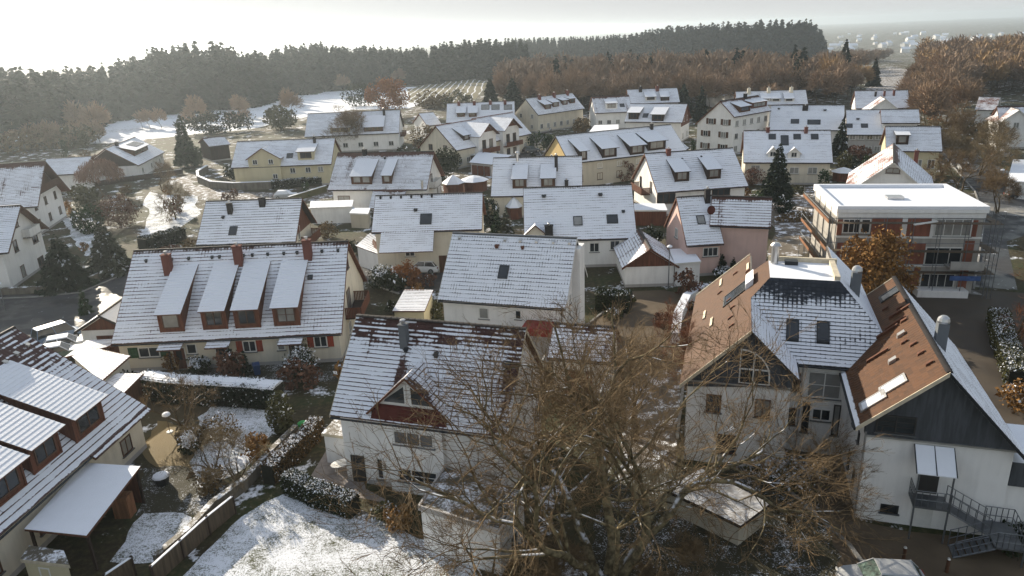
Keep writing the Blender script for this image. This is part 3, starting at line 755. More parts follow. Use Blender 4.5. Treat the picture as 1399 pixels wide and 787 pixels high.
# ------------------------------------------------------------------ more materials
def m_ground():
    g = G('winter_ground'); p = g.pos(); b = g.noise(p, .045, 4); n = g.noise(p, .35, 5, .6); f = g.noise(p, 2.4, 4, .65)
    b2 = g.noise(p, .16, 4, .6); soil = g.mix(g.ramp(b2, .4, .6), (.036, .028, .014), (.030, .038, .012)); soil = g.mix(g.ramp(f, .4, .75), soil, (.080, .066, .030)); soil = g.mix(g.ramp(b, .5, .62), soil, (.075, .058, .032))
    cov = g.m('ADD', g.m('MULTIPLY', n, 1.), g.m('ADD', g.m('MULTIPLY', f, .45), g.m('MULTIPLY', b, .35)))
    g.color(g.mix(g.ramp(cov, .97, 1.08), soil, SNOW)); g.set(Roughness=.9); g.bump(f, .5, .1); return g.mat
def m_lawn(name, lo, hi, grass=(.065, .07, .03), scale=.5, fine=10.):
    """grass with a thin, clumpy cover of snow"""
    g = G(name); p = g.pos(); n = g.noise(p, scale, 4); f = g.noise(p, fine, 3, .7); f2 = g.noise(p, fine*.3, 3, .6)
    cov = g.m('ADD', g.m('MULTIPLY', n, .5), g.m('ADD', g.m('MULTIPLY', f, .8), g.m('MULTIPLY', f2, .4)))
    g.color(g.mix(g.ramp(cov, lo, hi), grass, SNOW)); g.set(Roughness=.85); g.bump(f, .7, .08); return g.mat
def m_road(name, c, snow=.0, wet=.35):
    g = G(name); p = g.pos(); n = g.noise(p, .25, 4); f = g.noise(p, 14, 3); x, y, _ = g.sep(p)
    k = g.mix(g.ramp(n, .35, .65), sc(c, .75), sc(c, 1.25)); k = g.mix(g.m('MULTIPLY', f, .5), k, sc(c, .6))
    if snow: k = g.mix(g.ramp(g.noise(p, .9, 5, .65), .66-snow*.2, .70-snow*.2+.06), k, sc(SNOW, .9))
    g.color(k); g.put(g.b.inputs['Roughness'], g.ramp(n, .4, .6, wet, .85)); g.bump(f, .25, .02); return g.mat
M['ground'] = m_ground()
M['lawn'] = m_lawn('snowy_lawn', .66, .94); M['meadow'] = m_lawn('snow_meadow', .58, .84, (.13, .12, .06), .05, 1.4); M['thinlawn'] = m_lawn('patchy_lawn', .88, 1.08, (.045, .040, .022))
M['browngrass'] = m_lawn('dry_grass', 1.2, 1.5, (.19, .14, .065)); M['asphalt'] = m_road('asphalt', (.050, .050, .052), .15); M['brownroad'] = m_road('sunlit_asphalt', (.070, .056, .042), .0, .7); M['drive'] = m_road('tan_paving', (.115, .085, .055), .0, .8); M['pavement'] = m_road('pale_pavement', (.26, .25, .23), .35, .8); M['yard'] = m_road('building_yard', (.15, .125, .095), .5, .9); M['snowpath'] = m_road('snowy_path', (.15, .125, .10), .8, .9)
M['paving'] = m_plain('patio_slabs', (.22, .19, .17), .85)
def m_vine():
    g = G('vine_rows'); p = g.pos(); x, y, _ = g.sep(p)
    w = g.m('ADD', g.m('MULTIPLY', x, .28), g.m('MULTIPLY', g.noise(p, .05, 2), .8)); q = g.m('ABSOLUTE', g.m('SUBTRACT', g.m('FRACT', w), .5))
    g.color(g.mix(g.ramp(q, .36, .46), (.13, .11, .055), sc(SNOW, .8))); return g.mat
M['vine'] = m_vine()
M['bark'] = m_bark('bark', (.060, .042, .024), (.13, .095, .05), .7); M['twig'] = m_bark('brown_twigs', (.115, .078, .040), (.24, .165, .09)); M['redtwig'] = m_bark('red_brown_twigs', (.13, .05, .025), (.20, .085, .04)); M['paletwig'] = m_bark('pale_twigs', (.15, .11, .06), (.22, .17, .10)); M['pinktwig'] = m_bark('pinkish_twigs', (.17, .09, .065), (.24, .14, .10))
M['spruce'] = m_foliage('spruce_needles', (.012, .024, .013), (.032, .048, .024)); M['spruce_grey'] = m_foliage('grey_spruce_needles', (.045, .055, .035), (.11, .115, .075)); M['thuja'] = m_foliage('thuja_needles', (.014, .035, .012), (.04, .075, .025)); M['yew'] = m_foliage('yew_needles', (.010, .020, .010), (.025, .04, .018))
M['hedge'] = m_foliage('evergreen_leaves', (.018, .028, .012), (.05, .062, .028)); M['olive'] = m_foliage('olive_leaves', (.05, .055, .022), (.12, .115, .05)); M['orange'] = m_foliage('rust_leaves', (.24, .085, .028), (.42, .19, .07)); M['amber'] = m_foliage('amber_leaves', (.16, .075, .022), (.33, .18, .06)); M['drybrush'] = m_foliage('dry_stalks', (.10, .065, .03), (.24, .17, .085)); M['redleaf'] = m_foliage('reddish_twig_leaves', (.11, .055, .035), (.19, .10, .065))
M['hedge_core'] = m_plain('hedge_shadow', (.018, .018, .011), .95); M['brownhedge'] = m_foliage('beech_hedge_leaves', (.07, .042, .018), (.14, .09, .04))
M['blue'] = m_plain('blue_plastic', (.02, .05, .13), .45); M['greenp'] = m_plain('green_plastic', (.05, .35, .09), .5); M['tarp'] = m_plain('blue_tarp', (.05, .10, .24), .5); M['redroof'] = m_plain('red_sheet', (.22, .03, .022), .6); M['stone'] = m_wall('rubble_stone', (.17, .15, .12), .5); M['tile_red'] = m_wall('red_tile_strip', (.10, .03, .024), .4)

# ------------------------------------------------------------------ ground
def ground_z(x, y):
    z = -max(0., y-420)*.03-max(0., x-260)*.02 if x > 120 else -max(0., y-700)*.01
    return max(z, -24)
xs = np.unique(np.concatenate([np.linspace(-3000, -400, 27), np.linspace(-400, 400, 81), np.linspace(400, 6000, 57)])); ys = np.unique(np.concatenate([np.linspace(-200, 500, 71), np.linspace(500, 9000, 86)]))
gx, gy = np.meshgrid(xs, ys); gz = np.vectorize(ground_z)(gx, gy); nx_, ny_ = len(xs), len(ys)
V = np.stack([gx.ravel(), gy.ravel(), gz.ravel()], 1); i, j = np.meshgrid(np.arange(nx_-1), np.arange(ny_-1)); b = (j*nx_+i).ravel()
T(np_mesh('ground', V, np.stack([b, b+1, b+nx_+1, b+nx_], 1), None, [M['ground']]), kind='structure')
LAY = [0]
def sheet(name, ps, mat, lay=1, pts=None):
    P = pts or [at(*p, 0) for p in ps]
    if mat in ('lawn', 'meadow', 'thinlawn', 'browngrass', 'snowpath', 'yard'):   # ragged natural edges
        rr = random.Random(len(ps)*7+int(ps[0][0])); Q = []; st = .8 if P[0].y < 110 else 4.
        for a, b in zip(P, P[1:]+P[:1]):
            n = max(1, min(60, int((b-a).length/st))); d = (b-a).normalized(); nn = Vector((-d.y, d.x, 0)); o = 0
            for k in range(n): Q.append(a.lerp(b, k/n)+nn*o*(k > 0)); o = o*.6+rr.uniform(-.5, .5)*st*.6
        P = Q
    LAY[0] += .0003
    return T(MB().face([(p.x, p.y, lay*.004+LAY[0]) for p in P]).build(name, M[mat]), kind='structure')
sheet('lawn', [(225, 820), (250, 787), (330, 706), (398, 668), (430, 672), (500, 700), (560, 730), (650, 770), (680, 830)], 'lawn')
sheet('road', [(-60, 404), (50, 402), (110, 396), (172, 370), (215, 352), (300, 352), (300, 372), (250, 392), (190, 420), (150, 452), (60, 486), (-60, 500)], 'asphalt')
sheet('lane', [(455, 345), (520, 352), (618, 350), (618, 395), (545, 402), (515, 392), (470, 372)], 'asphalt', 1)
sheet('street', [(700, 232), (640, 226), (610, 215), (660, 212), (690, 205), (715, 190), (722, 165), (770, 160), (760, 175), (742, 190), (735, 205), (745, 222)], 'asphalt', 1)
sheet('lane', [(240, 244), (262, 238), (275, 256), (330, 262), (420, 262), (470, 256), (470, 268), (420, 276), (300, 272), (255, 262)], 'snowpath', 1)
sheet('driveway', [(800, 445), (838, 415), (862, 398), (905, 396), (935, 402), (955, 440), (935, 505), (880, 520), (820, 490)], 'drive', 1)
sheet('path', [(872, 508), (935, 505), (925, 600), (915, 700), (850, 710), (850, 600)], 'snowpath', 2)
sheet('yard', [(1052, 268), (1150, 250), (1150, 330), (1120, 345), (1048, 350)], 'yard', 1)
sheet('car_park', [(1195, 385), (1330, 396), (1460, 404), (1500, 520), (1460, 690), (1330, 560), (1250, 470)], 'brownroad', 1)  # plain asphalt; the sunlight on it is put into its brown tint
sheet('road', [(1330, 392), (1345, 300), (1330, 262), (1290, 215), (1262, 185), (1290, 180), (1340, 215), (1400, 245), (1470, 262), (1470, 330), (1400, 322), (1375, 330), (1390, 396)], 'asphalt', 1)
sheet('pavement', [(1352, 292), (1340, 276), (1400, 283), (1470, 290), (1470, 300), (1400, 296)], 'pavement', 3)
sheet('road', [(1180, 128), (1192, 98), (1222, 92), (1250, 96), (1232, 120), (1228, 128)], 'snowpath', 1)
sheet('forecourt', [(1040, 655), (1085, 620), (1150, 590), (1175, 712), (1240, 726), (1330, 735), (1450, 745), (1500, 860), (1100, 860), (1000, 700)], 'drive', 1)
sheet('snowy_bank', [(860, 640), (950, 640), (1100, 640), (1120, 690), (1150, 760), (1110, 820), (900, 800), (800, 800), (820, 700)], 'thinlawn', 2)
sheet('dry_lawn', [(196, 612), (215, 575), (262, 585), (280, 640), (262, 668), (235, 655)], 'browngrass', 1)
sheet('garden_lawn', [(270, 570), (300, 548), (375, 552), (372, 590), (335, 640), (280, 670), (262, 640)], 'lawn', 2)
sheet('garden_lawn', [(196, 702), (262, 707), (246, 740), (215, 768), (150, 768)], 'lawn', 2)
sheet('garden', [(196, 640), (262, 640), (300, 668), (300, 705), (185, 705)], 'thinlawn', 1)
sheet('garden_lawn', [(200, 300), (205, 262), (270, 268), (262, 300), (232, 322), (190, 330)], 'lawn', 1)
sheet('garden_lawn', [(118, 350), (85, 300), (118, 290), (135, 310), (140, 345)], 'lawn', 1)
sheet('meadow', [(60, 190), (150, 165), (250, 152), (330, 148), (380, 129), (470, 121), (580, 118), (600, 130), (560, 148), (480, 150), (420, 160), (330, 178), (200, 190), (90, 200)], 'meadow', 1)
sheet('vineyard', [(556, 122), (600, 112), (640, 108), (668, 112), (650, 135), (600, 142), (560, 140)], 'vine', 2)
sheet('garden_lawn', [(1056, 262), (1120, 252), (1132, 268), (1128, 330), (1060, 320)], 'snowpath', 2)
sheet('terrace_paving', [(448, 612), (480, 600), (500, 668), (540, 690), (470, 676), (425, 650)], 'paving', 1)
sheet('front_garden', [(180, 505), (470, 489), (478, 520), (400, 525), (200, 512)], 'thinlawn', 1)

# ================================================================== HOUSES
# --- big white house in front
h = House('house', 'big white house in front with a red triangular gable window in its melting roof', (487.5, 430.5), (718.6, 449), (428.5, 564.7), 10.3, 47, roof=R_MELT, row=.33, wall='white', wb=4.9, eo=.6, barge='edge_cream')
y0, y1 = h.yf-.38, h.yf
bl = h.on_y((527, 585), y0).x; br = h.on_y((604, 600), y0).x
MB().box((bl, y0, 0), (br, y1+.05, h.zp(y0)-.26)).build('bay', M['white'], h.root)
h.win('f', (565, 600), 2.75, 1.0, 3, yoff=.38); h.win('f', (571, 651), 2.75, 1.0, 3, 2, yoff=.38)
h.door('f', (492, 650), m='frame_dark'); h.win('f', (520, 640), .5, 1.6, 1)
h.win('r', (742, 500), 1.2, 1.3); h.win('r', (735, 560), 1.2, 1.3)
d, (x0, x1, xm, yf, zb, ze, zr) = h.gabledormer((507, 562), (614, 573), .05, 2.55, wallm='frame', edge='redwood', fo=.3, over=.25)
def tri_window(par, pts, y, fm='frame'):
    mb = MB(); c = sum((Vector((p[0], y, p[1])) for p in pts), Vector())/len(pts); P = [Vector((p[0], y, p[1])) for p in pts]; Q = [c+(p-c)*.84 for p in P]; n = Vector((0, -.05, 0))
    for k in range(len(P)):
        j = (k+1) % len(P); mb.face([P[k]+n, P[j]+n, Q[j]+n, Q[k]+n]); mb.face([P[k], P[j], P[j]+n, P[k]+n])
    mb.face([q-n*.2+n for q in Q], 1); return mb.build('window', [M[fm], M['glass']], par)
hw = (x1-x0)/2; s_ = 2.55/hw; zl = zb+.75
tri_window(d, [(x0+.85, zl), (xm-.1, zl), (xm-.1, zl+1.4), (x0+.95, zl+.2)], yf-.02); tri_window(d, [(xm+.1, zl), (x1-.85, zl), (x1-.95, zl+.2), (xm+.1, zl+1.4)], yf-.02)
MB().hexa([Vector(p) for p in ((x0+.1, yf-.35, zb-.35), (x1-.1, yf-.35, zb-.35), (x1-.1, yf+.0, zb+.25), (x0+.1, yf+.0, zb+.25), (x0+.5, yf-.18, zb+.45), (x1-.5, yf-.18, zb+.45), (x1-.5, yf-.02, zb+.6), (x0+.5, yf-.02, zb+.6))]).build('apron', M['tile_red'], d)
h.chimney((553, 470), .5, .5, 1.35, 'chim_grey', z=None); h.vent((555, 480)); h.vent((692, 500), w=.35); h.vent((596, 487), w=.25)
pb = MB(); pb.tube((h.xl+3.6, h.yf-.2, h.ze-.2), (h.xl+3.6, h.yf-.1, .1), .05); pb.build('downpipe', M['metal'], h.root)
flat_building('annex', 'small white lean-to on the left end of the big white house', 'annex', [(439, 592), (457, 572), (475, 575), (470, 596)], 2.4, roof='snow_thin', edge='edge_cream')
r, c, Q = flat_building('garage', 'white flat garage with thin snow below the big white house', 'garage', [(570.7, 692.6), (684, 727), (719, 673), (607.6, 637.3)], 3.0, roof='snow_thin', coping=True, edge='grey')
wall_win(r, c, Q, 1, .5, 1.0, 1., 1.)
# --- low tiled outbuilding to its right
h = House('garage', 'low tiled outbuilding with a red door behind the big bare tree', (757, 441), (842.6, 447), (832, 496), 5.2, 38, roof=R_MELT, wall='white', wb=3.4)
MB().box((h.xl+1, h.yf-.06, 0), (h.xl+3.2, h.yf-.01, 2.1)).build('door', M['redwood'], h.root)
mb = MB(); P = at(738, 444, 3.4); mb.loft([[P+Vector((x*.95+.3*k, -x*.3+k*.95, zz)) for x, zz in ((-1.7, -.7), (-1.5, .0), (1.5, 0), (1.9, -.7))] for k in (-1., 1.)])
mb.box((P.x-1.2, P.y-.6, 0), (P.x+1.2, P.y+.6, P.z-.72), 1)
T(mb.build('shelter', [M['redroof'], M['grey']]), 'low shelter with a plain red sheet roof between the two white houses', 'shelter')
# --- white house in the middle
h = House('house', 'white house in the middle with one skylight in its finely ribbed snowy roof', (618.7, 317.7), (788, 325), (588, 409), 10.0, 47, roof=R_PEPPER, row=.36, wall='white', edge='edge_dark', ridge='chim_grey', barge='edge_white')
h.wins('f', [(661, 428)], .95, 1.1, 1); h.win('f', (708, 430), .6, .9, 1); h.skylight((688, 372), .75, 1.15)
for p in ((628, 326), (690, 329), (711, 330), (733, 331), (756, 332), (778, 333)): h.vent(p, m='zinc')
h.vent((679, 338), m='redwood', w=.3); h.vent((714, 340), m='redwood')
yb = h.on_x((800, 340), h.xr).y
MB().box((h.xr-.02, -.6, 0), (h.xr+.75, 1.5, h.zr-.9)).build('stair_tower', M['white'], h.root)
for z in (1.6, 3.1, 4.6): window(h.root, frame_m((h.xr, -1.6, z), (0, 1, 0), (1, 0, 0)), .5, .9, 1)
for z in (1.8, 4.4): window(h.root, frame_m((h.xr, 2.6, z), (0, 1, 0), (1, 0, 0)), .9, 1.1, 1)
pb = MB(); pb.tube((h.xr-.1, h.yf-.12, h.ze-.1), (h.xr-.1, h.yf-.12, .1), .05); pb.build('downpipe', M['darkmetal'], h.root)
P = at(652, 420, 3.6); House('porch', 'little pointed snowy roof in front of the middle white house', P, P+Vector((.75, 2.4, 0)), 1.35, 3.6, 46, roof=R_SNOW, wall='white', wb=1.35, go=.15, eo=.2, gutter=False)  # porch of the middle house, built as a thing of its own
# --- four dormer row house on the left
h = House('row_house', 'long row house with four red shed dormers and three red chimneys', (183, 342.6), (475.5, 329.4), (161.6, 470), 9.5, 41, roof=R_ROW, wall='cream', row=.36, cat='house', barge='redwood')
for (a, b, k, w) in (((220, 455), (252, 452), 1.95, (1, 1)), ((279, 451), (311, 449), 2.0, (2, 1)), ((323, 449), (356, 447), 2.0, (2, 1)), ((376, 446), (410, 444), 2.0, (2, 2))):
    h.shed(a, b, k, 15, wallm='redwood', win=w, gm='glass_pale' if w == (1, 1) else 'glass', over=.15, fo=.45)
for p, hh in (((231, 372), 1.7), ((327, 360), 1.7), ((421.5, 352), 1.7)): h.chimney(p, .75, .62, hh, 'brickpot')
for x in (200, 235, 258, 290, 300, 333, 345, 366, 388, 406, 440, 462): h.vent((x, 358-(x-200)*.055), w=.2)
h.skylight((424, 379), .3, .3); 
h.win('f', (204, 481), 1.9, 1.0, 2, shutters='greenshutter'); h.win('f', (262, 476.5), .9, 1.0, 1); h.win('f', (341, 473), 1.2, 1.1, 2, shutters='redshutter'); h.win('f', (438, 466.5), 1.2, 1.1, 2, shutters='redshutter'); h.win('f', (384, 472), .7, .9, 1)
for p in ((246, 488), (304, 484), (403, 478)): h.door('f', p, m='redwood')
for p in ((228, 473), (294, 470), (394, 464)): h.canopy(p, 2.1, 1.4, 2.5)
h.balcony('r', -3.6, 1.4, 2.9, 1.6, 'redwood'); window(h.root, frame_m((h.xr, -1.2, 4.0), (0, 1, 0), (1, 0, 0)), 1.6, 2., 2, fm='frame_brown'); window(h.root, frame_m((h.xr, 0, 7.2), (0, 1, 0), (1, 0, 0)), .9, .9, 1, fm='frame_brown'); window(h.root, frame_m((h.xr, -2, 1.4), (0, 1, 0), (1, 0, 0)), 1.2, 1.2, 2)
# --- houses behind it
h = House('house', 'snowy roofed house with two dark chimneys behind the four dormer row house', (281.5, 275), (412.7, 270.6), (260.7, 335), 9, 42, roof=R_SNOW, wall='cream', gable=('r', 'redwood'), go=.7, barge='redwood')
h.chimney((315, 290), .6, .6, 1.1); h.chimney((359, 280), .75, .6, .9); h.skylight((318.5, 315.5), .8, 1.1); h.vent((305, 298), w=.3)
h.balcony('r', -.5, 4.2, 3.0, 1.3, 'redwood'); h.win('r', (408, 318), 1., 1.8, 1)
h = House('house', 'house with one wide and one narrow tiled shed dormer and a white balcony gable', (461.7, 208.6), (593, 206.8), (444.7, 259.5), 9, 40, roof=R_SNOW, wall='white', gable=None, go=.7, barge='redwood', ext=[(-.6, 5.2, 3.0)])
h.shed((481, 252), (508, 252), 1.5, 16, wallm='brownwood', win=(1, 1), pair=True, gm='glass_pale'); h.shed((523, 251), (535, 251), 1.5, 16, wallm='brownwood', gm='glass_pale'); h.chimney((498.5, 211), .75, .6, .8); h.vent((526, 217), w=.3); h.flue((577, 257), 1.2, .2)
h.balcony('r', -2.4, 2.0, 3.1, 1.2, 'white'); window(h.root, frame_m((h.xr, -.5, 4.2), (0, 1, 0), (1, 0, 0)), 1.2, 2., 1, fm='frame_brown'); h.win('f', (470, 271), 2.2, .9, 2, fm='frame_brown'); h.auto('r', 2, 1.5)
h = House('house', 'house with a single dark skylight in its plain snowy roof beside the parked white car', (513, 267.4), (659.3, 262.9), (507.4, 317.7), 9.2, 42, roof=R_SNOW, wall='cream', ext=[(-5.6, .9, 2.2)], edge='edge_brown')
h.skylight((582, 299.5), 1.25, 1.4, gm='glass'); h.vent((568, 288), w=.35, m='chim_dark'); h.win('f', (560, 345), 1.2, 1.); MB().box((1.2, h.yf-.05, 0), (4.6, h.yf-.01, 2.2)).build('garage_door', M['brownwood'], h.root)
for i in range(6): h.vent((520+i*14, 271.5-i*.5), w=.2, m='chim_dark')
h = House('house', 'house with two dark skylights and a black chimney in its plain snowy roof', (715, 256.8), (862.6, 252), (867, 325), 9.2, 44, roof=R_SNOW, wall='white')
h.skylight((789.5, 302), .95, 1.15, gm='glass_pale'); h.skylight((836.5, 299.5), 1.2, 1.1); h.chimney((750, 322), 1.0, .7, 1.25, 'chim_dark'); h.vent((743, 269), w=.4); h.vent((820, 267), w=.4); h.vent((851.5, 290), w=.3); h.gabledormer((719, 323), (744, 321), .3, 1.0, wallm='cream'); h.win('f', (812, 338), 1.2, 1.2); h.win('f', (840, 335), 1.2, 1.2)
h = House('house', 'house with two narrow snow capped dormers behind the two skylight house', (674, 215.8), (795, 213), (668.5, 268.3), 8.8, 43, roof=R_SNOW, wall='cream', gable=('l', 'redwood'))
h.shed((701, 258), (719, 257), 1.6, 16, wallm='brownwood', win=(2, 1), gm='glass_pale'); h.shed((740, 257), (758, 256), 1.6, 16, wallm='brownwood', win=(2, 1), gm='glass_pale'); h.flue((707, 219), 1.2, .22); h.chimney((760, 232), .5, .5, 2.2); h.chimney((774, 253), .55, .5, .7); h.vent((702, 226), w=.25); h.auto('f', 3, 1.5)
# --- yellow gabled long row
h = House('row_house', 'long row with a bright yellow gable end and four wide shed dormers', (758.8, 185.4), (916, 170), (928.5, 206), 9.2, 38, roof=R_GREY, wall='yellow', go=.3)
fm = MB(); fm.box((h.xl+.1, h.yf-.03, 0), (h.xr, h.yf-.01, h.ze-.1)).build('front_render', M['beige'], h.root)
for a, b in (((793, 219), (802, 219)), ((823, 216), (842, 214)), ((861, 212), (880, 210)), ((885, 206), (909, 204))): h.shed(a, b, 1.85, 14, wallm='darkwood', win=(2, 1), gm='glass_pale', over=.4, fo=.5)
h.chimney((890, 176), .6, .5, .9); h.auto('f', 6, 1.6, 1.2, 1.3, fm='frame_brown'); h.auto('f', 6, 3.6, 1., 1.); h.auto('l', 2, 4.6, .9, 1.4, 1); h.auto('l', 2, 1.8, .9, 1.4, 1)
# --- house with red balcony on the left gable
h = House('house', 'house with two dormers and a red brown balcony on its sunlit left gable', (880.5, 209.8), (1001, 202), (891, 263.8), 9, 39, roof=R_SNOW, wall='white', ext=[(.5, 7.2, .001)])
h.shed((922, 248), (941, 248), 1.6, 16, wallm='darkwood', win=(2, 1), gm='glass_pale'); h.shed((966, 245), (984, 244), 1.6, 16, wallm='darkwood', win=(2, 1), gm='glass_pale'); h.chimney((913, 211), .7, .6, .8, 'brickpot'); h.vent((932, 218)); h.vent((958, 215))
h.balcony('l', -2.2, 3.2, 2.9, 1.5, 'redwood'); h.auto('l', 2, 4.0, .9, 1.8, 1, fm='frame_brown'); h.win('f', (910, 271), 3., 1.6, 3, fm='frame_brown'); h.win('f', (985, 262), 3., 1.2, 3, fm='frame_brown')
# --- pink pair
h = House('house', 'pink house with a snowy roof, one skylight and a dish', (924, 269.5), (973, 266.7), (935.6, 336), 8.7, 46, roof=R_SNOW, wall='pink', go=.2)
h.skylight((957.5, 300.5), .8, 1., gm='glass_pale'); h.chimney((966, 275), .6, .5, 1.4, 'chim_dark', pot=False); h.win('f', (970.5, 344), 1.8, 1.1, 3); h.auto('l', 1, 4.3, 1., 1.2)
q = h.on_plane((970, 293)); mb = MB(); mb.tube(q, q+Vector((0, -.1, .5)), .03); c = q+Vector((0, -.15, .6)); mb.loft([[c+Vector((math.cos(t)*r_*.9, -.12-r_*.1, math.sin(t)*r_)) for t in [k*math.pi/8 for k in range(16)]] for r_ in (.12, .45, .55)]); mb.build('satellite_dish', M['tile_red'], h.root)
h2 = House('house', 'pink house half set back, its plain snowy roof reaching higher at the eaves', (973, 267.8), (1054.7, 270), (1030, 310), 8.7, 46, roof=R_SNOW, wall='pink', go=.2, ang=-17.5)
# --- gabled double garage
h = House('garage', 'white double garage with a dark red front gable and snow on its roof', (889, 340), (873, 313), 3.2, 4.6, 34, roof=R_SNOW, wall='white', wb=3.2, gable=('l', 'redwood'), row=.3)
# --- houses on the right
h = House('house', 'house with two small pointed dormers and arched roof lights', (1016, 178.5), (1134.7, 177.8), (1012, 222), 9, 40, roof=R_SNOW, wall='cream')
for a, b in (((1049, 215), (1062, 215)), ((1076, 216), (1093, 216))):
    d, (x0, x1, xm, yf, zb, ze, zr) = h.gabledormer(a, b, .9, .9, wallm='white', edge='edge_white'); window(d, frame_m((xm, yf-.01, zb+.6), (1, 0, 0), (0, -1, 0)), 1., .9, 2, sill=False)
for p in ((1055, 187), (1089, 187), (1113, 187)): h.skylight(p, 1.1, 1.1)
h.skylight((1072, 192), 1.2, 2.2); h.chimney((1049, 180), .6, .5, .7, 'brickpot'); h.chimney((1101, 181), .6, .5, .9, 'brickpot'); h.wins('f', [(1032, 230), (1085, 233), (1110, 233)], 1.6, 1.2, 2)
h = House('house', 'house with a patchy snow roof right behind the pointed dormer house', (1053.6, 143.8), (1153.7, 143.3), (1050, 177.5), 9.6, 38, roof=R_GREY, wall='white')
h.chimney((1100, 150), 1.2, .6, .9, 'chim_dark'); h.skylight((1086, 166), 1.6, 1.2); h.skylight((1112, 167), 2.6, 1.3); h.vent((1064, 149), w=.4); h.vent((1127, 151), w=.5)
h = House('house', 'bluish roofed house half hidden by a tall conifer near the road', (1156, 150), (1207, 150), (1155, 184), 9.2, 38, roof=R_GREY, wall='grey', ang=-17.5)
h.auto('f', 4, 1.6, 1.2, 1.1); h.auto('f', 4, 4., 1.2, 1.1); h.skylight((1181, 172), 1.2, 1.); h.skylight((1160, 172), 1.2, 1.); h.vent((1172, 163), w=.5)
House('house', 'plain snowy roof tucked behind the single dormer house', (1203, 149.6), (1255, 149.6), (1197, 168), 9.4, 38, roof=R_SNOW, wall='white', ang=-17.5)
h = House('house', 'house with one tall white capped dormer behind the melting red roof', (1209.6, 172.5), (1285, 172.5), (1284.6, 206.8), 9.2, 44, roof=R_SNOW, wall='paleyellow')
h.shed((1224, 197), (1240, 198), 1.7, 12, wallm='darkwood', win=(1, 1), over=.3, gm='glass_pale'); h.auto('f', 4, 3., 1.2, 1.6)
h = House('house', 'house with a half melted rust red left slope and a white gable', (1221.5, 222), (1221, 196), 6.0, 9, 40, roof=R_SNOW, wall='white', gutter=False, edge='edge_white')
mb = MB(); hh = h.hl; mb.slope((hh+.005, .05, h.zr+.02), (-hh-.005, .05, h.zr+.02), (-hh-.005, h.wb+.02, h.zeb+.02), (hh+.005, h.wb+.02, h.zeb+.02), under=False); mb.build('melted_slope', R_RUST, h.root)
h.win('l', (1220, 233), 1.8, .8, 2, fm='frame_brown'); h.chimney((1251, 220), .6, .6, 1.6, 'brickpot')
h = House('house', 'house with a snowy main roof and a red cross gable beside the wood', (1167.7, 124), (1240, 125.5), (1165, 148), 9.4, 38, roof=R_SNOW, wall='white', ang=-17.5)
P = at(1210, 135, 9.0); House('house', 'low house with a rust red left slope between the snowy roofs', P, P+Vector((2.2, 7, 0)), 5.2, 9., 38, roof=R_RUST, wall='white')
h.chimney((1221, 130), .5, .5, 1.2, 'brickpot'); h.chimney((1208, 131), .5, .5, 1.2, 'brickpot'); h.chimney((1196, 131), .5, .5, 1.)
# three storey house
h = House('apartment_house', 'three storey pale house with brown shuttered windows in its left gable', (984, 138), (1035.9, 128.5), (1007.6, 159), 11.8, 40, roof=R_SNOW, wall='white', ang=40, wb=6.5, cat='house')
h.shed((1011, 155), (1024, 151), 1.3, 12, wallm='brownwood', win=(2, 1)); h.shed((1028, 150), (1046, 144), 1.3, 12, wallm='redwood', win=(3, 1)); h.chimney((1018, 134), .7, .6, .9)
for z in (1.6, 4.4, 7.2): h.auto('l', 2, z, 1.3, 1.3, 2, shutters='brownwood'); h.auto('f', 5, z-.3, 1.3, 1.3, 2)
h = House('row_house', 'long low snowy roof with skylights at the edge of the brown wood', (1005, 125), (1100.8, 122.6), (1103, 142), 9, 38, roof=R_SNOW, wall='white')
for p in (1046, 1060, 1078): h.shed((p-6, 139), (p+6, 138.5), .9, 14, wallm='frame')
for p in (1023, 1050, 1081): h.chimney((p, 128-(p-1023)*.03), .9, .7, 1.4, 'cream')
h = House('house', 'white snowed house with a red brown boarded gable and two wide dormers', (861, 141.5), (939, 145), (841, 166), 9.2, 38, roof=R_SNOW, wall='white', gable=('r', 'redwood', 4.), ang=-26, barge='redwood')
h.shed((859, 163), (872, 163), 1.7, 10, wallm='darkwood', win=(2, 1), over=.5); h.shed((891, 165), (906, 166), 1.7, 10, wallm='darkwood', win=(2, 1), over=.5); h.skylight((882, 158), 1.2, 1.3); h.auto('r', 2, 5.6, 1., 1.3); h.auto('r', 2, 1.6, 1., 1.3); h.auto('f', 4, 1.6)
h = House('house', 'white house with a single box dormer in front of the round dark tree', (808, 132), (859, 129.7), (808, 155), 9.2, 38, roof=R_SNOW, wall='white')
h.shed((828, 149), (843, 148.5), 1.6, 8, wallm='white', win=(2, 1)); h.skylight((850, 144), 1.2, 1.2); h.auto('f', 4, 2.2, 1.2, 1.2)
h = House('house', 'snowy roof between the box dormer house and the slim conifer', (856.6, 122.5), (925, 120), (858, 142), 9.6, 36, roof=R_SNOW, wall='white')
h.chimney((875, 125), 1., .7, 1.4); h.chimney((898, 124), 1., .7, 1.4, 'brickpot'); h.shed((882, 138), (896, 137), 1.2, 10, wallm='frame'); h.shed((903, 138), (914, 137), 1.2, 10, wallm='darkwood')
h = House('row_house', 'row house running away from the street with four dormers and a left gable', (717.5, 134.7), (781.5, 125.4), (733.5, 157.4), 9.6, 40, roof=R_SNOW, wall='cream', ang=42, wb=6.2)
for a, b in (((745, 150), (752, 148)), ((756, 147), (763, 145)), ((769, 144), (775, 142.5)), ((779, 142), (785, 140))): h.shed(a, b, 1.4, 12, wallm='brownwood', over=.5)
for p in (737, 757, 775): h.chimney((p, 136-(p-737)*.17), .8, .7, 1.2, 'brickpot')
h.auto('l', 2, 4.6, 1.1, 1.2); h.auto('l', 2, 1.6, 1.1, 1.2); h.auto('f', 7, 1.8, 1.1, 1.3)
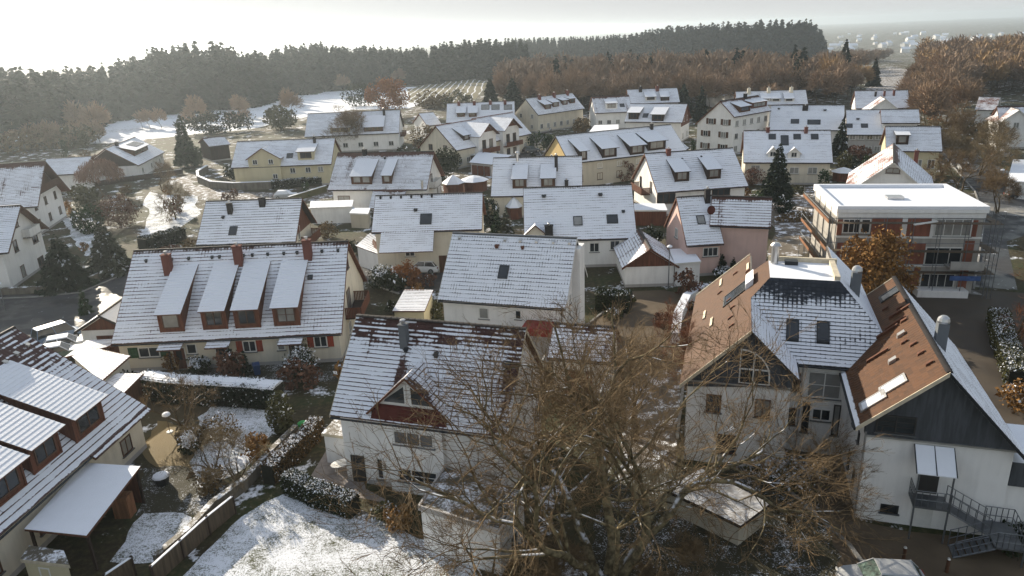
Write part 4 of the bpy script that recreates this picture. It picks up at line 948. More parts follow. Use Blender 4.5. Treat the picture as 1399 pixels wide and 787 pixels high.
h = House('row_house', 'long row with two dormers and raised roof lights below two tall spruces', (610.7, 141.4), (702.8, 138), (606.7, 168), 9.2, 40, roof=R_SNOW, wall='cream')
for p in (630, 646): h.shed((p-5, 160), (p+5, 159.5), 1.2, 14, wallm='brownwood', over=.4)
for p in (663, 677, 694): h.skylight((p, 146.5), 2.2, 1.8, gm='glass_pale')
for p in (627, 648, 670, 690): h.chimney((p, 143.5-(p-627)*.03), .8, .6, .9, 'brickpot')
h.auto('f', 6, 2., 1.2, 1.2)
# stepped terrace with cross gables
h = House('row_house', 'terrace with twin balcony cross gables facing the street, its near half', (594.7, 172), (650, 160), (625, 205.4), 9.2, 40, roof=R_SNOW, wall='cream', ang=50, wb=6.2, ridge='brickpot')
h.shed((634, 193), (641, 190), 1.2, 14, wallm='darkwood', over=.4); h.auto('l', 2, 4.4, 1.2, 1.3, fm='frame_brown'); h.auto('l', 2, 1.6, 1.2, 1.3, fm='frame_brown'); h.auto('f', 5, 1.6)
def crossgable(h, x, w, yo, zr, wall='white'):
    hg = w/2*math.tan(R(38)); y = -(h.wf-.4)-yo; ze = zr-hg
    mb = MB(); mb.face([(x-w/2, y, 0), (x+w/2, y, 0), (x+w/2, y, ze), (x, y, zr), (x-w/2, y, ze)])
    for xx in (x-w/2, x+w/2): mb.face([(xx, y, 0), (xx, -1, 0), (xx, -1, ze), (xx, y, ze)])
    d = mb.build('cross_gable', M[wall], h.root); rb = MB()
    for sg in (-1, 1):
        xe = x+sg*(w/2+.4); zE = ze-.4*.78+.12; Y = lambda z: min((z-h.zr)/h.tp, -.05)
        rb.slope((x, y-.9, zr+.12), (x, Y(zr+.12), zr+.12), (xe, Y(zE), zE), (xe, y-.9, zE), th=.14)
    rb.build('gable_roof', h.roofm, d)
    mb = MB(); mb.face([(x-w*.36, y-.05, zr-hg*.75), (x+w*.36, y-.05, zr-hg*.75), (x, y-.05, zr-.2)]).build('gable_boards', M['redwood'], d)
    b = MB(); b.box((x-w/2, y-1.1, 2.6), (x+w/2, y, 2.75)).box((x-w/2, y-1.15, 2.6), (x+w/2, y-1.08, 3.7)).build('balcony', M['redwood'], d)
    for xx in (x-w*.2, x+w*.2): window(d, frame_m((xx, y-.01, 4.5), (1, 0, 0), (0, -1, 0)), 1.2, 1.9, 2, fm='frame_brown'); window(d, frame_m((xx, y-.01, 1.4), (1, 0, 0), (0, -1, 0)), 1.2, 1.4, 2, fm='frame_brown')
crossgable(h, h.xr-3.6, 6., 1.2, 8.9)
L2 = h.Mw @ Vector((h.hl+.3, 1.5, h.zr)); h2 = House('row_house', 'terrace with twin balcony cross gables facing the street, its far half', L2, L2+(h.Mw.to_3x3() @ Vector((15, 0, 0))), h.wf, h.zr, 40, roof=R_SNOW, wall='cream', wb=6.2, ridge='brickpot')
crossgable(h2, -1.5, 6., 1.2, 8.9); h2.auto('f', 4, 1.6)
h = House('house', 'small white house with a hipped looking roof at the foot of the vine rows', (572, 155), (592, 157), (582, 172), 6.5, 30, roof=R_SNOW, wall='white', ang=30); h.auto('f', 3, 1.6); h.auto('l', 2, 1.6)
# left background
h = House('house', 'wide house with two flat dormers in front of the round rust coloured tree', (420.7, 155.3), (546.6, 150), (418, 187), 9.6, 36, roof=R_SNOW, wall='white', gable=None, barge='redwood')
h.shed((452, 181), (478, 180), 1.2, 8, wallm='paleyellow', pair=True, over=.4); h.shed((498, 180), (523, 179), 1.2, 8, wallm='brownwood', pair=True, over=.4, win=(2, 1)); h.chimney((525, 158), .6, .5, 1.6, 'chim_dark'); h.auto('f', 6, 1.8, 1.3, 1.2); h.balcony('r', -2.5, 2.5, 3., 1.3, 'redwood')
h = House('house', 'pale yellow house with a tall front gable and a box dormer', (324, 193.5), (457.6, 188.4), (321.6, 229), 8.7, 38, roof=R_SNOW, wall='paleyellow')
crossg = h; w_ = (h.on_y((385, 230), h.yf).x-h.on_y((342, 230), h.yf).x); xc = h.on_y((363, 230), h.yf).x
mb = MB(); y = h.yf-.5; hg = w_/2*.62; zt = 7.9; mb.face([(xc-w_/2, y, 0), (xc+w_/2, y, 0), (xc+w_/2, y, zt-hg), (xc, y, zt), (xc-w_/2, y, zt-hg)])
for xx in (xc-w_/2, xc+w_/2): mb.face([(xx, y, 0), (xx, -1.6, 0), (xx, -1.6, zt-hg), (xx, y, zt-hg)])
d = mb.build('cross_gable', M['paleyellow'], h.root); rb = MB()
for sg in (-1, 1):
    xe = xc+sg*(w_/2+.4); zE = zt-hg-.4*.62+.1; Y = lambda z: min((z-h.zr)/h.tp, -.05); rb.slope((xc, y-.4, zt+.1), (xc, Y(zt+.1), zt+.1), (xe, Y(zE), zE), (xe, y-.4, zE))
rb.build('gable_roof', R_SNOW, d)
for dx, z in ((-1.8, 5.2), (1.4, 5.2), (1.9, 2.2)): window(d, frame_m((xc+dx, y-.01, z), (1, 0, 0), (0, -1, 0)), 1., 1., 2)
h.shed((408, 219), (429, 218), 1.7, 16, wallm='paleyellow', win=(2, 1), over=.35); h.wins('f', [(400, 233), (421, 232), (438, 231)], 1.1, 1.1, 2); h.chimney((430, 195), .5, .5, 1.2); h.skylight((396, 213), 1.1, 1.1)
e1 = at(189, 226, 3.2); e2 = at(225, 207.5, 3.2); dv = (e2-e1).normalized(); nv = Vector((-dv.y, dv.x, 0)); up = Vector((0, 0, 6.2*math.tan(R(33))))
h = House('house', 'house with a glazed solar roof dormer by the reed covered slope', e1+nv*6.2+up, e2+nv*6.2+up, 6.2, 3.2+up.z, 33, roof=R_SNOW, wall='white', barge='brownwood', gable=('l', 'darkwood'))
a_ = h.Mw @ Vector((-h.hl*.55, -h.wf*.62, 0)); h.auto('f', 3, 1.6)
mb = MB(); x0, x1, yf = -h.hl*.5, h.hl*.5, -4.1; zb = h.zp(yf); mb.face([(x0, yf, zb-.05), (x1, yf, zb-.05), (x1, yf, zb+1.3), (x0, yf, zb+1.3)])
for x in (x0, x1): mb.face([(x, yf, zb-.05), (x, -.6, h.zp(-.6)), (x, yf, zb+1.3)])
d = mb.build('dormer', M['brownwood'], h.root); window(d, frame_m(((x0+x1)/2, yf-.01, zb+.65), (1, 0, 0), (0, -1, 0)), x1-x0-.8, .8, 4, fm='frame_brown', sill=False)
rb = MB(); rb.slope((x0-.3, -.6, h.zp(-.6)+.1), (x1+.3, -.6, h.zp(-.6)+.1), (x1+.3, yf-.5, zb+1.3), (x0-.3, yf-.5, zb+1.3), th=.12); rb.build('dormer_roof', R_DORM, d)
zz = lambda y: h.zp(-.6)+.13+(zb+1.3-h.zp(-.6)-.1)*(-.6-y)/(-.6-yf+.5); mb = MB(); mb.hexa([Vector((x, y, zz(y)+k)) for k in (0, .08) for x, y in ((-h.hl*.1, yf+.5), (x1-.4, yf+.5), (x1-.4, -1.4), (-h.hl*.1, -1.4))]); mb.build('solar_panel', M['glass'], d); h.chimney((160, 200), .6, .6, .9)
h = House('barn', 'dark timber barn with a flat pitched snowy roof behind the yellow house', (276, 188.7), (303.8, 178.5), (297, 199), 5.6, 20, roof=R_SNOW, wall='darkwood', ang=38, wb=4.2, cat='barn')
House('house', 'long low house at far left with a plain snowy roof', (63.5, 217), (124.5, 211.6), 4.5, 6.5, 32, roof=R_SNOW, wall='white', ang=8)
h = House('house', 'white house at the left edge with a dark brown gable and balcony', (-70, 229), (63, 225), (49.6, 282), 11, 38, roof=R_SNOW, wall='white', ang=13, gable=('r', 'brownwood', 7.0), go=1.4, wb=8.2, barge='brownwood')
h.balcony('r', -4.5, 4.5, 6.6, 1.2, 'brownwood'); h.auto('r', 3, 4.6, 1.1, 1.3, fm='frame_brown'); h.auto('r', 3, 1.8, 1.1, 1.3, fm='frame_brown')
g1 = at(17, 396); g2 = at(67, 360); gm_ = (g1+g2)/2; gd = (g2-g1).normalized(); zr_ = z_at(26.7, 280, gm_.y+.3)
P = Vector((gm_.x, gm_.y, zr_))+Vector((gd.y, -gd.x, 0))*.9; Dv = Vector((-gd.y, gd.x, 0))
h = House('house', 'tall white house at the left edge, its gable windows above the dark conifer', P+Dv*15, P, (g2-g1).length/2+.5, zr_, 36, roof=R_SNOW, wall='white', go=.9, barge='brownwood')
h.wins('r', [(21, 336), (31.5, 370)], 1.1, 1.5, 1, fm='frame_brown'); h.win('r', (47.5, 325), 1.6, 1.3, 2, fm='frame_brown'); h.win('r', (56, 357), 1.8, 1.3, 2, fm='frame_brown'); h.win('r', (22.5, 306), .8, .8, 1, fm='frame_brown'); h.balcony('r', .3, 3.6, zr_-4.3, 1., 'white')
# house cut by the left bottom corner
Re = Vector((-35.55, 48.7, 9.5)); h = House('house', 'house in the near left corner with three long red shed dormers', Re+Vector((-2.4, -26, 0)), Re, 8.6, 9.5, 36, roof=R_FRONT, wall='cream', row=.36, ext=[(6.5, 13, .35), (-12.6, -3.6, .5)])
for a, b in (((106.5, 606), (142, 574)), ((48, 649), (84, 618)), ((-8, 700), (36, 663))): h.shed(b, a, 1.35, 12, wallm='redwood', over=.3, fo=.5, win=(1, 1)) if False else h.shed(a, b, 1.9, 12, wallm='redwood', over=.3, fo=.5, win=(2, 1))
h.auto('f', 6, 1.5, 1.2, 1.2, fm='frame_brown')
for k in range(3): h.vent((8+k*15, 497-k*12), m='zinc')
# ================================================================== large winged building on the right
O = Vector((16.5, 47.4, 0)); ANG = R(-17.5)
b0 = T(empty('winged_building', O, ANG), 'large white winged building with slate grey clad gables and bare brown left slopes', 'building')
kx, c0 = .92, 1.046
def bprism(name, poly, y0, y1, m):
    mb = MB(); A = [(x, y0, z) for x, z in poly]; B = [(x, y1, z) for x, z in poly]; n = len(poly); mb.face(A); mb.face(B[::-1])
    for i in range(n): mb.face([A[i], B[i], B[(i+1) % n], A[(i+1) % n]])
    return mb.build(name, M[m], b0)
bprism('wall', [(-3.75, 0), (2.65, 0), (2.65, 6.2), (-3.75, 6.0)], -5.5, 5.2, 'white')
bprism('wall', [(2.6, 0), (6.6, 0), (6.6, 6.75), (2.6, 6.75)], -2.6, 5., 'white')
bprism('wall', [(6.54, 0), (13.85, 0), (13.85, 5.6), (6.54, 5.7)], -9.55, 5.4, 'white')
bprism('gable_cladding', [(-3.85, 5.6), (2.7, 6.2), (2.7, 7.1), (0, 9.78), (-3.85, 5.9)], -5.62, -5.3, 'cladding')
bprism('gable_cladding', [(6.4, 5.72), (14., 5.72), (14., 5.75), (9.95, 9.95), (6.4, 6.75)], -9.68, -9.3, 'cladding')
MB().box((6.42, -9.74, 5.62), (14, -9.5, 5.73)).build('ledge', M['zinc'], b0); MB().box((-3.85, -5.68, 6.02), (2.72, -5.6, 6.12)).build('ledge', M['zinc'], b0)
# infill behind the sloped roofs so that no gap opens under them
bprism('upper_wall', [(2.62, 6.0), (2.62, 6.95), (0, 9.7), (-3.7, 6.0)], -5.4, 0, 'white'); bprism('upper_wall', [(6.6, 5.5), (6.6, 6.8), (9.95, 9.9), (13.8, 5.7)], -9.4, 5.3, 'white')
rb = MB(); z1 = lambda x: 10+x; zr_ = 10.2
rb.slope((0, 0, 10), (0, -5.95, 10), (-4.2, -5.95, 5.8), (-4.2, 0, 5.8), n0=.3, n1=1)
rb.slope((0, 10.5, 10), (0, 0, 10), (-4.2, 0, 5.8), (-4.2, 11.3, 5.8), n0=.3, n1=1)
rb.slope((1.2, 5.33, 11.2), (1.2, 1.2, 11.2), (0, 0, 10), (0, 5.8, 10), voff=60, n0=0, n1=.3)
R_BROWN2 = roofset('bare_brown_roof_no_snow', (.074, .029, .009), M['edge_white'], cover=-1.1, big=.15, fine=.15, phase=.1, var=.22)
rb.build('left_wing_roof', [R_BROWN2[0], R_BROWN2[1], M['edge_cream']], b0)
rb = MB(); rb.slope((0, -5.95, 10), (0, 0, 10), (3, -3, 7), (3.05, -5.95, 6.95)); rb.build('left_wing_slope', [R_SNOW[0], R_DARK[1], M['edge_dark']], b0)
rb = MB()
rb.slope((1.2, 1.2, 11.2), (5.7, 1.2, 11.2), (6.9, 0, 10), (0, 0, 10), n0=0, n1=.25); rb.slope((0, 0, 10), (6.9, 0, 10), (8.257, -1.357, 8.643), (1.357, -1.357, 8.643), voff=5, n0=.25, n1=.55, u0=(1.2, 0, 0)); rb.slope((1.357, -1.357, 8.643), (8.257, -1.357, 8.643), (6.25, -3.2, 6.8), (3.1, -3.2, 6.8), voff=11, n0=.55, n1=1, u0=(1.2, 0, 0))
rb.build('middle_roof', R_DARK, b0)
rb = MB(); rb.slope((5.7, 1.2, 11.2), (5.7, 10, 11.2), (8.257, 10, 8.643), (8.257, -1.357, 8.643)); rb.build('right_hip_slope', [R_GREY[0], R_GREY[1], M['edge_dark']], b0)
rb = MB(); zl = lambda x: c0+kx*x
rb.slope((9.95, 5.9, zr_), (9.95, -10.2, zr_), (8.257, -10.2, zl(8.257)), (8.257, 5.9, zl(8.257)), n0=.0, n1=.35); rb.slope((8.257, -1.357, zl(8.257)), (8.257, -10.2, zl(8.257)), (6.25, -10.2, zl(6.25)), (6.25, -3.2, zl(6.25)), voff=6, n0=.35, n1=.85); rb.slope((6.25, -3.0, zl(6.25)), (6.25, -10.2, zl(6.25)), (5.8, -10.2, zl(5.8)), (5.8, -3.0, zl(5.8)), voff=14, n0=.85, n1=1.)
rb.build('right_wing_roof', R_BROWN, b0)
rb = MB(); rb.slope((9.95, -10.2, zr_), (9.95, 5.9, zr_), (14.5, 5.9, zr_-1.08*4.55), (14.5, -10.2, zr_-1.08*4.55), n0=.3, n1=.9); rb.build('right_wing_slope', [R_SNOW[0], M['snow'], M['edge_white']], b0)
cb = MB()
for i in range(38):
    y = -10.2+16.1*i/38; cb.loft([[(9.95+.17*math.cos(q)*k, yy, zr_-.03+.12*math.sin(q)*k) for q in [math.pi*j/5 for j in range(6)]] for yy, k in ((y, 1.), (y+.45, 1.15))])
cb.build('ridge_tiles', M['chim_dark'], b0)
for (xa, za, xb, zb), y in (((9.95, zr_, 5.8, zl(5.8)), -10.23), ((9.95, zr_, 5.8, zl(5.8)), 5.93), ((0, 10, -4.2, 5.8), -5.98)):
    MB().hexa([Vector((x, yy, z+dz)) for dz in (-.22, .06) for x, yy, z in ((xb, y, zb), (xb, y-.05*(1 if y < 0 else -1), zb), (xa, y-.05*(1 if y < 0 else -1), za), (xa, y, za))]).build('bargeboard', M['edge_cream'], b0)
MB().hexa([Vector((x, yy, z+dz)) for dz in (-.22, .1) for x, yy, z in ((-4.2, 11.33, 5.8), (-4.2, 11.45, 5.8), (0, 10.62, 10), (0, 10.53, 10))]).build('bargeboard', M['edge_cream'], b0)
bb = MB(); bb.hexa([Vector((x, yy, z+dz)) for dz in (-.22, .02) for x, yy, z in ((9.95, -10.23, zr_), (9.95, -10.29, zr_), (14.5, -10.29, zr_-4.914), (14.5, -10.23, zr_-4.914))]).build('bargeboard', M['darkmetal'], b0)
# flat top
mb = MB(); mb.prism([(1.2, 1.2), (5.7, 1.2), (5.7, 5.2), (1.2, 5.2)], 8, 11.21, 1, 0).build('flat_roof', [M['snow'], M['darkmetal']], b0)
mb = MB(); mb.box((5.35, 1.3, 11.1), (5.72, 5.2, 11.5)); mb.box((1.2, 5.2, 10.5), (5.9, 5.4, 11.55)); mb.build('parapet', M['edge_cream'], b0)
mb = MB(); mb.face([(5.7, 5.4, 8), (5.7, 10, 8), (5.7, 10, 11.25), (5.7, 5.4, 11.25)]).face([(5.7, 10.05, 5), (8.2, 10.05, 5), (8.2, 10.05, 8.6), (5.7, 10.05, 11.1)]); mb.build('upper_wall', M['concrete'], b0)
bprism('upper_wall', [(-3.6, 0), (2, 0), (2, 8), (-1, 8.8), (-3.6, 6)], 4, 10.2, 'white')
bb = MB(); bb.tube((1.6, 4.6, 11.2), (1.6, 4.6, 12.6), .28, 10).tube((1.6, 4.6, 12.6), (1.6, 4.6, 12.8), .38, 10, 0, .2); bb.build('flue', M['zinc'], b0)
bb = MB(); bb.box((2.3, 4.3, 11.2), (3.2, 4.9, 11.5)); bb.build('roof_unit', M['darkmetal'], b0)
for x, y in ((6.9, 2.6), (10.9, -4.)):
    z = 11.2-(x-5.7) if x < 8 else zr_-1.08*(x-9.95); bb = MB(); bb.box((x-.3, y-.3, z-.6), (x+.3, y+.3, z+1.5))
    f = bb.build('chimney', M['chim_grey'], b0); MB().loft([[(x+.34*math.cos(t)*k, y+.34*math.sin(t)*k, z+zz) for t in [2*math.pi*j/12 for j in range(12)]] for k, zz in ((1, 1.5), (1.06, 1.62), (.9, 1.8), (.5, 1.92), (.1, 1.95))]).build('chimney_cap', M['zinc'], f)
def ledge_box(x, y, w, d, h, m, name, dz=.03, ny=0, plane='rl'):
    f = zl if plane == 'rl' else z1
    mb = MB(); mb.hexa([Vector((xx, yy, f(xx)+zz)) for zz in (-.02, h) for xx, yy in ((x-w/2, y-d/2), (x+w/2, y-d/2), (x+w/2, y+d/2), (x-w/2, y+d/2))]); return mb.build(name, M[m], b0)
def roof_light(x, y, w, d, plane='rl', gm='glass', fm='darkmetal'):
    f = zl if plane == 'rl' else (lambda xx: z1(xx)); P = lambda xx, yy, h: Vector((xx, yy, f(xx)+h)); mb = MB()
    for x0, x1, ya, yb in ((x-w/2-.1, x-w/2, y-d/2-.1, y+d/2+.1), (x+w/2, x+w/2+.1, y-d/2-.1, y+d/2+.1), (x-w/2, x+w/2, y-d/2-.1, y-d/2), (x-w/2, x+w/2, y+d/2, y+d/2+.1)): mb.hexa([P(a, b, h) for h in (-.03, .14) for a, b in ((x0, ya), (x1, ya), (x1, yb), (x0, yb))])
    mb.face([P(a, b, .1) for a, b in ((x-w/2, y-d/2), (x+w/2, y-d/2), (x+w/2, y+d/2), (x-w/2, y+d/2))], 1); return mb.build('skylight', [M[fm], M[gm]], b0)
roof_light(6.75, -8.6, 1.0, .8, gm='snow', fm='zinc'); roof_light(7.75, -8.2, 1.0, .8, gm='snow', fm='zinc')
for x, y, w, d in ((8.1, -5.6, .35, .35), (8.9, -3.1, .35, .35)): ledge_box(x, y, w, d, .25, 'zinc', 'roof_vent')
for x, y in ((9.4, -8.2), (9.3, -6.6), (9.2, -5.1), (9.3, -1.5), (9.4, .6), (8.9, -4.2), (8.8, 1.8)): ledge_box(x, y, .3, .22, .18, 'edge_brown', 'roof_vent')
for x, y in ((7.6, -3.9), (8.4, -1.6), (8.9, -1.2), (9.3, .0)): ledge_box(x, y, 1.1, .16, .22, 'edge_brown', 'snow_guard')
roof_light(9.3, 3.6, .9, .9, gm='glass')
for x, y in ((-1.2, -2.5), (-1.3, -.8), (-1.2, 1.), (-1.5, 3.2), (-.2, 6.6), (-2.2, 6.8), (-1.1, 8.6)): ledge_box(x, y, .3, .2, .16, 'edge_brown', 'roof_vent', plane='l')
for x, y in ((-2.6, 1.3), (-.2, 7.6), (-2.2, 9.2), (-3.2, 4.2)): ledge_box(x, y, .16, 1.6, .16, 'edge_cream', 'snow_guard', plane='l')
roof_light(-1.0, 3.6, 1.5, 1.9, plane='l'); ledge_box(-.1, 3.6, .5, 2.2, .5, 'snow', 'skylight_blind', plane='l')
# dark roof windows on the middle roof
for x in (2.75, 4.65):
    P = lambda xx, yy, hh: Vector((xx, yy, 10+yy+hh)); mb = MB(); y = -1.6
    mb.hexa([P(a, b, h) for h in (-.03, .16) for a, b in ((x-.4, y-.52), (x+.4, y-.52), (x+.4, y+.52), (x-.4, y+.52))]); mb.face([P(a, b, .17) for a, b in ((x-.32, y-.43), (x+.32, y-.43), (x+.32, y+.43), (x-.32, y+.43))], 1); mb.build('skylight', [M['darkmetal'], M['glass']], b0)
# openings
fr = lambda x, y, z: frame_m((x, y, z), (1, 0, 0), (0, -1, 0))
mb = MB(); pts = [(-.55, 0), (1.35, 0), (1.35, .5)]+[(-.55+1.9*math.cos(t), .5+1.9*math.sin(t)) for t in [math.pi/2*k/8 for k in range(1, 9)]]
F = fr(.0, -5.62, 6.25); c = Vector((.3, 0, .8)); mb.face([F @ Vector((x, .03, z)) for x, z in pts], 1)
for k in range(len(pts)):
    a, b2 = pts[k], pts[(k+1) % len(pts)]; ai = (c.x+(a[0]-c.x)*.9, c.z+(a[1]-c.z)*.92); bi = (c.x+(b2[0]-c.x)*.9, c.z+(b2[1]-c.z)*.92); mb.face([F @ Vector((q[0], .07, q[1])) for q in (a, b2, bi, ai)])
mb.box((.28, .03, 0), (.38, .07, 2.2), 0, F).box((-.5, .03, .95), (1.3, .06, 1.05), 0, F); mb.build('arched_window', [M['frame'], M['glass']], b0)
window(b0, fr(1.05, -5.5, 4.5), .95, 1.3, 2, 2, fm='frame_brown'); window(b0, fr(-2., -5.5, 4.5), .95, 1.3, 2, 2, fm='frame_brown'); window(b0, fr(-1., -5.5, 1.6), 1.2, 1.4, 2, 2, fm='frame_brown')
window(b0, fr(3.05, -2.6, 5.2), .8, 1.3, 1, 2, fm='frame_brown'); window(b0, fr(3.0, -2.6, 2.6), .8, 1.3, 1, 2, fm='frame_brown')
window(b0, fr(4.95, -2.6, 5.15), 2.1, 1.9, 2, 2, fm='frame'); mb = MB(); mb.box((3.75, -2.68, 0), (6.1, -2.6, 4.0)); mb.build('porch_frame', M['frame'], b0)
window(b0, fr(4.0, -2.68, 2.7), .45, 2.3, 1, 1, fm='frame_dark'); window(b0, fr(5.9, -2.68, 2.7), .45, 2.3, 1, 1, fm='frame_dark'); window(b0, fr(4.95, -2.68, 3.0), 1.2, .9, 2, 1, fm='frame')
dd = MB(); dd.box((4.35, -2.74, .05), (5.55, -2.66, 2.4)); dd.build('door', M['frame'], b0)
MB().tube((3.55, -2.7, 0), (3.55, -2.7, 6.6), .05).build('downpipe', M['zinc'], b0); MB().tube((6.45, -9.66, .0), (6.45, -9.66, 5.9), .055).build('downpipe', M['zinc'], b0)
mb = MB(); mb.tube((5.75, -10.2, zl(5.8)-.12), (5.75, -3.0, zl(5.8)-.12), .08); mb.tube((3.1, -3.25, 6.68), (6.3, -3.25, 6.68), .08); mb.tube((3.1, -5.95, 6.83), (3.1, -3.2, 6.83), .08); mb.build('gutter', M['darkmetal'], b0)
window(b0, fr(7.9, -9.68, 6.55), 2.0, 1.1, 2, 3, fm='frame_dark')
window(b0, fr(8.25, -9.55, .95), .95, .55, 2, 1, fm='darkmetal'); mb = MB(); mb.box((9.4, -9.6, .02), (10.5, -9.53, 2.0)).build('door', M['frame'], b0)
for y in (-7.5, -5.4): window(b0, frame_m((6.54, y, 1.5), (0, -1, 0), (-1, 0, 0)), .5, 1.2, 1, 1, fm='frame_dark'); window(b0, frame_m((6.54, y, 4.3), (0, -1, 0), (-1, 0, 0)), .4, .7, 1, 1, fm='frame_dark')
mb = MB(); mb.box((9.45, -9.62, 2.35), (10.5, -9.54, 4.4)); d = mb.build('door', M['frame_dark'], b0)
# right side flat annex
mb = MB(); mb.box((13.9, -9.3, 0), (20, -5, 3.4)); mb.build('wall', M['white'], b0); mb = MB(); mb.prism([(13.9, -9.5), (20, -9.5), (20, -5), (13.9, -5)], 3.4, 4.9, 1, 0); mb.build('annex_roof', [M['snow'], M['cladding']], b0)
# steel fire stair
s0 = T(empty('fire_stair', O, ANG), 'grey steel fire stair with a landing and glazed canopy on the white end wall', 'stair')
s0.location = (b0.matrix_basis @ Vector((9.9, -9.6, 0))); L_ = lambda x, y, z: (x-9.9, y+9.6, z)
mb = MB(); mb.box(L_(9.1, -10.9, 2.12), L_(10.9, -9.62, 2.25)); mb.build('landing', M['metal'], s0)
mb = MB(); mb.box(L_(13.0, -10.9, .95), L_(14.4, -9.62, 1.08)); mb.build('landing', M['metal'], s0)
tb = MB()
for i in range(7): x = 10.9+2.1*i/7; z = 2.1-1.1*(i+.5)/7; tb.box(L_(x, -10.85, z-.03), L_(x+.3, -9.95, z))
for i in range(6): x = 13.0-1.9*i/6; z = .95-.95*(i+.5)/6; tb.box(L_(x-.3, -12.0, z-.03), L_(x, -11.0, z))
tb.build('tread', M['metal'], s0)
tb = MB(); tb.box(L_(13.0, -12.0, .95), L_(14.4, -10.9, 1.06)).build('landing', M['metal'], s0)
sb = MB()
def bar(a, b2, r=.025): sb.tube(L_(*a), L_(*b2), r, 5)
for y in (-10.9, -9.9):
    bar((10.9, y, 2.1), (13.0, y, .95), .05)
for y in (-12.02, -10.98): bar((13., y, .95), (11.1, y, 0), .05)
for y in (-10.92, -9.92):
    bar((10.9, y, 3.2), (13., y, 2.05)); bar((10.9, y, 2.7), (13., y, 1.5))
    for k in range(6): x = 10.9+2.1*k/5; z = 2.15-1.15*k/5; bar((x, y, z), (x, y, z+1.05))
for y in (-12.05, -10.98):
    bar((13., y, 2.05), (11.1, y, 1.05)); bar((13., y, 1.5), (11.1, y, .5))
    for k in range(6): x = 13.-1.9*k/5; z = .95-.95*k/5; bar((x, y, z), (x, y, z+1.08))
for a, b2 in (((9.1, -10.9), (10.9, -10.9)), ((9.1, -10.9), (9.1, -9.65))):
    for z in (2.7, 3.25): bar((*a, z), (*b2, z))
    for k in range(6): q = (a[0]+(b2[0]-a[0])*k/5, a[1]+(b2[1]-a[1])*k/5); bar((*q, 2.2), (*q, 3.25))
for a, b2 in (((14.4, -12.), (14.4, -9.7)), ((13., -12.05), (14.4, -12.05)), ((13., -9.7), (14.4, -9.7))):
    for z in (1.5, 2.05): bar((*a, z), (*b2, z))
    for k in range(6): q = (a[0]+(b2[0]-a[0])*k/5, a[1]+(b2[1]-a[1])*k/5); bar((*q, 1.), (*q, 2.05))
sb.build('railing', M['metal'], s0)
for x, y, z in ((9.15, -10.85, 4.35), (10.85, -10.85, 4.35), (13.05, -10.85, 1.), (14.35, -10.85, 1.), (14.35, -12., 1.)): MB().tube(L_(x, y, 0), L_(x, y, z), .05, 6).build('post', M['metal'], s0)
cb = MB(); cb.hexa([Vector(L_(x, y, z)) for dz in (0, .06) for x, y, z in ((9.0, -11.0, 4.35+dz), (10.95, -11.0, 4.35+dz), (10.95, -9.7, 5.4+dz), (9.0, -9.7, 5.4+dz))], 0); c_ = cb.build('canopy', M['snow'], s0)
rb = MB()
for x in (8.98, 9.97, 10.95): rb.tube(L_(x, -11.02, 4.4), L_(x, -9.68, 5.45), .035, 5)
rb.build('canopy_frame', M['darkmetal'], c_)

# ================================================================== shell of a flat roofed apartment block with scaffold
A = at(1134, 397); Bp = at(1326, 401); d = (Bp-A).normalized(); wid = (Bp-A).length; ang = math.atan2(d.y, d.x)
k0 = T(empty('apartment_block', A, ang), 'flat roofed apartment block under construction with bare red brick infill', 'building'); ZR = 9.5; DEP = 11.2
FL = [0, 3.1, 6.2]
mb = MB(); mb.box((0, 0, 0), (wid, DEP, ZR-.4)); mb.build('wall', M['concrete'], k0)
mb = MB(); mb.prism([(-.25, -.3), (wid+.25, -.3), (wid+.25, DEP+.2), (-.25, DEP+.2)], ZR-.7, ZR-.35, 1, 0).prism([(-.1, -.15), (wid+.1, -.15), (wid+.1, DEP), (-.1, DEP)], ZR-1.25, ZR-.7, 1, 1); mb.build('roof', [M['snow'], M['white']], k0)
mb = MB()
for lo, hi in (((-.25, -.3, ZR-.34), (wid+.25, .1, ZR)), ((-.25, DEP-.2, ZR-.34), (wid+.25, DEP+.2, ZR)), ((-.25, .1, ZR-.34), (.2, DEP-.2, ZR)), ((wid-.2, .1, ZR-.34), (wid+.25, DEP-.2, ZR))): mb.box(lo, hi)
mb.build('parapet', M['snow'], k0)
mb = MB(); mb.box((6.0, 4.4, ZR-.35), (7.7, 5.6, ZR-.05)); mb.build('roof_hatch', M['zinc'], k0)
for x0, x1, z0, z1_ in ((3.4, 9.3, 6.25, 8.2), (8.4, 8.95, 3.2, 5.5), (5.2, 6.9, 5.15, 5.6), (.2, .9, 3.2, 5.5), (8.2, 8.8, .5, 2.8), (12.7, 13.5, .5, 2.9), (12.7, 13.6, 3.3, 5.8), (4.0, 5.1, .4, 2.6), (13., 13.6, 6.25, 8.), (7.0, 8.4, 3.2, 5.5), (6.9, 8.2, .9, 1.9), (0, .5, 6.3, 8.), (2.4, 5.2, 3.2, 5.4), (6.9, 7.2, 1.9, 2.9)):
    MB().box((x0, -.05, z0), (x1, .1, z1_)).build('brick_infill', M['brick'], k0)
fr2 = lambda x, z: frame_m((x, -.02, z), (1, 0, 0), (0, -1, 0))
for x, z, w, hh, n in ((11.3, 7.2, 3.6, 1.9, 4), (10.8, 4.1, 3.6, 2., 3), (10.6, 1.4, 3.4, 1.6, 4), (5.9, 4.2, 1.4, 1.9, 2), (1.4, 7.3, 1.8, 1.6, 3), (2.8, 7.3, 1., 1.6, 1), (6.0, 1.3, 1.2, 2., 2), (1.6, 4.2, 2., 1.8, 2)): window(k0, fr2(x, z), w, hh, n, 1, fm='frame', ft=.12)
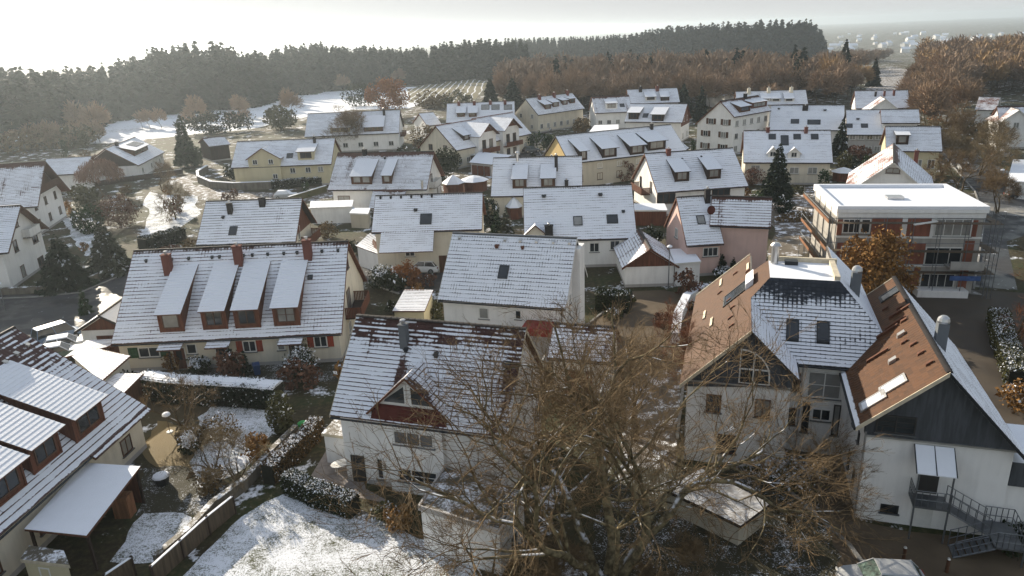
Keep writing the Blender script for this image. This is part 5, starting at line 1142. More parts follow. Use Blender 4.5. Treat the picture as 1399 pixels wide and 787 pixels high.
for x, z in ((9.4, 7.2), (6.6, 7.3)): MB().box((x-.25, -.08, z-1.1), (x+.25, .05, z+1.)).build('pier', M['white'], k0)
for z in (3.0, 6.1): MB().box((-.1, -.1, z-.08), (wid+.1, 0, z+.1)).build('floor_slab', M['white'], k0)
MB().box((8.3, -1.6, 0), (13.2, -.1, .75)).build('low_wall', M['white'], k0); MB().box((11., -1.7, 3.1), (14.2, -.05, 3.3)).build('balcony_slab', M['concrete'], k0); MB().box((11., -1.75, 3.3), (14.2, -1.6, 4.0)).build('balcony_front', M['concrete'], k0)
for i in range(3): window(k0, frame_m((wid, 2.5+i*3.2, 7.2), (0, 1, 0), (1, 0, 0)), 1.6, 1.6, 2)
sc0 = T(empty('scaffold', A, ang), 'tube and plank scaffold round the unfinished brick apartment block', 'scaffold')
pb = MB(); pl_ = MB()
for x in np.linspace(-.9, wid+.9, 7):
    for y in (-1.5, -.65): pb.tube((x, y, 0), (x, y, 8.6 if y < -1 else 8.2), .035, 5)
for y in np.linspace(-1.5, DEP+.5, 6):
    for x in (-1.2, -.5, wid+.5, wid+1.3): pb.tube((x, y, 0), (x, y, 9.2), .035, 5)
pb.build('pole', M['metal'], sc0)
for z in (2.6, 4.9, 7.9):
    pl_.box((-1.2, -1.5, z), (wid+1.3, -.7, z+.05)); pl_.box((-1.25, -.7, z), (-.5, DEP+.5, z+.05)); pl_.box((wid+.5, -.7, z), (wid+1.35, DEP+.5, z+.05))
pl_.build('plank', M['palewood'], sc0)
gb = MB()
for z in (3.6, 5.9, 8.5): gb.tube((-1.2, -1.52, z), (wid+1.3, -1.52, z), .03, 5); gb.tube((-1.27, -1.5, z), (-1.27, DEP+.5, z), .03, 5); gb.tube((wid+1.35, -1.5, z), (wid+1.35, DEP+.5, z), .03, 5)
gb.build('guard_rail', M['metal'], sc0)
for z in (2.65, 4.95, 7.95):
    nb = MB(); nb.box((-1.29, -1.5, z), (-1.25, DEP+.5, z+.35)).build('toe_board', M['orangewood'], sc0)
def local(o, *p): return o.matrix_basis @ Vector(p)
t = T(empty('tarpaulin', local(k0, 12.6, -1.75, 2.0), ang), 'blue tarpaulin hung over the balcony edge of the brick shell', 'tarpaulin'); tb = MB(); tb.loft([[(x, -.06-.05*math.sin(x*5+z*3), z-1.0+1.0) for z in (0, .25, .5)] + [(x, .02, .5), (x, .0, 0)] for x in (-1.5, -1., -.5, 0, .5, 1., 1.4)]); tb.build('sheet', M['tarp'], t)
p0 = local(k0, 8.6, -1.1, 7.95); t = empty('beam', p0, ang+.5); T(t, 'pale loose beam lying over the top scaffold planks', 'beam'); MB().box((-2., -.12, .0), (1.0, .12, .12)).build('board', M['frame'], t)

# ================================================================== small buildings
def shed_roof(name, label, cat, corners, z, dz=(0, 0, 0, 0), roof=None, wall='white', h0=0, open_=False, posts='darkwood', th=.14, wall_in=.25, group=None):
    """small building under one sloped tiled slab; corners FL FR BR BL as pixels at height z+dz"""
    P = [at(*c, z+k) for c, k in zip(corners, dz)]; c = sum(P, Vector())/4; c.z = 0
    root = T(empty(name, c), label, cat, group); Q = [p-c for p in P]; roof = roof or R_SNOW
    smooth_ = roof[0] is M['snow']; rb = MB(); rb.slope(Q[3], Q[2], Q[1], Q[0], th=th, row=9 if smooth_ else .34); rb.build('roof', roof, root)
    k = 1-wall_in/3
    W_ = [Vector((q.x*k, q.y*k, q.z-th-.03)) for q in Q]
    if not open_: MB().hexa([Vector((w.x, w.y, h0)) for w in W_]+W_).build('wall', M[wall], root)
    else:
        for w in W_: MB().box((w.x-.07, w.y-.07, 0), (w.x+.07, w.y+.07, w.z)).build('post', M[posts], root)
        a, b2 = W_[3], W_[2]; MB().hexa([Vector((x, y, z)) for z in (0, min(a.z, b2.z)-.3) for x, y in ((a.x, a.y), (b2.x, b2.y), (b2.x, b2.y+.08), (a.x, a.y+.08))]).build('back_boards', M['redwood'], root)
    return root, Q
r, Q = shed_roof('carport', 'open carport with a smooth snow roof beside the near left corner house', 'carport', [(33, 723), (118.5, 732), (191.6, 637), (116, 632)], 2.6, roof=[M['snow'], M['snow'], M['edge_brown']], open_=True)
MB().box((.6, 1.2, 0), (1.6, 2.0, 1.5)).build('cupboard', M['orangewood'], r)
ys_ = flat_building('shed', 'small pale yellow shed with a square window below the carport', 'shed', [(27, 764), (95, 772), (87, 752), (40, 745)], 2.1, wall='paleyellow', roof='snow_thin', edge='edge_cream')
wall_win(*ys_, 0, .42, 1.3, .7, .7, nx=1)
P0 = House('garage', 'garage with a white snow roof and red brown boarded gable at the roadside', (135, 431), (173, 404), 2.7, 4.2, 30, roof=R_FLATSNOW, wall='white', wb=2.7, gable=('l', 'redwood'))
MB().box((P0.xl-.06, -1.9, 0), (P0.xl-.01, .9, 2.)).build('garage_door', M['redwood'], P0.root)
shed_roof('carport', 'low carport with a striped snowy roof beside the parked snowed cars', 'carport', [(88, 488), (146, 474), (172, 462), (118, 465)], 2.4, open_=True)
shed_roof('shed', 'tiled shed with thin snow on its roof at the end of the row house', 'shed', [(98, 487), (138, 521), (178, 486), (124, 474)], 2.6, (-.2, -.2, .3, .3), roof=R_ROW, wall='cream')
shed_roof('shed', 'lower tiled lean-to beside the shed at the end of the row house', 'shed', [(143, 521), (168, 538), (196, 510), (160, 510)], 2.2, (-.2, -.2, .1, .1), roof=R_SNOW, wall='brownwood')
shed_roof('garage', 'small white garage with a pointed snowy roof below the single skylight house', 'garage', [(486, 336), (519, 348), (537, 341), (506, 318)], 3.0, (-.3, -.5, -.3, 1.0), wall='white')
flat_building('garage', 'flat white garage with bright snow below the twin dormer house', 'garage', [(423, 284), (481, 282), (483, 273), (424, 275)], 2.7, roof='snow')
flat_building('shed', 'small grey shed with a flat snowy lid beside the flat white garage', 'shed', [(477, 291), (503, 292), (506, 284), (482, 284)], 2.4, wall='beige', roof='snow')
shed_roof('shed', 'little garden shed with a tiled roof between the orange bush and the middle white house', 'shed', [(536, 425), (580, 425), (592, 396), (553, 395)], 2.3, (-.3, -.3, .4, .4), roof=R_ROW, wall='paleyellow')
r, Q = shed_roof('garage', 'row of garages with dark red doors behind the narrow dormer house', 'garage', [(641, 222), (672, 225), (700, 212), (654, 207)], 2.8, (-.3, -.3, .2, .2), roof=R_FLATSNOW, wall='white')
for f in (.1, .38, .66): a = Q[0].lerp(Q[1], f); b2 = Q[0].lerp(Q[1], f+.24); MB().hexa([Vector((x, y, z)) for z in (0, 2.) for x, y in ((a.x, a.y-.02), (b2.x, b2.y-.02), (b2.x, b2.y+.3), (a.x, a.y+.3))]).build('garage_door', M['redwood'], r)
flat_building('garage', 'flat white annex joined to the gabled double garage', 'garage', [(922, 360), (958, 357), (945, 339), (914, 340)], 2.8, roof='snow', wall='white')
flat_building('shed', 'red boarded garden shed with a flat snowy roof beside the red balcony house', 'shed', [(866, 287), (912, 287), (908, 278), (866, 278)], 2.4, wall='redwood', roof='snow')
flat_building('carport', 'low dark carport with snow under the terrace gables', 'carport', [(620, 212), (652, 211), (660, 204), (625, 206)], 2.6, wall='darkwood', roof='snow')
flat_building('garage', 'flat snowed garage at the street corner below the white box dormer house', 'garage', [(805, 180), (845, 178), (845, 170), (812, 171)], 2.8, wall='white', roof='snow')
flat_building('garage', 'flat snowed garage nearest the dark hedge in the middle street', 'garage', [(731, 167), (752, 164), (758, 158), (738, 160)], 2.8, wall='redwood', roof='snow')
House('shed', 'small dark red shed with a gable below the red brown boarded gable', (918, 196), (931, 187), 2.2, 5., 36, roof=R_SNOW, wall='redwood', ang=60, length=5, wb=2.2)
flat_building('house', 'white snowed flat hall among the brown trees', 'hall', [(965, 125), (990, 131), (1017, 122), (998, 114)], 5, wall='white', roof='snow')
flat_building('shed', 'low wide grey shed with a snowy flat top in the garden below the winged building', 'shed', [(908, 668), (1012, 718), (1052, 688), (958, 640)], 1.5, wall='beige', roof='snow_flat', edge='edge_dark')
flat_building('garage', 'snowed flat roof by the road at the far right', 'garage', [(1376, 247), (1420, 250), (1415, 218), (1384, 218)], 2.8, roof='snow')
h = House('house', 'white house at the right edge with red snow free roof strips', (1338, 132), (1367, 131), (1340, 150), 8.5, 40, roof=R_RUST, wall='white', ang=-40); h.auto('f', 2, 1.8)
h = House('house', 'snowy roofed house at the right edge behind the green conifer', (1362, 145), (1420, 146), (1366, 167), 8.5, 40, roof=R_SNOW, wall='white', ang=-17.5); h.skylight((1377, 160), 1.4, 1.2); h.auto('f', 4, 2.)
h = House('house', 'red roofed house at the far right edge, its gable to the road', (1393, 150), (1393, 140), 3.6, 8.3, 40, roof=R_RUST, wall='white', ang=72.5, length=9); h.auto('l', 1, 5.)

# garden pavilions
def pavilion(label, px, r, hw, hr, n=6):
    p = at(*px, 0); root = T(empty('garden_pavilion', p), label, 'pavilion'); a = [(math.cos(2*math.pi*k/n)*r, math.sin(2*math.pi*k/n)*r) for k in range(n)]
    MB().prism([(x*.85, y*.85) for x, y in a], 0, hw).build('wall', M['redwood'], root)
    rb = MB()
    for k in range(n): rb.face([(*a[k], hw), (*a[(k+1) % n], hw), (a[(k+1) % n][0]*.45, a[(k+1) % n][1]*.45, hw+hr*.62), (a[k][0]*.45, a[k][1]*.45, hw+hr*.62)]); rb.face([(a[k][0]*.45, a[k][1]*.45, hw+hr*.62), (a[(k+1) % n][0]*.45, a[(k+1) % n][1]*.45, hw+hr*.62), (0, 0, hw+hr)])
    rb.build('roof', M['snow'], root); return root
pavilion('red pavilion with a pointed snow roof left of the other', (620, 265), 2.2, 2.1, 1.5); pavilion('red pavilion with a broad flat snow roof right of the other', (648, 260), 2.9, 2.0, .9, 8)
pavilion('little snow topped red pavilion between the two skylight houses', (703, 298), 1.4, 1.9, 1.6); pavilion('white topped round pavilion by the tall conifer', (1151, 246), 2.2, 1.6, .8, 8)

# ================================================================== cars and street things
def car(label, px, ang, col, snow=False, L=4.3, Wd=1.78, H=1.46, van=False, group=None, loc=None, tint=None):
    p = loc or at(*px, 0); root = T(empty('parked_car', p, R(ang)), label, 'car', group); paint = m_plain('car_paint', col, .42, .04, spec=.35); k = L/4.3
    # body: cross sections along the length
    prof = [(-2.15, .35, .62, .70), (-2.1, .24, .80, .80), (-1.6, .2, .92, .88), (-.8, .2, .95, .89), (.4, .2, .93, .89), (1.1, .2, .88, .88), (1.75, .22, .78, .84), (2.08, .26, .64, .74), (2.15, .34, .52, .62)]
    if van: prof = [(x, a, b+.12, w) for x, a, b, w in prof]
    rings = []
    for x, a, b2, w in prof:
        w *= Wd/1.78; ring = [(x*k, -w*.94, a), (x*k, -w, a+.22), (x*k, -w, (a+b2)/2+.05), (x*k, -w*.93, b2), (x*k, -w*.5, b2+.03), (x*k, w*.5, b2+.03), (x*k, w*.93, b2), (x*k, w, (a+b2)/2+.05), (x*k, w, a+.22), (x*k, w*.94, a)]; rings.append(ring)
    body = MB().loft(rings).build('body', paint, root, smooth=True)
    xs_ = (-1.95, -1.45, .35, 1.05) if not van else (-2.05, -1.8, .9, 1.5); zb, zt = (.90, H) if not van else (1.0, H+.4); w = .80*Wd/1.78; wt = .62*Wd/1.78
    B = [Vector(q) for q in ((xs_[0]*k, -w, zb), (xs_[3]*k, -w, zb), (xs_[3]*k, w, zb), (xs_[0]*k, w, zb))]; Tp = [Vector(q) for q in ((xs_[1]*k, -wt, zt), (xs_[2]*k, -wt, zt), (xs_[2]*k, wt, zt), (xs_[1]*k, wt, zt))]
    MB().hexa(B+Tp, 0, 0).build('glazing', M['snow'] if snow == 2 else (tint or M['glass']), root)
    rb = MB(); R4 = [q+Vector((0, 0, .004)) for q in Tp]; rb.hexa([Vector((q.x*1.02, q.y*1.03, q.z)) for q in R4]+[Vector((q.x*.96, q.y*.9, q.z+(.1 if snow else .05))) for q in R4])
    for sx in (-1, 1):
        for i in (0, 1): a, c = (B[0], Tp[0]) if i == 0 else (B[1], Tp[1]); rb.tube((a.x, sx*abs(a.y), a.z), (c.x, sx*abs(c.y), c.z), .045, 4)
        m1 = Vector(((xs_[0]+xs_[3])/2*k, sx*w*1.005, zb)); m2 = Vector(((xs_[1]+xs_[2])/2*k, sx*wt*1.005, zt)); rb.tube(m1, m2, .045, 4)
    rb.build('roof', M['snow'] if snow else paint, root)
    for x in (-1.32*k, 1.35*k):
        for y in (-.86, .86):
            y *= Wd/1.78; wb_ = MB(); wb_.tube((x, y-.1, .32), (x, y+.1, .32), .32, 16); wo = wb_.build('wheel', M['darkmetal'], root); MB().tube((x, y-.112, .32), (x, y+.112, .32), .19, 12).build('rim', M['zinc'], wo)
    for y in (-.6, .6): MB().box((2.05*k, y-.16, .58), (2.12*k, y+.16, .70)).build('headlight', M['frame'], root); MB().box((-2.16*k, y-.16, .66), (-2.1*k, y+.16, .82)).build('tail_light', M['redroof'], root)
    for y in (-.93, .93): MB().box((.55*k, min(y, y*1.08)*Wd/1.78, .92), (.72*k, max(y, y*1.08)*Wd/1.78, 1.04)).build('mirror', paint, root)
    if snow: MB().hexa([Vector((x*k, y, z)) for z in (.86, .93) for x, y in ((1.0, -.7), (2.0, -.55), (2.0, .55), (1.0, .7))]).build('bonnet_snow', M['snow'], root)
    return root
m_icy = m_plain('frosted_green_glass', (.05, .085, .07), .2, .7, 3.)
car('silver car with a frosted greenish windscreen at the bottom right corner', (1204, 806), 172, (.34, .35, .36), L=4.3, tint=m_icy)
car('white hatchback parked beside the single skylight house', (578, 371), 168, (.75, .75, .75)); car('blue grey van parked at the near left road', (80, 466), 52, (.16, .22, .32), van=True)
car('snow covered pale car parked behind the blue grey van', (92, 478), 24, (.5, .5, .5), snow=True); car('half hidden snowed green car nearest the left corner roof', (82, 490), 24, (.12, .17, .14), snow=True)
car('car buried in snow on the lane behind the two dark chimneys', (391, 271), 4, (.4, .4, .4), snow=2)
car('black car parked at the far right road edge, nearer the corner', (1391, 270), 5, (.015, .015, .018)); car('dark estate car at the far right road edge, further back', (1391, 254), 5, (.02, .022, .025), L=4.6)
car('dark car parked in the middle street before the twin gables', (709, 206), 15, (.025, .025, .03)); car('black car parked in shade at the end of the middle street', (694, 213), 30, (.02, .02, .022)); 
car('silver car parked under bare trees beside the upper right road', (1316, 232), 70, (.4, .41, .42)); car('pale snowed car parked behind the silver one at the upper right road', (1314, 220), 70, (.4, .4, .4), snow=True)
car('snowed car standing by the bare tree left of the far right garage', (1368, 215), 20, (.3, .3, .3), snow=True)
def lamp(label, px, h, top=None):
    p = at(*px, 0); root = T(empty('street_lamp', p), label, 'lamp'); MB().tube((0, 0, 0), (0, 0, h), .06, 8, 0, .04).build('pole', M['metal'], root); hd = MB(); hd.tube((0, 0, h), (0, 0, h+.12), .32, 10, 0, .28).tube((0, 0, h+.12), (0, 0, h+.24), .28, 10, 0, .05); hd.build('lamp_head', M['snow'], root); return root
lamp('street lamp with a snowy head at the far left road', (8, 424), 3.2); lamp('slim lamp post in front of the gabled double garage', (913, 393), 4.8); lamp('slim lamp post beside the road behind the brick shell', (1362, 276), 5.)
def bollard(label, px): p = at(*px, 0); root = T(empty('bollard', p), label, 'bollard', 'bollards along the tan forecourt'); MB().tube((0, 0, 0), (0, 0, .85), .09, 10).build('post', M['brownwood'], root); MB().tube((0, 0, .85), (0, 0, .93), .1, 10, 0, .06).build('cap', M['zinc'], root)
bollard('bollard nearest the silver car on the forecourt', (1234, 766)); bollard('pale bollard below the steel fire stair', (1293, 782))
p = at(352, 512); r = T(empty('wheelie_bin', p, .4), 'blue wheelie bin in front of the row house', 'bin'); mb = MB(); mb.hexa([Vector(q) for q in ((-.25, -.28, .1), (.25, -.28, .1), (.25, .28, .1), (-.25, .28, .1), (-.3, -.36, 1.0), (.3, -.36, 1.0), (.3, .36, 1.0), (-.3, .36, 1.0))]).build('body', M['blue'], r); MB().hexa([Vector(q) for q in ((-.32, -.4, 1.005), (.32, -.4, 1.005), (.32, .38, 1.005), (-.32, .38, 1.005), (-.28, -.36, 1.08), (.28, -.36, 1.08), (.28, .34, 1.12), (-.28, .34, 1.12))]).build('lid', M['blue'], r)
for x in (-.28, .28): MB().tube((x-.05, .26, .12), (x+.05, .26, .12), .12, 10).build('wheel', M['darkmetal'], r)
p = at(414, 584); r = T(empty('garden_tub', p), 'bright green upturned tub beside the clipped green bush', 'tub'); MB().loft([[(math.cos(t)*q, math.sin(t)*q, z) for t in [2*math.pi*k/14 for k in range(14)]] for q, z in ((.42, 0), (.45, .15), (.38, .4), (.2, .52), (.02, .55))]).build('shell', M['greenp'], r)
p = at(468, 645); r = T(empty('garden_table', p, .5), 'pale oval garden table on the terrace of the front house', 'table'); MB().loft([[(math.cos(t)*.75, math.sin(t)*.48, z) for t in [2*math.pi*k/18 for k in range(18)]] for z in (.68, .73)]).build('tabletop', M['frame'], r)
for x in (-.4, .4):
    for y in (-.25, .25): MB().tube((x, y, 0), (x, y, .68), .025, 6).build('leg', M['frame'], r)
p = at(232, 590); r = T(empty('bird_feeder', p), 'bird feeder on a thin post with a rounded cap of snow', 'bird feeder'); MB().tube((0, 0, 0), (0, 0, 1.5), .03, 6).build('post', M['palewood'], r); MB().tube((0, 0, .0), (0, 0, .06), .27, 14, 0, .22).build('base', M['frame'], r); MB().loft([[(math.cos(t)*q, math.sin(t)*q, z) for t in [2*math.pi*k/12 for k in range(12)]] for q, z in ((.15, 1.35), (.31, 1.45), (.28, 1.58), (.17, 1.66), (.03, 1.69))]).build('roof', M['snow'], r)
p = at(186, 598); r = T(empty('patio_table', p), 'small round snowed table beside the corner of the near left house', 'table'); MB().tube((0, 0, .68), (0, 0, .76), .5, 16).build('tabletop', M['snow'], r); MB().tube((0, 0, 0), (0, 0, .68), .05, 6, 0, .05).build('leg', M['frame'], r)
p = at(160, 600); r = T(empty('folded_lounger', p), 'dark patio chair with a little snow beside the near left house', 'chair'); MB().box((-.3, -.3, .4), (.3, .3, .46)).build('seat', M['snow'], r); MB().box((-.3, .26, .46), (.3, .32, .95)).build('backrest', M['darkwood'], r)
for x in (-.27, .27):
    for y in (-.27, .27): MB().box((x-.03, y-.03, 0), (x+.03, y+.03, .4)).build('leg', M['darkwood'], r)
p = at(222, 661); r = T(empty('covered_grill', p), 'snow covered dark garden grill on the shaded lawn', 'grill'); MB().loft([[(math.cos(t)*q, math.sin(t)*q, z) for t in [2*math.pi*k/10 for k in range(10)]] for q, z in ((.4, 0), (.5, .3), (.55, .6))]).build('cover', M['darkmetal'], r); MB().loft([[(math.cos(t)*q, math.sin(t)*q, z) for t in [2*math.pi*k/10 for k in range(10)]] for q, z in ((.56, .6), (.5, .72), (.2, .82), (.02, .84))]).build('snow_cap', M['snow'], r)
def stone(label, px, s): p = at(*px, 0); r = T(empty('boulder', p, s), label, 'boulder'); rr = random.Random(s*99); MB().loft([[(math.cos(t)*q*s*rr.uniform(.85, 1.15), math.sin(t)*q*s*.8*rr.uniform(.85, 1.15), z*s) for t in [2*math.pi*k/9 for k in range(9)]] for q, z in ((1, -.1), (1.05, .25), (.75, .55), (.2, .68))]).build('stone', M['snow_thin'], r)
stone('snow topped stone left of two at the end of the clipped hedge', (494, 705), .38); stone('snow topped stone right of two at the end of the clipped hedge', (507, 709), .34); stone('grey rock by the door of the big white house', (491, 652), .35)

# ================================================================== garden walls, fences, hedges
def fence(name, label, ps, h, m='palewood', cap='snow', gap=2.2):
    P = line_px(ps); o = P[0].copy(); Q = [p-o for p in P]; root = T(empty(name, o), label, 'fence'); mb = MB(); strip(mb, Q, .06, .05, h); mb.build('boards', M[m], root)
    if cap: cb = MB(); strip(cb, Q, .14, h+.002, h+.05); cb.build('snow_cap', M[cap], root)
    for a, b2 in zip(Q, Q[1:]):
        n = max(1, int((b2-a).length/gap))
        for k in range(n+1):
            if k == n and b2 is not Q[-1]: continue
            q = a.lerp(b2, k/n); MB().box((q.x-.06, q.y-.06, 0), (q.x+.06, q.y+.06, h+.1)).build('post', M['darkwood'], root)
fence('board_fence', 'long board fence with a thin snow edge between the two gardens', [(322, 702), (287, 731), (212, 801)], 1.3); fence('board_fence', 'short board fence with a snow edge at the bottom of the shed', [(186, 790), (150, 815)], 1.4)
garden_wall('stone_wall', 'rubble stone garden wall beside the dry garden', 'wall', [(406, 594), (370, 630), (336, 668), (293, 700), (262, 735), (215, 775)], .8, .35, 'stone', 'snow_thin')
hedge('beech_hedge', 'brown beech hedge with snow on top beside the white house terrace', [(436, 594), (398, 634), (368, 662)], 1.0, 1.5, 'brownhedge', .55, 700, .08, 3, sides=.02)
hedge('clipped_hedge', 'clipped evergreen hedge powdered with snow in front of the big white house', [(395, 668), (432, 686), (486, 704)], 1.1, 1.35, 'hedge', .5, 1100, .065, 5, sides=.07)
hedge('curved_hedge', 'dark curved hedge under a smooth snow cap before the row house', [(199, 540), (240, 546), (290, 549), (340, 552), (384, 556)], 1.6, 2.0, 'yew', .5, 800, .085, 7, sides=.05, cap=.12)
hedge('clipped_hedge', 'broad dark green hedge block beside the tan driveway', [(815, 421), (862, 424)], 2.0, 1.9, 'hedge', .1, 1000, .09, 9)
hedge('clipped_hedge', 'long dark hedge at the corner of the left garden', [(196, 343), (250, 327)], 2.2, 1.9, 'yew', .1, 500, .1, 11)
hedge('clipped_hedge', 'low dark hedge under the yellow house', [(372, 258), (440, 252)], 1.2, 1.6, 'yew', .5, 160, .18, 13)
garden_wall('garden_wall', 'curved garden wall topped with snow round the yellow house', 'wall', [(284, 235), (271, 243), (272, 250), (290, 258), (320, 260), (376, 258)], 1.5, .5, 'stone', 'snow', caph=.12)
garden_wall('garden_wall', 'low retaining wall along the left road', 'wall', [(-40, 404), (40, 401), (90, 397), (130, 384), (178, 362)], .8, .3, 'stone', 'snow_thin')
garden_wall('garden_wall', 'white capped wall rising beside the twin dormer house', 'wall', [(395, 278), (446, 262)], 1.2, .35, 'olive', 'snow', caph=.1)
fence('garden_fence', 'dark fence below the left garden by the weeping tree', [(100, 262), (150, 252), (215, 243), (250, 238)], 1.2, 'darkwood')
garden_wall('retaining_wall', 'snow topped pale wall curving beside the driveway', 'wall', [(922, 470), (926, 440), (938, 415), (958, 402)], 1.0, .8, 'white', 'snow', caph=.1)

def kerb(ps, z=.12): P = line_px(ps); mb = MB(); strip(mb, P, .22, 0, z); T(mb.build('kerb', M['pavement']), kind='structure')
kerb([(1330, 396), (1345, 300), (1332, 262), (1292, 216)]); kerb([(862, 398), (838, 416), (800, 446)]); kerb([(955, 440), (936, 505), (925, 600)]); kerb([(-40, 410), (50, 406), (110, 400), (172, 374)]); kerb([(1085, 622), (1060, 655), (1110, 700), (1160, 745), (1200, 800)]); kerb([(545, 402), (515, 392), (470, 372)]); kerb([(735, 205), (745, 222)])
T(MB().face([(p.x, p.y, .03) for p in (at(1195, 385), at(1330, 397), at(1345, 404), at(1200, 391))]).build('pavement', M['pavement']), kind='structure')
car('grey car parked along the middle street below the tall hedge bush', (726, 208), 20, (.10, .11, .12)); car('white car parked by the flat snowed garage in the middle street', (752, 178), 60, (.6, .6, .6)); car('dark blue car on the asphalt car park behind the right wing', (1292, 416), 8, (.02, .035, .07)) if False else None
# ================================================================== trees
M['bark_lit'] = m_bark('sunlit_bark', (.075, .058, .032), (.25, .205, .115), .9)  # lighter copy of the bark: sunlight on the limbs put into its colour
# the big bare tree in front: several stems, wide crown
def big_tree():
    rng = np.random.default_rng(21); p = at(832, 790, 0); p.z = 0; segs = []; tw = []
    K = dict(step=.75, taper=.6, wob=.17, up=.03, levels=4, side=.82, ang=(.5, 1.2), len=(.50, .78), fork=2, first=3)
    for a, lean, r, L in ((2.6, .62, .30, 5.0), (1.5, .22, .34, 5.4), (.5, .55, .32, 5.2), (-.3, .78, .27, 5.0), (3.3, .8, .26, 5.0), (4.9, .4, .2, 3.8)):
        d = Vector((math.cos(a)*lean, math.sin(a)*lean, 1)).normalized(); grow(segs, tw, rng, Vector((math.cos(a)*.35, math.sin(a)*.35, -.2)), d, r, L, 0, K)
    root = T(empty('bare_tree', p), 'huge many stemmed bare tree with pale limbs coloured as sunlit in the foreground', 'tree')
    t2 = []
    for q, d in tw:
        for j in range(4):
            e = (d+Vector(rng.normal(size=3)*.6)).normalized(); l = rng.uniform(.35, .8); m = q+e*l*.5; s0 = q-d*rng.uniform(0, .5); t2.append((s0, m, .009, .008)); t2.append((m, m+(e+Vector(rng.normal(size=3)*.35)).normalized()*l*.5, .008, .005))
    print('big tree', len(segs), len(t2))
    top = float(np.percentile([s[1].z for s in segs], 97)); f = 13.4/top; S = [(a*f, b*f, ra, rb) for a, b, ra, rb in segs if b.z*f < 14.3]; t2 = [(a*f, b*f, ra, rb) for a, b, ra, rb in t2 if b.z*f < 14.5]
    lim = [s for s in S if s[2] >= .12]; br = [s for s in S if .035 <= s[2] < .12]; sm = [s for s in S if s[2] < .035]
    segs_mesh('trunk', lim+br, [M['bark_lit']], root); segs_mesh('twigs', sm+t2, [M['twig']], root, rmin=.007)
big_tree()
bare_tree('bare_tree', 'dark bare tree beside the entrance of the winged building', (1080, 712), 6.4, seed=4, stems=2, spread=1.3, tw=6, twl=.55)
bare_tree('bare_shrub', 'spreading bare shrub over the flat white garage', (668, 804), 4.4, seed=6, stems=3, spread=1.5, tw=3, twl=.6, P=dict(levels=4), cat='shrub')
bare_tree('bare_shrub', 'bare brown thicket at the foot of the huge bare tree', (740, 806), 2.8, seed=8, stems=6, spread=1.7, tw=6, twl=.6, cat='shrub', P=dict(levels=4))
bare_tree('bare_shrub', 'bare shrub at the bottom edge right of the huge tree', (930, 812), 2.8, seed=9, stems=5, spread=1.8, tw=6, twl=.5, cat='shrub')
bare_tree('bare_tree', 'red twigged slender tree between the driveway and the winged building', (958, 565), 7.6, ('bark', 'redtwig'), seed=12, stems=4, spread=.5, tw=8, twl=.6, P=dict(up=.14))
bare_tree('bare_shrub', 'reddish bush on the wall by the driveway', (945, 468), 4.2, ('redtwig', 'redtwig'), seed=13, stems=6, spread=.9, tw=8, twl=.5, cat='shrub', P=dict(levels=3))
bare_tree('bare_tree', 'bare tree behind the low tiled outbuilding', (868, 600), 8.2, seed=15, stems=3, spread=.8, tw=6, twl=.6)
bare_tree('bare_shrub', 'tall brown shrub in the dry garden under the curved hedge', (250, 580), 4.2, ('bark', 'twig'), seed=16, stems=5, spread=1.2, tw=8, twl=.5, cat='shrub', P=dict(levels=3))
bare_tree('bare_shrub', 'loose pale shrub in the middle of the dry garden', (290, 640), 3.0, ('bark', 'paletwig'), seed=17, stems=6, spread=1.4, tw=8, twl=.5, cat='shrub', P=dict(levels=3))
bare_tree('bare_shrub', 'yellowish twiggy shrub above the stone garden wall', (325, 655), 3.0, ('bark', 'paletwig'), seed=18, stems=6, spread=1.2, tw=9, twl=.5, cat='shrub', P=dict(levels=3))
shrub('dry_bush', 'orange brown dry bush leaning on the stone wall', (352, 632), (.9, .9, 1.1), 'amber', 500, .16); shrub('dry_bush', 'brown dry bush right of the bird feeder', (268, 605), (1.3, 1.1, .8), 'drybrush', 600, .14, k=20); shrub('dry_bush', 'sparse brown bush under the curved hedge', (300, 600), (1.6, 1.2, 1.0), 'drybrush', 600, .12, k=22, snow=.1); shrub('dry_bush', 'straw coloured clump below the loose pale shrub', (285, 665), (1.5, 1.1, .6), 'drybrush', 500, .14)
shrub('evergreen_bush', 'upright clipped green bush at the end of the curved hedge', (388, 590), (1.0, .95, 1.6), 'olive', 1900, .13, .1, k=30, spread=.22); shrub('evergreen_bush', 'round bush wearing a thick cap of snow in the dry garden', (261, 617), (.85, .85, .75), 'hedge', 900, .12, .95, snowz=.05)
shrub('evergreen_bush', 'round snow powdered bush before the row house', (413, 514), (1.5, 1.4, 1.35), 'hedge', 2400, .10, .4, k=26, snowz=.0); shrub('evergreen_bush', 'green bush against the end of the row house', (418, 492), (1.2, 1.1, 1.5), 'olive', 1300, .14, .1, k=24); shrub('evergreen_bush', 'dark low bush by the first door of the row house', (272, 508), (1.4, .9, .7), 'hedge', 800, .14, .5)
shrub('dry_bush', 'orange plant by the left door of the row house', (236, 506), (.7, .6, .8), 'amber', 400, .13); conifer('slim dark column by the middle door of the row house', (318, 510), (315, 470), .75, 'yew', 700, .3, .02, droop=.1, ragged=.1); conifer('smaller slim dark column beside the blue bin', (337, 512), (335, 478), .5, 'yew', 500, .25, .02, droop=.1, ragged=.1)
shrub('dry_bush', 'bushy rust and green plants at the hedge end by the garage', (545, 718), (1.2, .8, .65), 'amber', 800, .12, .05, k=22); shrub('dry_bush', 'low green and brown plants beside the white garage wall', (530, 708), (.9, .7, .5), 'olive', 500, .12, .2)
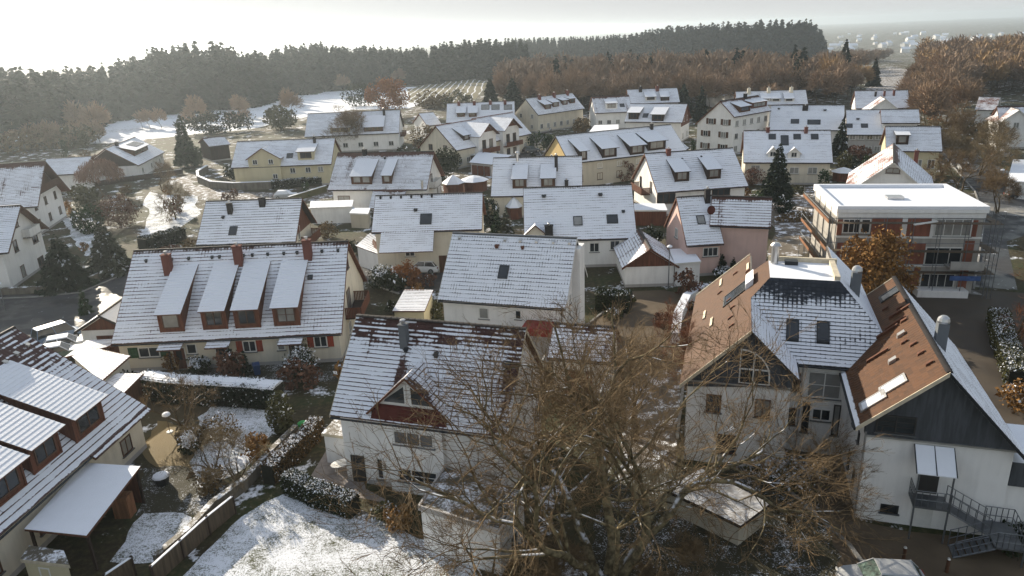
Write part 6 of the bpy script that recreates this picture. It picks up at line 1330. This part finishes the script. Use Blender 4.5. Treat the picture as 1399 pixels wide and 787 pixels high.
shrub('evergreen_bush', 'snow dusted dark bush left of the orange bush', (524, 392), (1.9, 1.5, 1.3), 'hedge', 1800, .13, .4, k=22, snowz=.2); shrub('orange_bush', 'round rust orange bush in front of the parked white car', (555, 390), (1.7, 1.5, 1.5), 'orange', 1800, .14, .0, k=30, spread=.22); shrub('evergreen_bush', 'ball shaped bush with a white top left of the parked white car', (547, 364), (1.2, 1.2, 1.2), 'hedge', 1000, .13, .95, snowz=.2)
shrub('evergreen_bush', 'grey green bush by the small pointed garage', (525, 362), (1.3, 1.2, 1.4), 'hedge', 900, .16, .2); shrub('evergreen_bush', 'dark tall bush at the corner of the single skylight house', (592, 362), (1.5, 1.4, 2.0), 'yew', 1400, .18, .03); shrub('evergreen_bush', 'yellow green bush between the two shed roofs', (596, 432), (1.1, .9, .8), 'olive', 700, .12, .05)
shrub('dry_bush', 'pale dry bush below the red boarded gable', (450, 325), (1.6, 1.4, 1.2), 'drybrush', 700, .16); shrub('dry_bush', 'tall dry grass below the row house balcony', (520, 470), (1.0, .9, 1.2), 'drybrush', 600, .14)
for k, (p, t, lab) in enumerate((((978, 372), (976, 330), 'tallest slim cypress in front of the pink wall'), ((986, 376), (988, 345), 'shorter cypress beside the tallest one'), ((1017, 352), (1016, 311), 'single slim cypress on the pink side wall'), ((1001, 377), (1000, 352), 'low dark cypress right of the pair'))): conifer(lab, p, t, .8-.06*k, 'yew', 700, .28, .0, droop=.05, ragged=.12, name='cypress')
conifer('dark green conifer between the two skylight houses, left one', (680, 318), (679, 288), 1.2, 'thuja', 700, .32, .03, droop=.1); conifer('yellow green conifer between the two skylight houses, right one', (692, 322), (690, 282), 1.3, 'spruce_grey', 800, .32, .05, droop=.1)
conifer('big dark fir standing right of the red balcony house', (1060, 272), (1063, 192), 3.1, 'spruce', 5500, .36, .02, bottom=.04); conifer('tall dark cone shaped conifer in front of the dark barn', (257, 228), (248, 152), 3.2, 'thuja', 5000, .4, .0, droop=.15, ragged=.12)
conifer('dark spruce in front of the tall white house at left', (92, 392), (84, 318), 3.7, 'spruce', 6500, .36, .012); conifer('grey green frosted spruce right of the dark spruce', (152, 372), (146, 298), 3.4, 'spruce_grey', 6500, .34, .06); conifer('slim conifer on the left road edge below the wall', (118, 428), (116, 392), .8, 'thuja', 600, .28, .02)
conifer('left one of two tall spruces on the vine slope', (671, 154), (670, 103), 4.6, 'spruce', 1500, 1.0, .0); conifer('right one of two tall spruces on the vine slope', (701, 154), (700, 103), 5.2, 'spruce', 1600, 1.0, .0)
conifer('dark pointed spruce beside the red boarded gable', (933, 158), (932, 112), 4., 'spruce', 1400, .85, .02); conifer('slim brownish conifer right of the dark pointed spruce', (957, 165), (957, 114), 2.6, 'spruce', 1100, .7, .0)
conifer('green conifer at the edge of the brown wood', (1084, 142), (1084, 76), 5., 'spruce', 1300, 1.1, .0); conifer('tall conifer beside the snowy road into the valley, left', (1150, 120), (1148, 50), 5., 'spruce', 1200, 1.2, .0); conifer('tall conifer beside the snowy road into the valley, right', (1193, 118), (1194, 76), 3.2, 'spruce', 1100, .9, .0); conifer('dark conifer between the patchy roof and the bluish roof', (1147, 212), (1146, 160), 2.4, 'spruce', 1400, .55, .05)
conifer('green conifer before the red roofs at right', (1352, 185), (1354, 148), 2.8, 'spruce', 1200, .65, .03); conifer('small dark conifer behind the dark hedge at left', (62, 300), (60, 262), 1.8, 'thuja', 900, .4, .03)
shrub('round_tree', 'round dark green tree behind the box dormer house', (822, 147), (4.6, 4.6, 4.4), 'hedge', 1800, .6, .0, cat='tree', dz=1, k=26, spread=.22); shrub('evergreen_bush', 'bright green rounded bush left of the frosted spruce', (125, 318), (2.2, 2.0, 2.3), 'thuja', 1300, .24, .02); shrub('evergreen_bush', 'grey green round bush under the weeping tree', (118, 285), (2.8, 2.4, 2.2), 'olive', 1500, .26, .05); shrub('evergreen_bush', 'dark laurel bush right of the twin dormer house', (612, 247), (2.8, 2.4, 3.2), 'hedge', 2000, .28, .0, k=24); shrub('evergreen_bush', 'green bush at the foot of the big dark fir', (1150, 236), (1.6, 1.5, 2.2), 'olive', 900, .25, .1)
shrub('red_bush', 'broad reddish leafless bush in the left garden', (165, 308), (4.2, 3.2, 2.5), 'redleaf', 3200, .16, .02, k=34, spread=.25); shrub('rust_tree', 'round rust coloured tree behind the wide house', (532, 160), (7.6, 6.4, 6.2), 'orange', 4500, .38, .0, cat='tree', dz=1.5, k=36, spread=.24)
bare_tree('bare_tree', 'pale bare tree in the snowy left garden', (240, 300), 7.0, ('bark', 'paletwig'), seed=32, tw=6, twl=.7, twr=.015); bare_tree('bare_tree', 'bare fruit tree beside the pale one in the left garden', (222, 262), 6.5, ('bark', 'twig'), seed=33, tw=6, twl=.7, twr=.015)
bare_tree('bare_tree', 'bare tree before the wide house with flat dormers', (478, 205), 11, ('bark', 'twig'), seed=34, stems=3, spread=1.1, tw=6, twl=1., twr=.02)
M['pink_crown'] = m_foliage('pinkish_hanging_twigs', (.20, .115, .085), (.33, .21, .15))
def weeping(label, base, h, r):
    rng = np.random.default_rng(77); p = at(*base, 0); root = T(empty('weeping_tree', p), label, 'tree'); n = 2100; d = rng.normal(size=(n, 3)); d[:, 2] = np.abs(d[:, 2]); d /= np.linalg.norm(d, axis=1)[:, None]
    C = d*np.array([r, r, h*.5])*rng.uniform(.6, 1., n)[:, None]+np.array([0, 0, h*.45]); dirs = d*.45+np.array([0, 0, -.9])+rng.normal(size=(n, 3))*.25
    V, F = rnd_quads(C, rng.uniform(.4, .9, n), rng, aspect=.09, dirs=dirs); np_mesh('crown', V, F, None, [M['pink_crown']], root)
    sg = []; tw = []; grow(sg, tw, rng, Vector((0, 0, -.1)), Vector((0, 0, 1)), .22, h*.36, 0, dict(BARE, levels=2, ang=(.6, 1.2))); tp = max(q[1].z for q in sg); segs_mesh('trunk', [(a*h*.85/tp, b2*h*.85/tp, x, y) for a, b2, x, y in sg], [M['bark']], root)
weeping('pinkish weeping tree in the garden of the left houses', (142, 268), 7.8, 4.6)
# autumn tree by the brick shell
def leafy(label, base, h, rad, mat, n, size, seed, name='leafy_tree', k=30, cz=.62):
    p = at(*base, 0); root = T(empty(name, p), label, 'tree'); rng = np.random.default_rng(seed); segs = []; tw = []; grow(segs, tw, rng, Vector((0, 0, -.1)), Vector((.03, 0, 1)), h*.022, h*.34, 0, dict(BARE, levels=3)); top = max(s[1].z for s in segs); f = h*.95/top
    segs_mesh('trunk', [(a*f, b2*f, x, y) for a, b2, x, y in segs], [M['bark']], root); bush_mesh('crown', [M[mat], M['snow']], rad, n, size, seed, root, k=k, spread=.24, z=h*cz); return root
leafy('copper leaved autumn tree in front of the brick shell', (1196, 425), 8.2, (3.6, 3.4, 3.4), 'amber', 6500, .20, 5); leafy('smaller amber tree left of the copper one', (1148, 372), 5.6, (2.0, 1.9, 2.2), 'amber', 2400, .18, 6)
shrub('amber_bush', 'low amber bush along the tan driveway wall', (905, 445), (1.0, .8, .7), 'redleaf', 500, .14)
for lab, px, hh, sd, mt, sp in (('bare brown tree at the right edge above the hedge', (1392, 470), 7.5, 41, 'redtwig', 1.2), ('bare tree at the right edge beside the asphalt car park', (1420, 400), 8, 42, 'twig', 1.2), ('bare tree left of the road behind the brick shell', (1310, 268), 8, 43, 'twig', 1.), ('olive twigged tree over the upper right road', (1338, 240), 8, 44, 'paletwig', 1.2), ('slim bare tree on the verge behind the scaffold', (1362, 292), 6.5, 45, 'twig', .6), ('bare tree beside the parked silver car', (1285, 240), 8.5, 46, 'paletwig', 1.1), ('brown bare tree behind the single tall dormer', (1300, 205), 10, 47, 'twig', 1.1), ('pale bare tree right of the olive one', (1365, 225), 9, 48, 'paletwig', 1.1)):
    bare_tree('bare_tree', lab, px, hh, ('bark', mt), seed=sd, stems=2, spread=sp, tw=8, twl=.8, twr=.016 if px[1] < 350 else .01)
hedge('clipped_hedge', 'ragged hedge with a little snow along the asphalt car park', [(1362, 440), (1368, 470), (1390, 530)], 1.6, 1.4, 'olive', .3, 800, .09, 15, sides=.08); shrub('dry_bush', 'orange red bush at the right edge below the hedge', (1392, 560), (1.5, 1.4, 1.1), 'amber', 800, .16, .15); shrub('evergreen_bush', 'dark shrub bed right of the fire stair', (1392, 735), (3.0, 1.8, .6), 'hedge', 1400, .15, .12); shrub('evergreen_bush', 'snow speckled shrubs behind the long grey shed', (1075, 655), (2.6, 1.7, .7), 'olive', 1600, .12, .55, snowz=-.3)
# gardens between the houses
gl = [('dark evergreen bush beside the narrow dormer house', (668, 300), (1.6, 1.4, 1.7), 'yew', .05), ('snow sprinkled shrub behind the red garden shed', (872, 298), (1.6, 1.3, 1.1), 'hedge', .3), ('amber slim tree before the yellow gabled row', (836, 245), (1.3, 1.2, 2.6), 'amber', 0), ('dry shrub mass before the yellow gabled row', (855, 248), (3., 1.6, 1.9), 'redleaf', 0), ('dark shrub below the red balcony', (872, 268), (1.8, 1.4, 1.3), 'yew', .05), ('pinkish shrub right of the red balcony house', (1030, 255), (2.2, 1.8, 1.6), 'redleaf', .05), ('dark shrub between the pink house and the fir', (1070, 292), (1.6, 1.5, 1.2), 'yew', .1), ('brushy pile in the building yard', (1085, 302), (3.0, 1.6, .7), 'drybrush', .25), ('shrubs below the patchy roof', (1172, 220), (2.6, 1.8, 1.6), 'redleaf', .05), ('bush in front of the pale yellow house', (385, 245), (3., 1.5, 1.5), 'drybrush', .1), ('dark bush group left of the yellow house', (322, 244), (2.6, 2, 1.6), 'hedge', .15), ('brown bush before the yellow house wall', (345, 250), (2.2, 1.6, 1.2), 'drybrush', .2), ('conical shrub beside the driveway hedge', (838, 435), (1., .8, .5), 'olive', .3), ('bush at the street bend before the terrace gables', (655, 222), (2.4, 2., 1.8), 'drybrush', 0), ('tall hedge bush at the middle street', (737, 205), (4.5, 2.2, 2.2), 'thuja', 0), ('brown shrub below the box dormer house', (795, 182), (4, 2.4, 2.2), 'drybrush', 0), ('brown tree mass left of the terrace', (585, 205), (5, 3, 3.2), 'drybrush', 0), ('reed coloured thicket at the far left slope', (60, 205), (16, 7, 3.2), 'drybrush', .02), ('dark thicket left of the solar roof house', (105, 200), (9, 5, 3.2), 'olive', 0), ('dark thicket right of the tall cone conifer', (300, 182), (12, 5, 3.6), 'yew', 0), ('olive shrubs between the barn and the wide house', (385, 178), (9, 5, 4.), 'olive', 0), ('dark green bushes beside the vine rows', (500, 145), (10, 5, 5), 'hedge', 0), ('olive bushes under the vine slope', (625, 152), (8, 4, 4), 'olive', 0), ('brown scrub behind the rust tree', (590, 148), (10, 5, 3.4), 'drybrush', 0), ('rust bushes at the right edge of the wood', (1275, 165), (6, 5, 5.5), 'orange', 0), ('dark shrub at the corner of the white house at right', (1345, 195), (4, 3, 2.5), 'yew', .05), ('green shrub by the pink cypress group', (1033, 320), (1.4, 1.2, 1.2), 'olive', .2), ('snowy shrub below the cypress group', (990, 380), (2.4, 1.2, .6), 'hedge', .6), ('bush at the entrance of the gabled double garage', (850, 412), (1.4, .8, .5), 'olive', .2)]
for i, (lab, px, rad, mt, sn) in enumerate(gl): far = at(*px, 0).y > 140; shrub('garden_bush', lab, px, rad, mt, 1600 if rad[0] > 5 else 900, .5 if rad[0] > 8 else .34 if far else .17, sn, k=30 if rad[0] > 5 else 18, spread=.26)
# small shrubs scattered through the gardens
rs = random.Random(17); SP = []; pts_ = []
for k, (mt, r_, n_) in enumerate((('hedge', (1., .9, .8), 420), ('olive', (1.2, 1., .9), 420), ('yew', (.9, .9, 1.2), 420), ('drybrush', (1.2, 1., .8), 380), ('redleaf', (1.3, 1.1, 1.1), 420), ('thuja', (.8, .8, 1.5), 420), ('amber', (1., .9, .8), 360))):
    SP.append(bush_mesh('garden_shrub', [M[mt], M['snow']], r_, n_, .17, 500+k, None, .10 if mt in ('hedge', 'yew', 'olive') else .02, k=12, spread=.3, snowz=.2))
ROADS = [[at(*q, 0) for q in ps] for ps in ([(0, 440), (170, 400), (290, 360)], [(470, 360), (610, 372)], [(690, 225), (715, 200), (745, 170)], [(245, 245), (330, 262), (470, 262)], [(845, 430), (920, 450)], [(1300, 395), (1330, 300), (1300, 220), (1280, 185)], [(1340, 285), (1460, 295)], [(1250, 420), (1450, 450)])]
def d_seg(p, a, b):
    t = max(0., min(1., (p-a).dot(b-a)/max((b-a).length_squared, 1e-6))); return (p-(a+(b-a)*t)).length
KB = Vector((20, 47, 0)); KC = k0.matrix_basis @ Vector((wid/2, DEP/2, 0)); us = set(); tries = 0
while len(pts_) < 150 and tries < 9000:
    tries += 1; y = rs.uniform(52, 205); x = rs.uniform(-.62, .62)*y; q = Vector((x, y, 0))
    if any(h.near(x, y, 1.6) for h in HOUSES) or any(d_seg(q, a, b) < 5 for r_ in ROADS for a, b in zip(r_, r_[1:])) or (q-KB).length < 17 or (q-KC).length < 13: continue
    if any((q-a).length < 2.2 for a in pts_): continue
    pts_.append(q); k = rs.randrange(7); o = SP[k] if k not in us else SP[k].copy()
    if k in us: COL.objects.link(o)
    us.add(k); s_ = rs.uniform(.6, 1.35); o.location = q; o.scale = (s_, s_, s_*rs.uniform(.8, 1.3)); o.rotation_euler = (0, 0, rs.uniform(0, 6.28))
    T(o, 'small shrub in the winter gardens between the village houses', 'shrub', 'small shrubs in the village gardens')
# ------------------------------------------------------------------ woods
def far_bare_mesh(name, seed, h, r, n, mats, w=.10):
    """leafless crown seen from afar: trunk, limbs and fans of twigs"""
    rng = np.random.default_rng(seed); d = rng.normal(size=(n, 3)); d[:, 2] = np.abs(d[:, 2])*.9+.1; d /= np.linalg.norm(d, axis=1)[:, None]
    cl = rng.normal(size=(22, 3)); cl[:, 2] = np.abs(cl[:, 2]); cl /= np.linalg.norm(cl, axis=1)[:, None]; ix = rng.integers(0, 22, n); d = d*.42+cl[ix]; d /= np.linalg.norm(d, axis=1)[:, None]
    t = rng.uniform(.45, .98, n)[:, None]; R3 = np.array([r, r, h*.62]); c = np.array([0, 0, h*.36]); A = c+d*t*R3*(.85+.25*rng.random((22, 1))[ix]); L = rng.uniform(.9, 2.1, n)[:, None]*h/14
    e = d+rng.normal(size=(n, 3))*.35; e /= np.linalg.norm(e, axis=1)[:, None]; s = np.cross(e, rng.normal(size=(n, 3))); s /= np.linalg.norm(s, axis=1)[:, None]; s *= w*rng.uniform(.6, 1.5, n)[:, None]
    V = np.stack([A-s, A+s, A+e*L+s*.3, A+e*L-s*.3], 1).reshape(-1, 3); F = np.arange(n*4).reshape(n, 4); mi = np.ones(n, int)
    segs = []; tw = []; grow(segs, tw, rng, Vector((0, 0, -.2)), Vector((0, 0, 1)), h*.016, h*.36, 0, dict(BARE, levels=2, step=1.4)); top = max(q[1].z for q in segs); A_ = []
    for a, b2, ra, rb in segs:
        a = np.array(a)*h*.9/top; b2 = np.array(b2)*h*.9/top; k = np.cross(b2-a, [1, .3, .1]); k = k/np.linalg.norm(k)*max(ra, .05); k2 = np.cross(b2-a, k); k2 = k2/np.linalg.norm(k2)*max(ra, .05)
        A_ += [a-k, a+k, b2+k*.7, b2-k*.7, a-k2, a+k2, b2+k2*.7, b2-k2*.7]
    A_ = np.array(A_); V2 = np.concatenate([V, A_]); F2 = np.concatenate([F, np.arange(len(A_)).reshape(-1, 4)+len(V)]); mi = np.concatenate([mi, np.zeros(len(A_)//4, int)])
    return V2, F2, mi
def m_tw(name, c1, c2):
    g = G(name); r = g.n('ShaderNodeObjectInfo').outputs['Random']; n = g.noise(g.obj(), .3, 3); q = g.n('ShaderNodeNewGeometry').outputs['Random Per Island']
    g.color(g.mix(g.m('ADD', g.m('MULTIPLY', r, .6), g.m('ADD', g.m('MULTIPLY', n, .2), g.m('MULTIPLY', q, .2))), c1, c2)); g.set(Roughness=.9); return g.mat
M['wood_a'] = m_tw('grey_brown_crown', (.18, .13, .09), (.32, .22, .145)); M['wood_b'] = m_tw('rusty_crown', (.165, .115, .075), (.29, .19, .115)); M['wood_c'] = m_tw('ochre_crown', (.22, .145, .075), (.37, .24, .11))
PROT = []
for k, (mt, h, r) in enumerate((('wood_a', 13, 5.2), ('wood_a', 15, 5.), ('wood_b', 13, 5.4), ('wood_a', 11, 5.), ('wood_b', 15, 5.2), ('wood_c', 13, 5.))): V, F, mi = far_bare_mesh('bare_tree', 60+k, h, r, 1500, None); PROT.append((V, F, mi, mt))
def mesh_of(k, nm):
    V, F, mi, mt = PROT[k]; return np_mesh(nm, V, F, mi, [M['bark'], M[mt]])
protos = [mesh_of(k, 'woodland_tree') for k in range(6)]
rw = random.Random(5); placed = []; used = set()
def put_wood(k, x, y, s, lab, grp):
    o = protos[k] if k not in used else protos[k].copy()
    if k in used: COL.objects.link(o)
    used.add(k); o.location = (x, y, ground_z(x, y)); o.rotation_euler = (0, 0, rw.uniform(0, 6.28)); o.scale = (s*rw.uniform(.9, 1.1),)*2+(s*rw.uniform(.9, 1.15),)
    T(o, lab, 'tree', grp); placed.append((x, y))
def proj_u(x, y):
    v = Vector((x, y, -20)); a0 = v.dot(X0)/v.dot(F0); b0_ = v.dot(U0)/v.dot(F0); return CX+FOC*(a0*math.cos(ROLL)-b0_*math.sin(ROLL))
# individual trees of the brown wood, nearest rows one by one; clear of the houses and of the road into the valley
WG = 'bare trees of the wood behind the village'; WL = 'bare brown broadleaf tree in the wood behind the village'
def free(x, y, m=4.): return not any(h.near(x, y, m) for h in HOUSES)
ra_, rb_ = at(1205, 122), at(1222, 94)
def off_road(x, y, m=9.):
    t = (y-ra_.y)/(rb_.y-ra_.y); return abs(x-(ra_.x+(rb_.x-ra_.x)*t)) > m
cand = []
for _ in range(6000):
    x, y = rw.uniform(-5, 330), rw.uniform(130, 300); u = proj_u(x, y)
    if x < 112 and y < 262-(x > 60)*12+(x < 10)*30: continue
    if x >= 112 and y < 150: continue
    if u > 1460 or (u > 1325 and y < 290) or not free(x, y) or not off_road(x, y, 11): continue
    if any((x-a)**2+(y-b_)**2 < 42 for a, b_ in cand): continue
    cand.append((x, y))
cand.sort(key=lambda q: q[1]); cand = cand[:190]
for x, y in cand: put_wood(rw.choice([0, 1, 2, 3, 4, 2, 5] if x > 120 else [0, 0, 1, 3, 2, 4]), x, y, rw.uniform(.7, 1.05), WL, WG)
for px, k, s, lab in (((1268, 185), 2, .9, 'dark rust tree behind the red cross gable house'), ((1255, 178), 4, .8, 'tall rust tree right of the red cross gable house'), ((1160, 122), 2, .9, 'rust tree between the two roadside conifers'), ((1175, 125), 5, .85, 'ochre tree left of the right roadside conifer'), ((545, 118), 3, 1.0, 'grey brown tree rising behind the round rust tree')):
    p = at(*px, 0); put_wood(k, p.x, p.y, s, lab, None)
for px, lab in (((135, 190), 'bare tree at the edge of the far left meadow'), ((270, 170), 'pinkish bare tree left of the snowy meadow'), ((330, 165), 'pinkish bare tree at the end of the dark thicket'), ((400, 165), 'pale bare tree standing in the snowy meadow'), ((110, 185), 'second bare tree by the reed thicket'), ((470, 128), 'bare tree at the top of the snowy meadow')):
    p = at(*px, 0); put_wood(rw.choice([0, 1, 3]), p.x, p.y, .85, lab, None)
for k, o in enumerate(protos):
    if k not in used: bpy.data.objects.remove(o)
# dense background woods: one mass each
def forest(name, label, pts, data, mats, seed, jit=(.75, 1.2)):
    rng = np.random.default_rng(seed); Vs = []; Fs = []; Ms = []; off = 0
    for x, y, s in pts:
        V, F, mi = data[rng.integers(0, len(data))]; a = rng.uniform(0, 6.28); c, sn = math.cos(a), math.sin(a); k = s*rng.uniform(*jit)
        P = V*np.array([k*rng.uniform(.85, 1.15)]*2+[k]); P = np.stack([P[:, 0]*c-P[:, 1]*sn+x, P[:, 0]*sn+P[:, 1]*c+y, P[:, 2]+ground_z(x, y)-.3], 1); Vs.append(P); Fs.append(F+off); off += len(V); Ms.append(np.where(mi > 0, rng.integers(1, len(mats)), 0) if len(mats) > 2 else mi)
    return T(np_mesh(name, np.concatenate(Vs), np.concatenate(Fs), np.concatenate(Ms), mats), label, 'wood', None, 'stuff')
con = [conifer_data(24, 4.9, 200+k, 560, 1.8, .04, .3, 0, .25) for k in range(5)]
M['far_spruce'] = m_foliage('forest_needles', (.010, .024, .017), (.028, .045, .030)); 
def line_pts(rows, rng, jx, jy):
    P = []
    for (u0, v0), (u1, v1), n, s in rows:
        for i in range(n):
            f = (i+.5)/n; p = at(u0+(u1-u0)*f, v0+(v1-v0)*f, 0); P.append((p.x+rng.uniform(-jx, jx), p.y+rng.uniform(-jy, jy), s))
    return P
rf = random.Random(3)
# conifer forest: wall of trees at its lit edge and rows behind; (x, y) in metres
P = []
def edge_px(u):  # pixel row of the forest foot
    pts = [(-80, 205), (40, 196), (100, 182), (170, 160), (260, 152), (340, 146), (390, 130), (470, 122), (560, 116), (640, 108), (720, 104)]
    for (a, va), (b2, vb) in zip(pts, pts[1:]):
        if a <= u <= b2: return va+(vb-va)*(u-a)/(b2-a)
    return pts[-1][1]
for u in np.arange(-80, 720, 5.):
    p = at(u, edge_px(u)+rf.uniform(-1.5, 1.5), 0)
    for d in range(4):
        q = p*(1+d*.06+rf.uniform(-.015, .015)); q = Vector((q.x, q.y, 0)); dist = q.length; top = 68 if u > 330 else (60 if u > 250 else 88-(u > 180)*12)
        P.append((q.x+rf.uniform(-3, 3), q.y+rf.uniform(-3, 3), 1.0))
def sky_top(u):
    pts = [(-90, 72), (10, 74), (22, 92), (60, 90), (110, 90), (150, 82), (190, 74), (215, 60), (290, 55), (325, 58), (345, 70), (390, 62), (420, 56), (500, 60), (560, 62), (640, 52), (700, 50), (800, 48), (860, 44), (900, 34), (980, 27), (1060, 22), (1110, 24), (1128, 48), (1140, 60)]
    for (a, va), (b2, vb) in zip(pts, pts[1:]):
        if a <= u <= b2: return va+(vb-va)*(u-a)/(b2-a)
    return 60
def fit_h(x, y, s=1.):
    """tree height that reaches the skyline of the wood there"""
    u = proj_u(x, y); r = ray(u, sky_top(u)); return max(9., CAM_H+r.z*y/r.y-ground_z(x, y))
P2 = []
for x, y, s in P: h = fit_h(x, y); P2.append((x, y, min(h, 34)/24*rf.uniform(.9, 1.06)/1.0))
forest('conifer_forest', 'hazy dark conifer forest along the left skyline', P2, con, [M['far_spruce'], M['snow']], 9, (.88, 1.05))
P3 = []
for u in np.arange(700, 1128, 4.):
    v0 = 84 - (u-700)*.035
    for d in range(4):
        p = at(u+rf.uniform(-3, 3), v0, 0)*(1+d*.05); p.z = 0; h = fit_h(p.x, p.y); P3.append((p.x, p.y, min(h, 42)/24))
for _ in range(34):
    x, y = rf.uniform(20, 135), rf.uniform(300, 420)
    if off_road(x, y, 14): P3.append((x, y, rf.uniform(.6, .85)))
forest('conifer_forest', 'darker conifer forest along the middle skyline behind the brown wood', P3, con, [M['far_spruce'], M['snow']], 10, (.84, 1.05))
dec = [far_bare_mesh('x', 300+k, 14, 5.4, 620, None, .24) for k in range(4)]
P4 = []
for _ in range(9000):
    x, y = rf.uniform(0, 135), rf.uniform(285, 430)
    if off_road(x, y, 15) and not any((x-a)**2+(y-b_)**2 < 30 for a, b_, _s in P4) and 690 < proj_u(x, y) < 1170: P4.append((x, y, rf.uniform(.75, 1.05)))
forest('brown_wood', 'dense leafless brown wood below the middle skyline', P4, dec, [M['bark'], M['wood_a'], M['wood_a'], M['wood_b']], 11)
P5 = []
for _ in range(9000):
    x, y = rf.uniform(140, 420), rf.uniform(270, 480)
    if off_road(x, y, 16) and not any((x-a)**2+(y-b_)**2 < 34 for a, b_, _s in P5) and 1225 < proj_u(x, y) < 1470 and not any((x-a)**2+(y-b_)**2 < 20 for a, b_ in cand): P5.append((x, y, rf.uniform(.8, 1.15)))
forest('brown_wood', 'dense rusty wood at the right skyline', P5, dec, [M['bark'], M['wood_b'], M['wood_c'], M['wood_a']], 12)
P6 = line_pts([((1125, 101-k*2.5), (1300, 99-k*2.5), 20, .7) for k in range(5)]+[((1290, 96-k*4), (1440, 92-k*4), 18, .9) for k in range(6)], rf, 10, 15)
P6 += [(q[0], q[1], .75) for q in line_pts([((1130, 80-k*4), (1440, 78-k*4), 26, 1.) for k in range(6)], rf, 30, 40)]
P6 = [q for q in P6 if off_road(q[0], q[1], 17)]
forest('far_wood', 'far grey brown tree belts in the hazy valley at right', P6, dec, [M['bark'], M['wood_a']], 13)
P7 = line_pts([((-40, 200), (130, 196), 26, .5), ((-40, 208), (120, 200), 20, .45), ((190, 176), (330, 172), 9, .45)], rf, 7, 4)
forest('thicket', 'low brown thicket between the left houses and the forest', P7, dec, [M['bark'], M['wood_a']], 14)
# far town in the valley: each block its own small house
fv = MB(); fv.box((-6, -5, 0), (6, 5, 6), 0).face([(-6.5, -5.5, 5.9), (6.5, -5.5, 5.9), (6.5, 0, 10), (-6.5, 0, 10)], 1).face([(-6.5, 5.5, 5.9), (6.5, 5.5, 5.9), (6.5, 0, 10), (-6.5, 0, 10)], 1).face([(-6, -5, 6), (-6, 5, 6), (-6, 0, 9.8)], 0).face([(6, -5, 6), (6, 5, 6), (6, 0, 9.8)], 0)
fh = fv.build('distant_house', [M['white'], M['snow']]); first = True
for i in range(70):
    u = rw.uniform(1130, 1420); v = rw.uniform(47, 72); p = at(u, v, -24); 
    o = fh if first else fh.copy()
    if not first: COL.objects.link(o)
    first = False; o.location = (p.x, p.y, ground_z(p.x, p.y)); o.rotation_euler = (0, 0, rw.uniform(-.6, .6)); s = rw.uniform(.6, 1.15); o.scale = (s, s, s*.9)
    T(o, 'tiny snow roofed house of the town in the hazy valley', 'house', 'houses of the far town in the valley')

# ------------------------------------------------------------------ air
hz = MB().box((-3500, -300, -75), (6500, 9500, 62)).build('haze', bpy.data.materials.new('haze_air')); T(hz, kind='stuff')
m = hz.data.materials[0]; m.use_nodes = True; t = m.node_tree
for n in list(t.nodes):
    if n.type == 'BSDF_PRINCIPLED': t.nodes.remove(n)
v = t.nodes.new('ShaderNodeVolumePrincipled'); v.inputs['Color'].default_value = (.82, .92, 1., 1); v.inputs['Density'].default_value = HAZE; v.inputs['Anisotropy'].default_value = .65
t.links.new(v.outputs[0], t.nodes['Material Output'].inputs['Volume'])
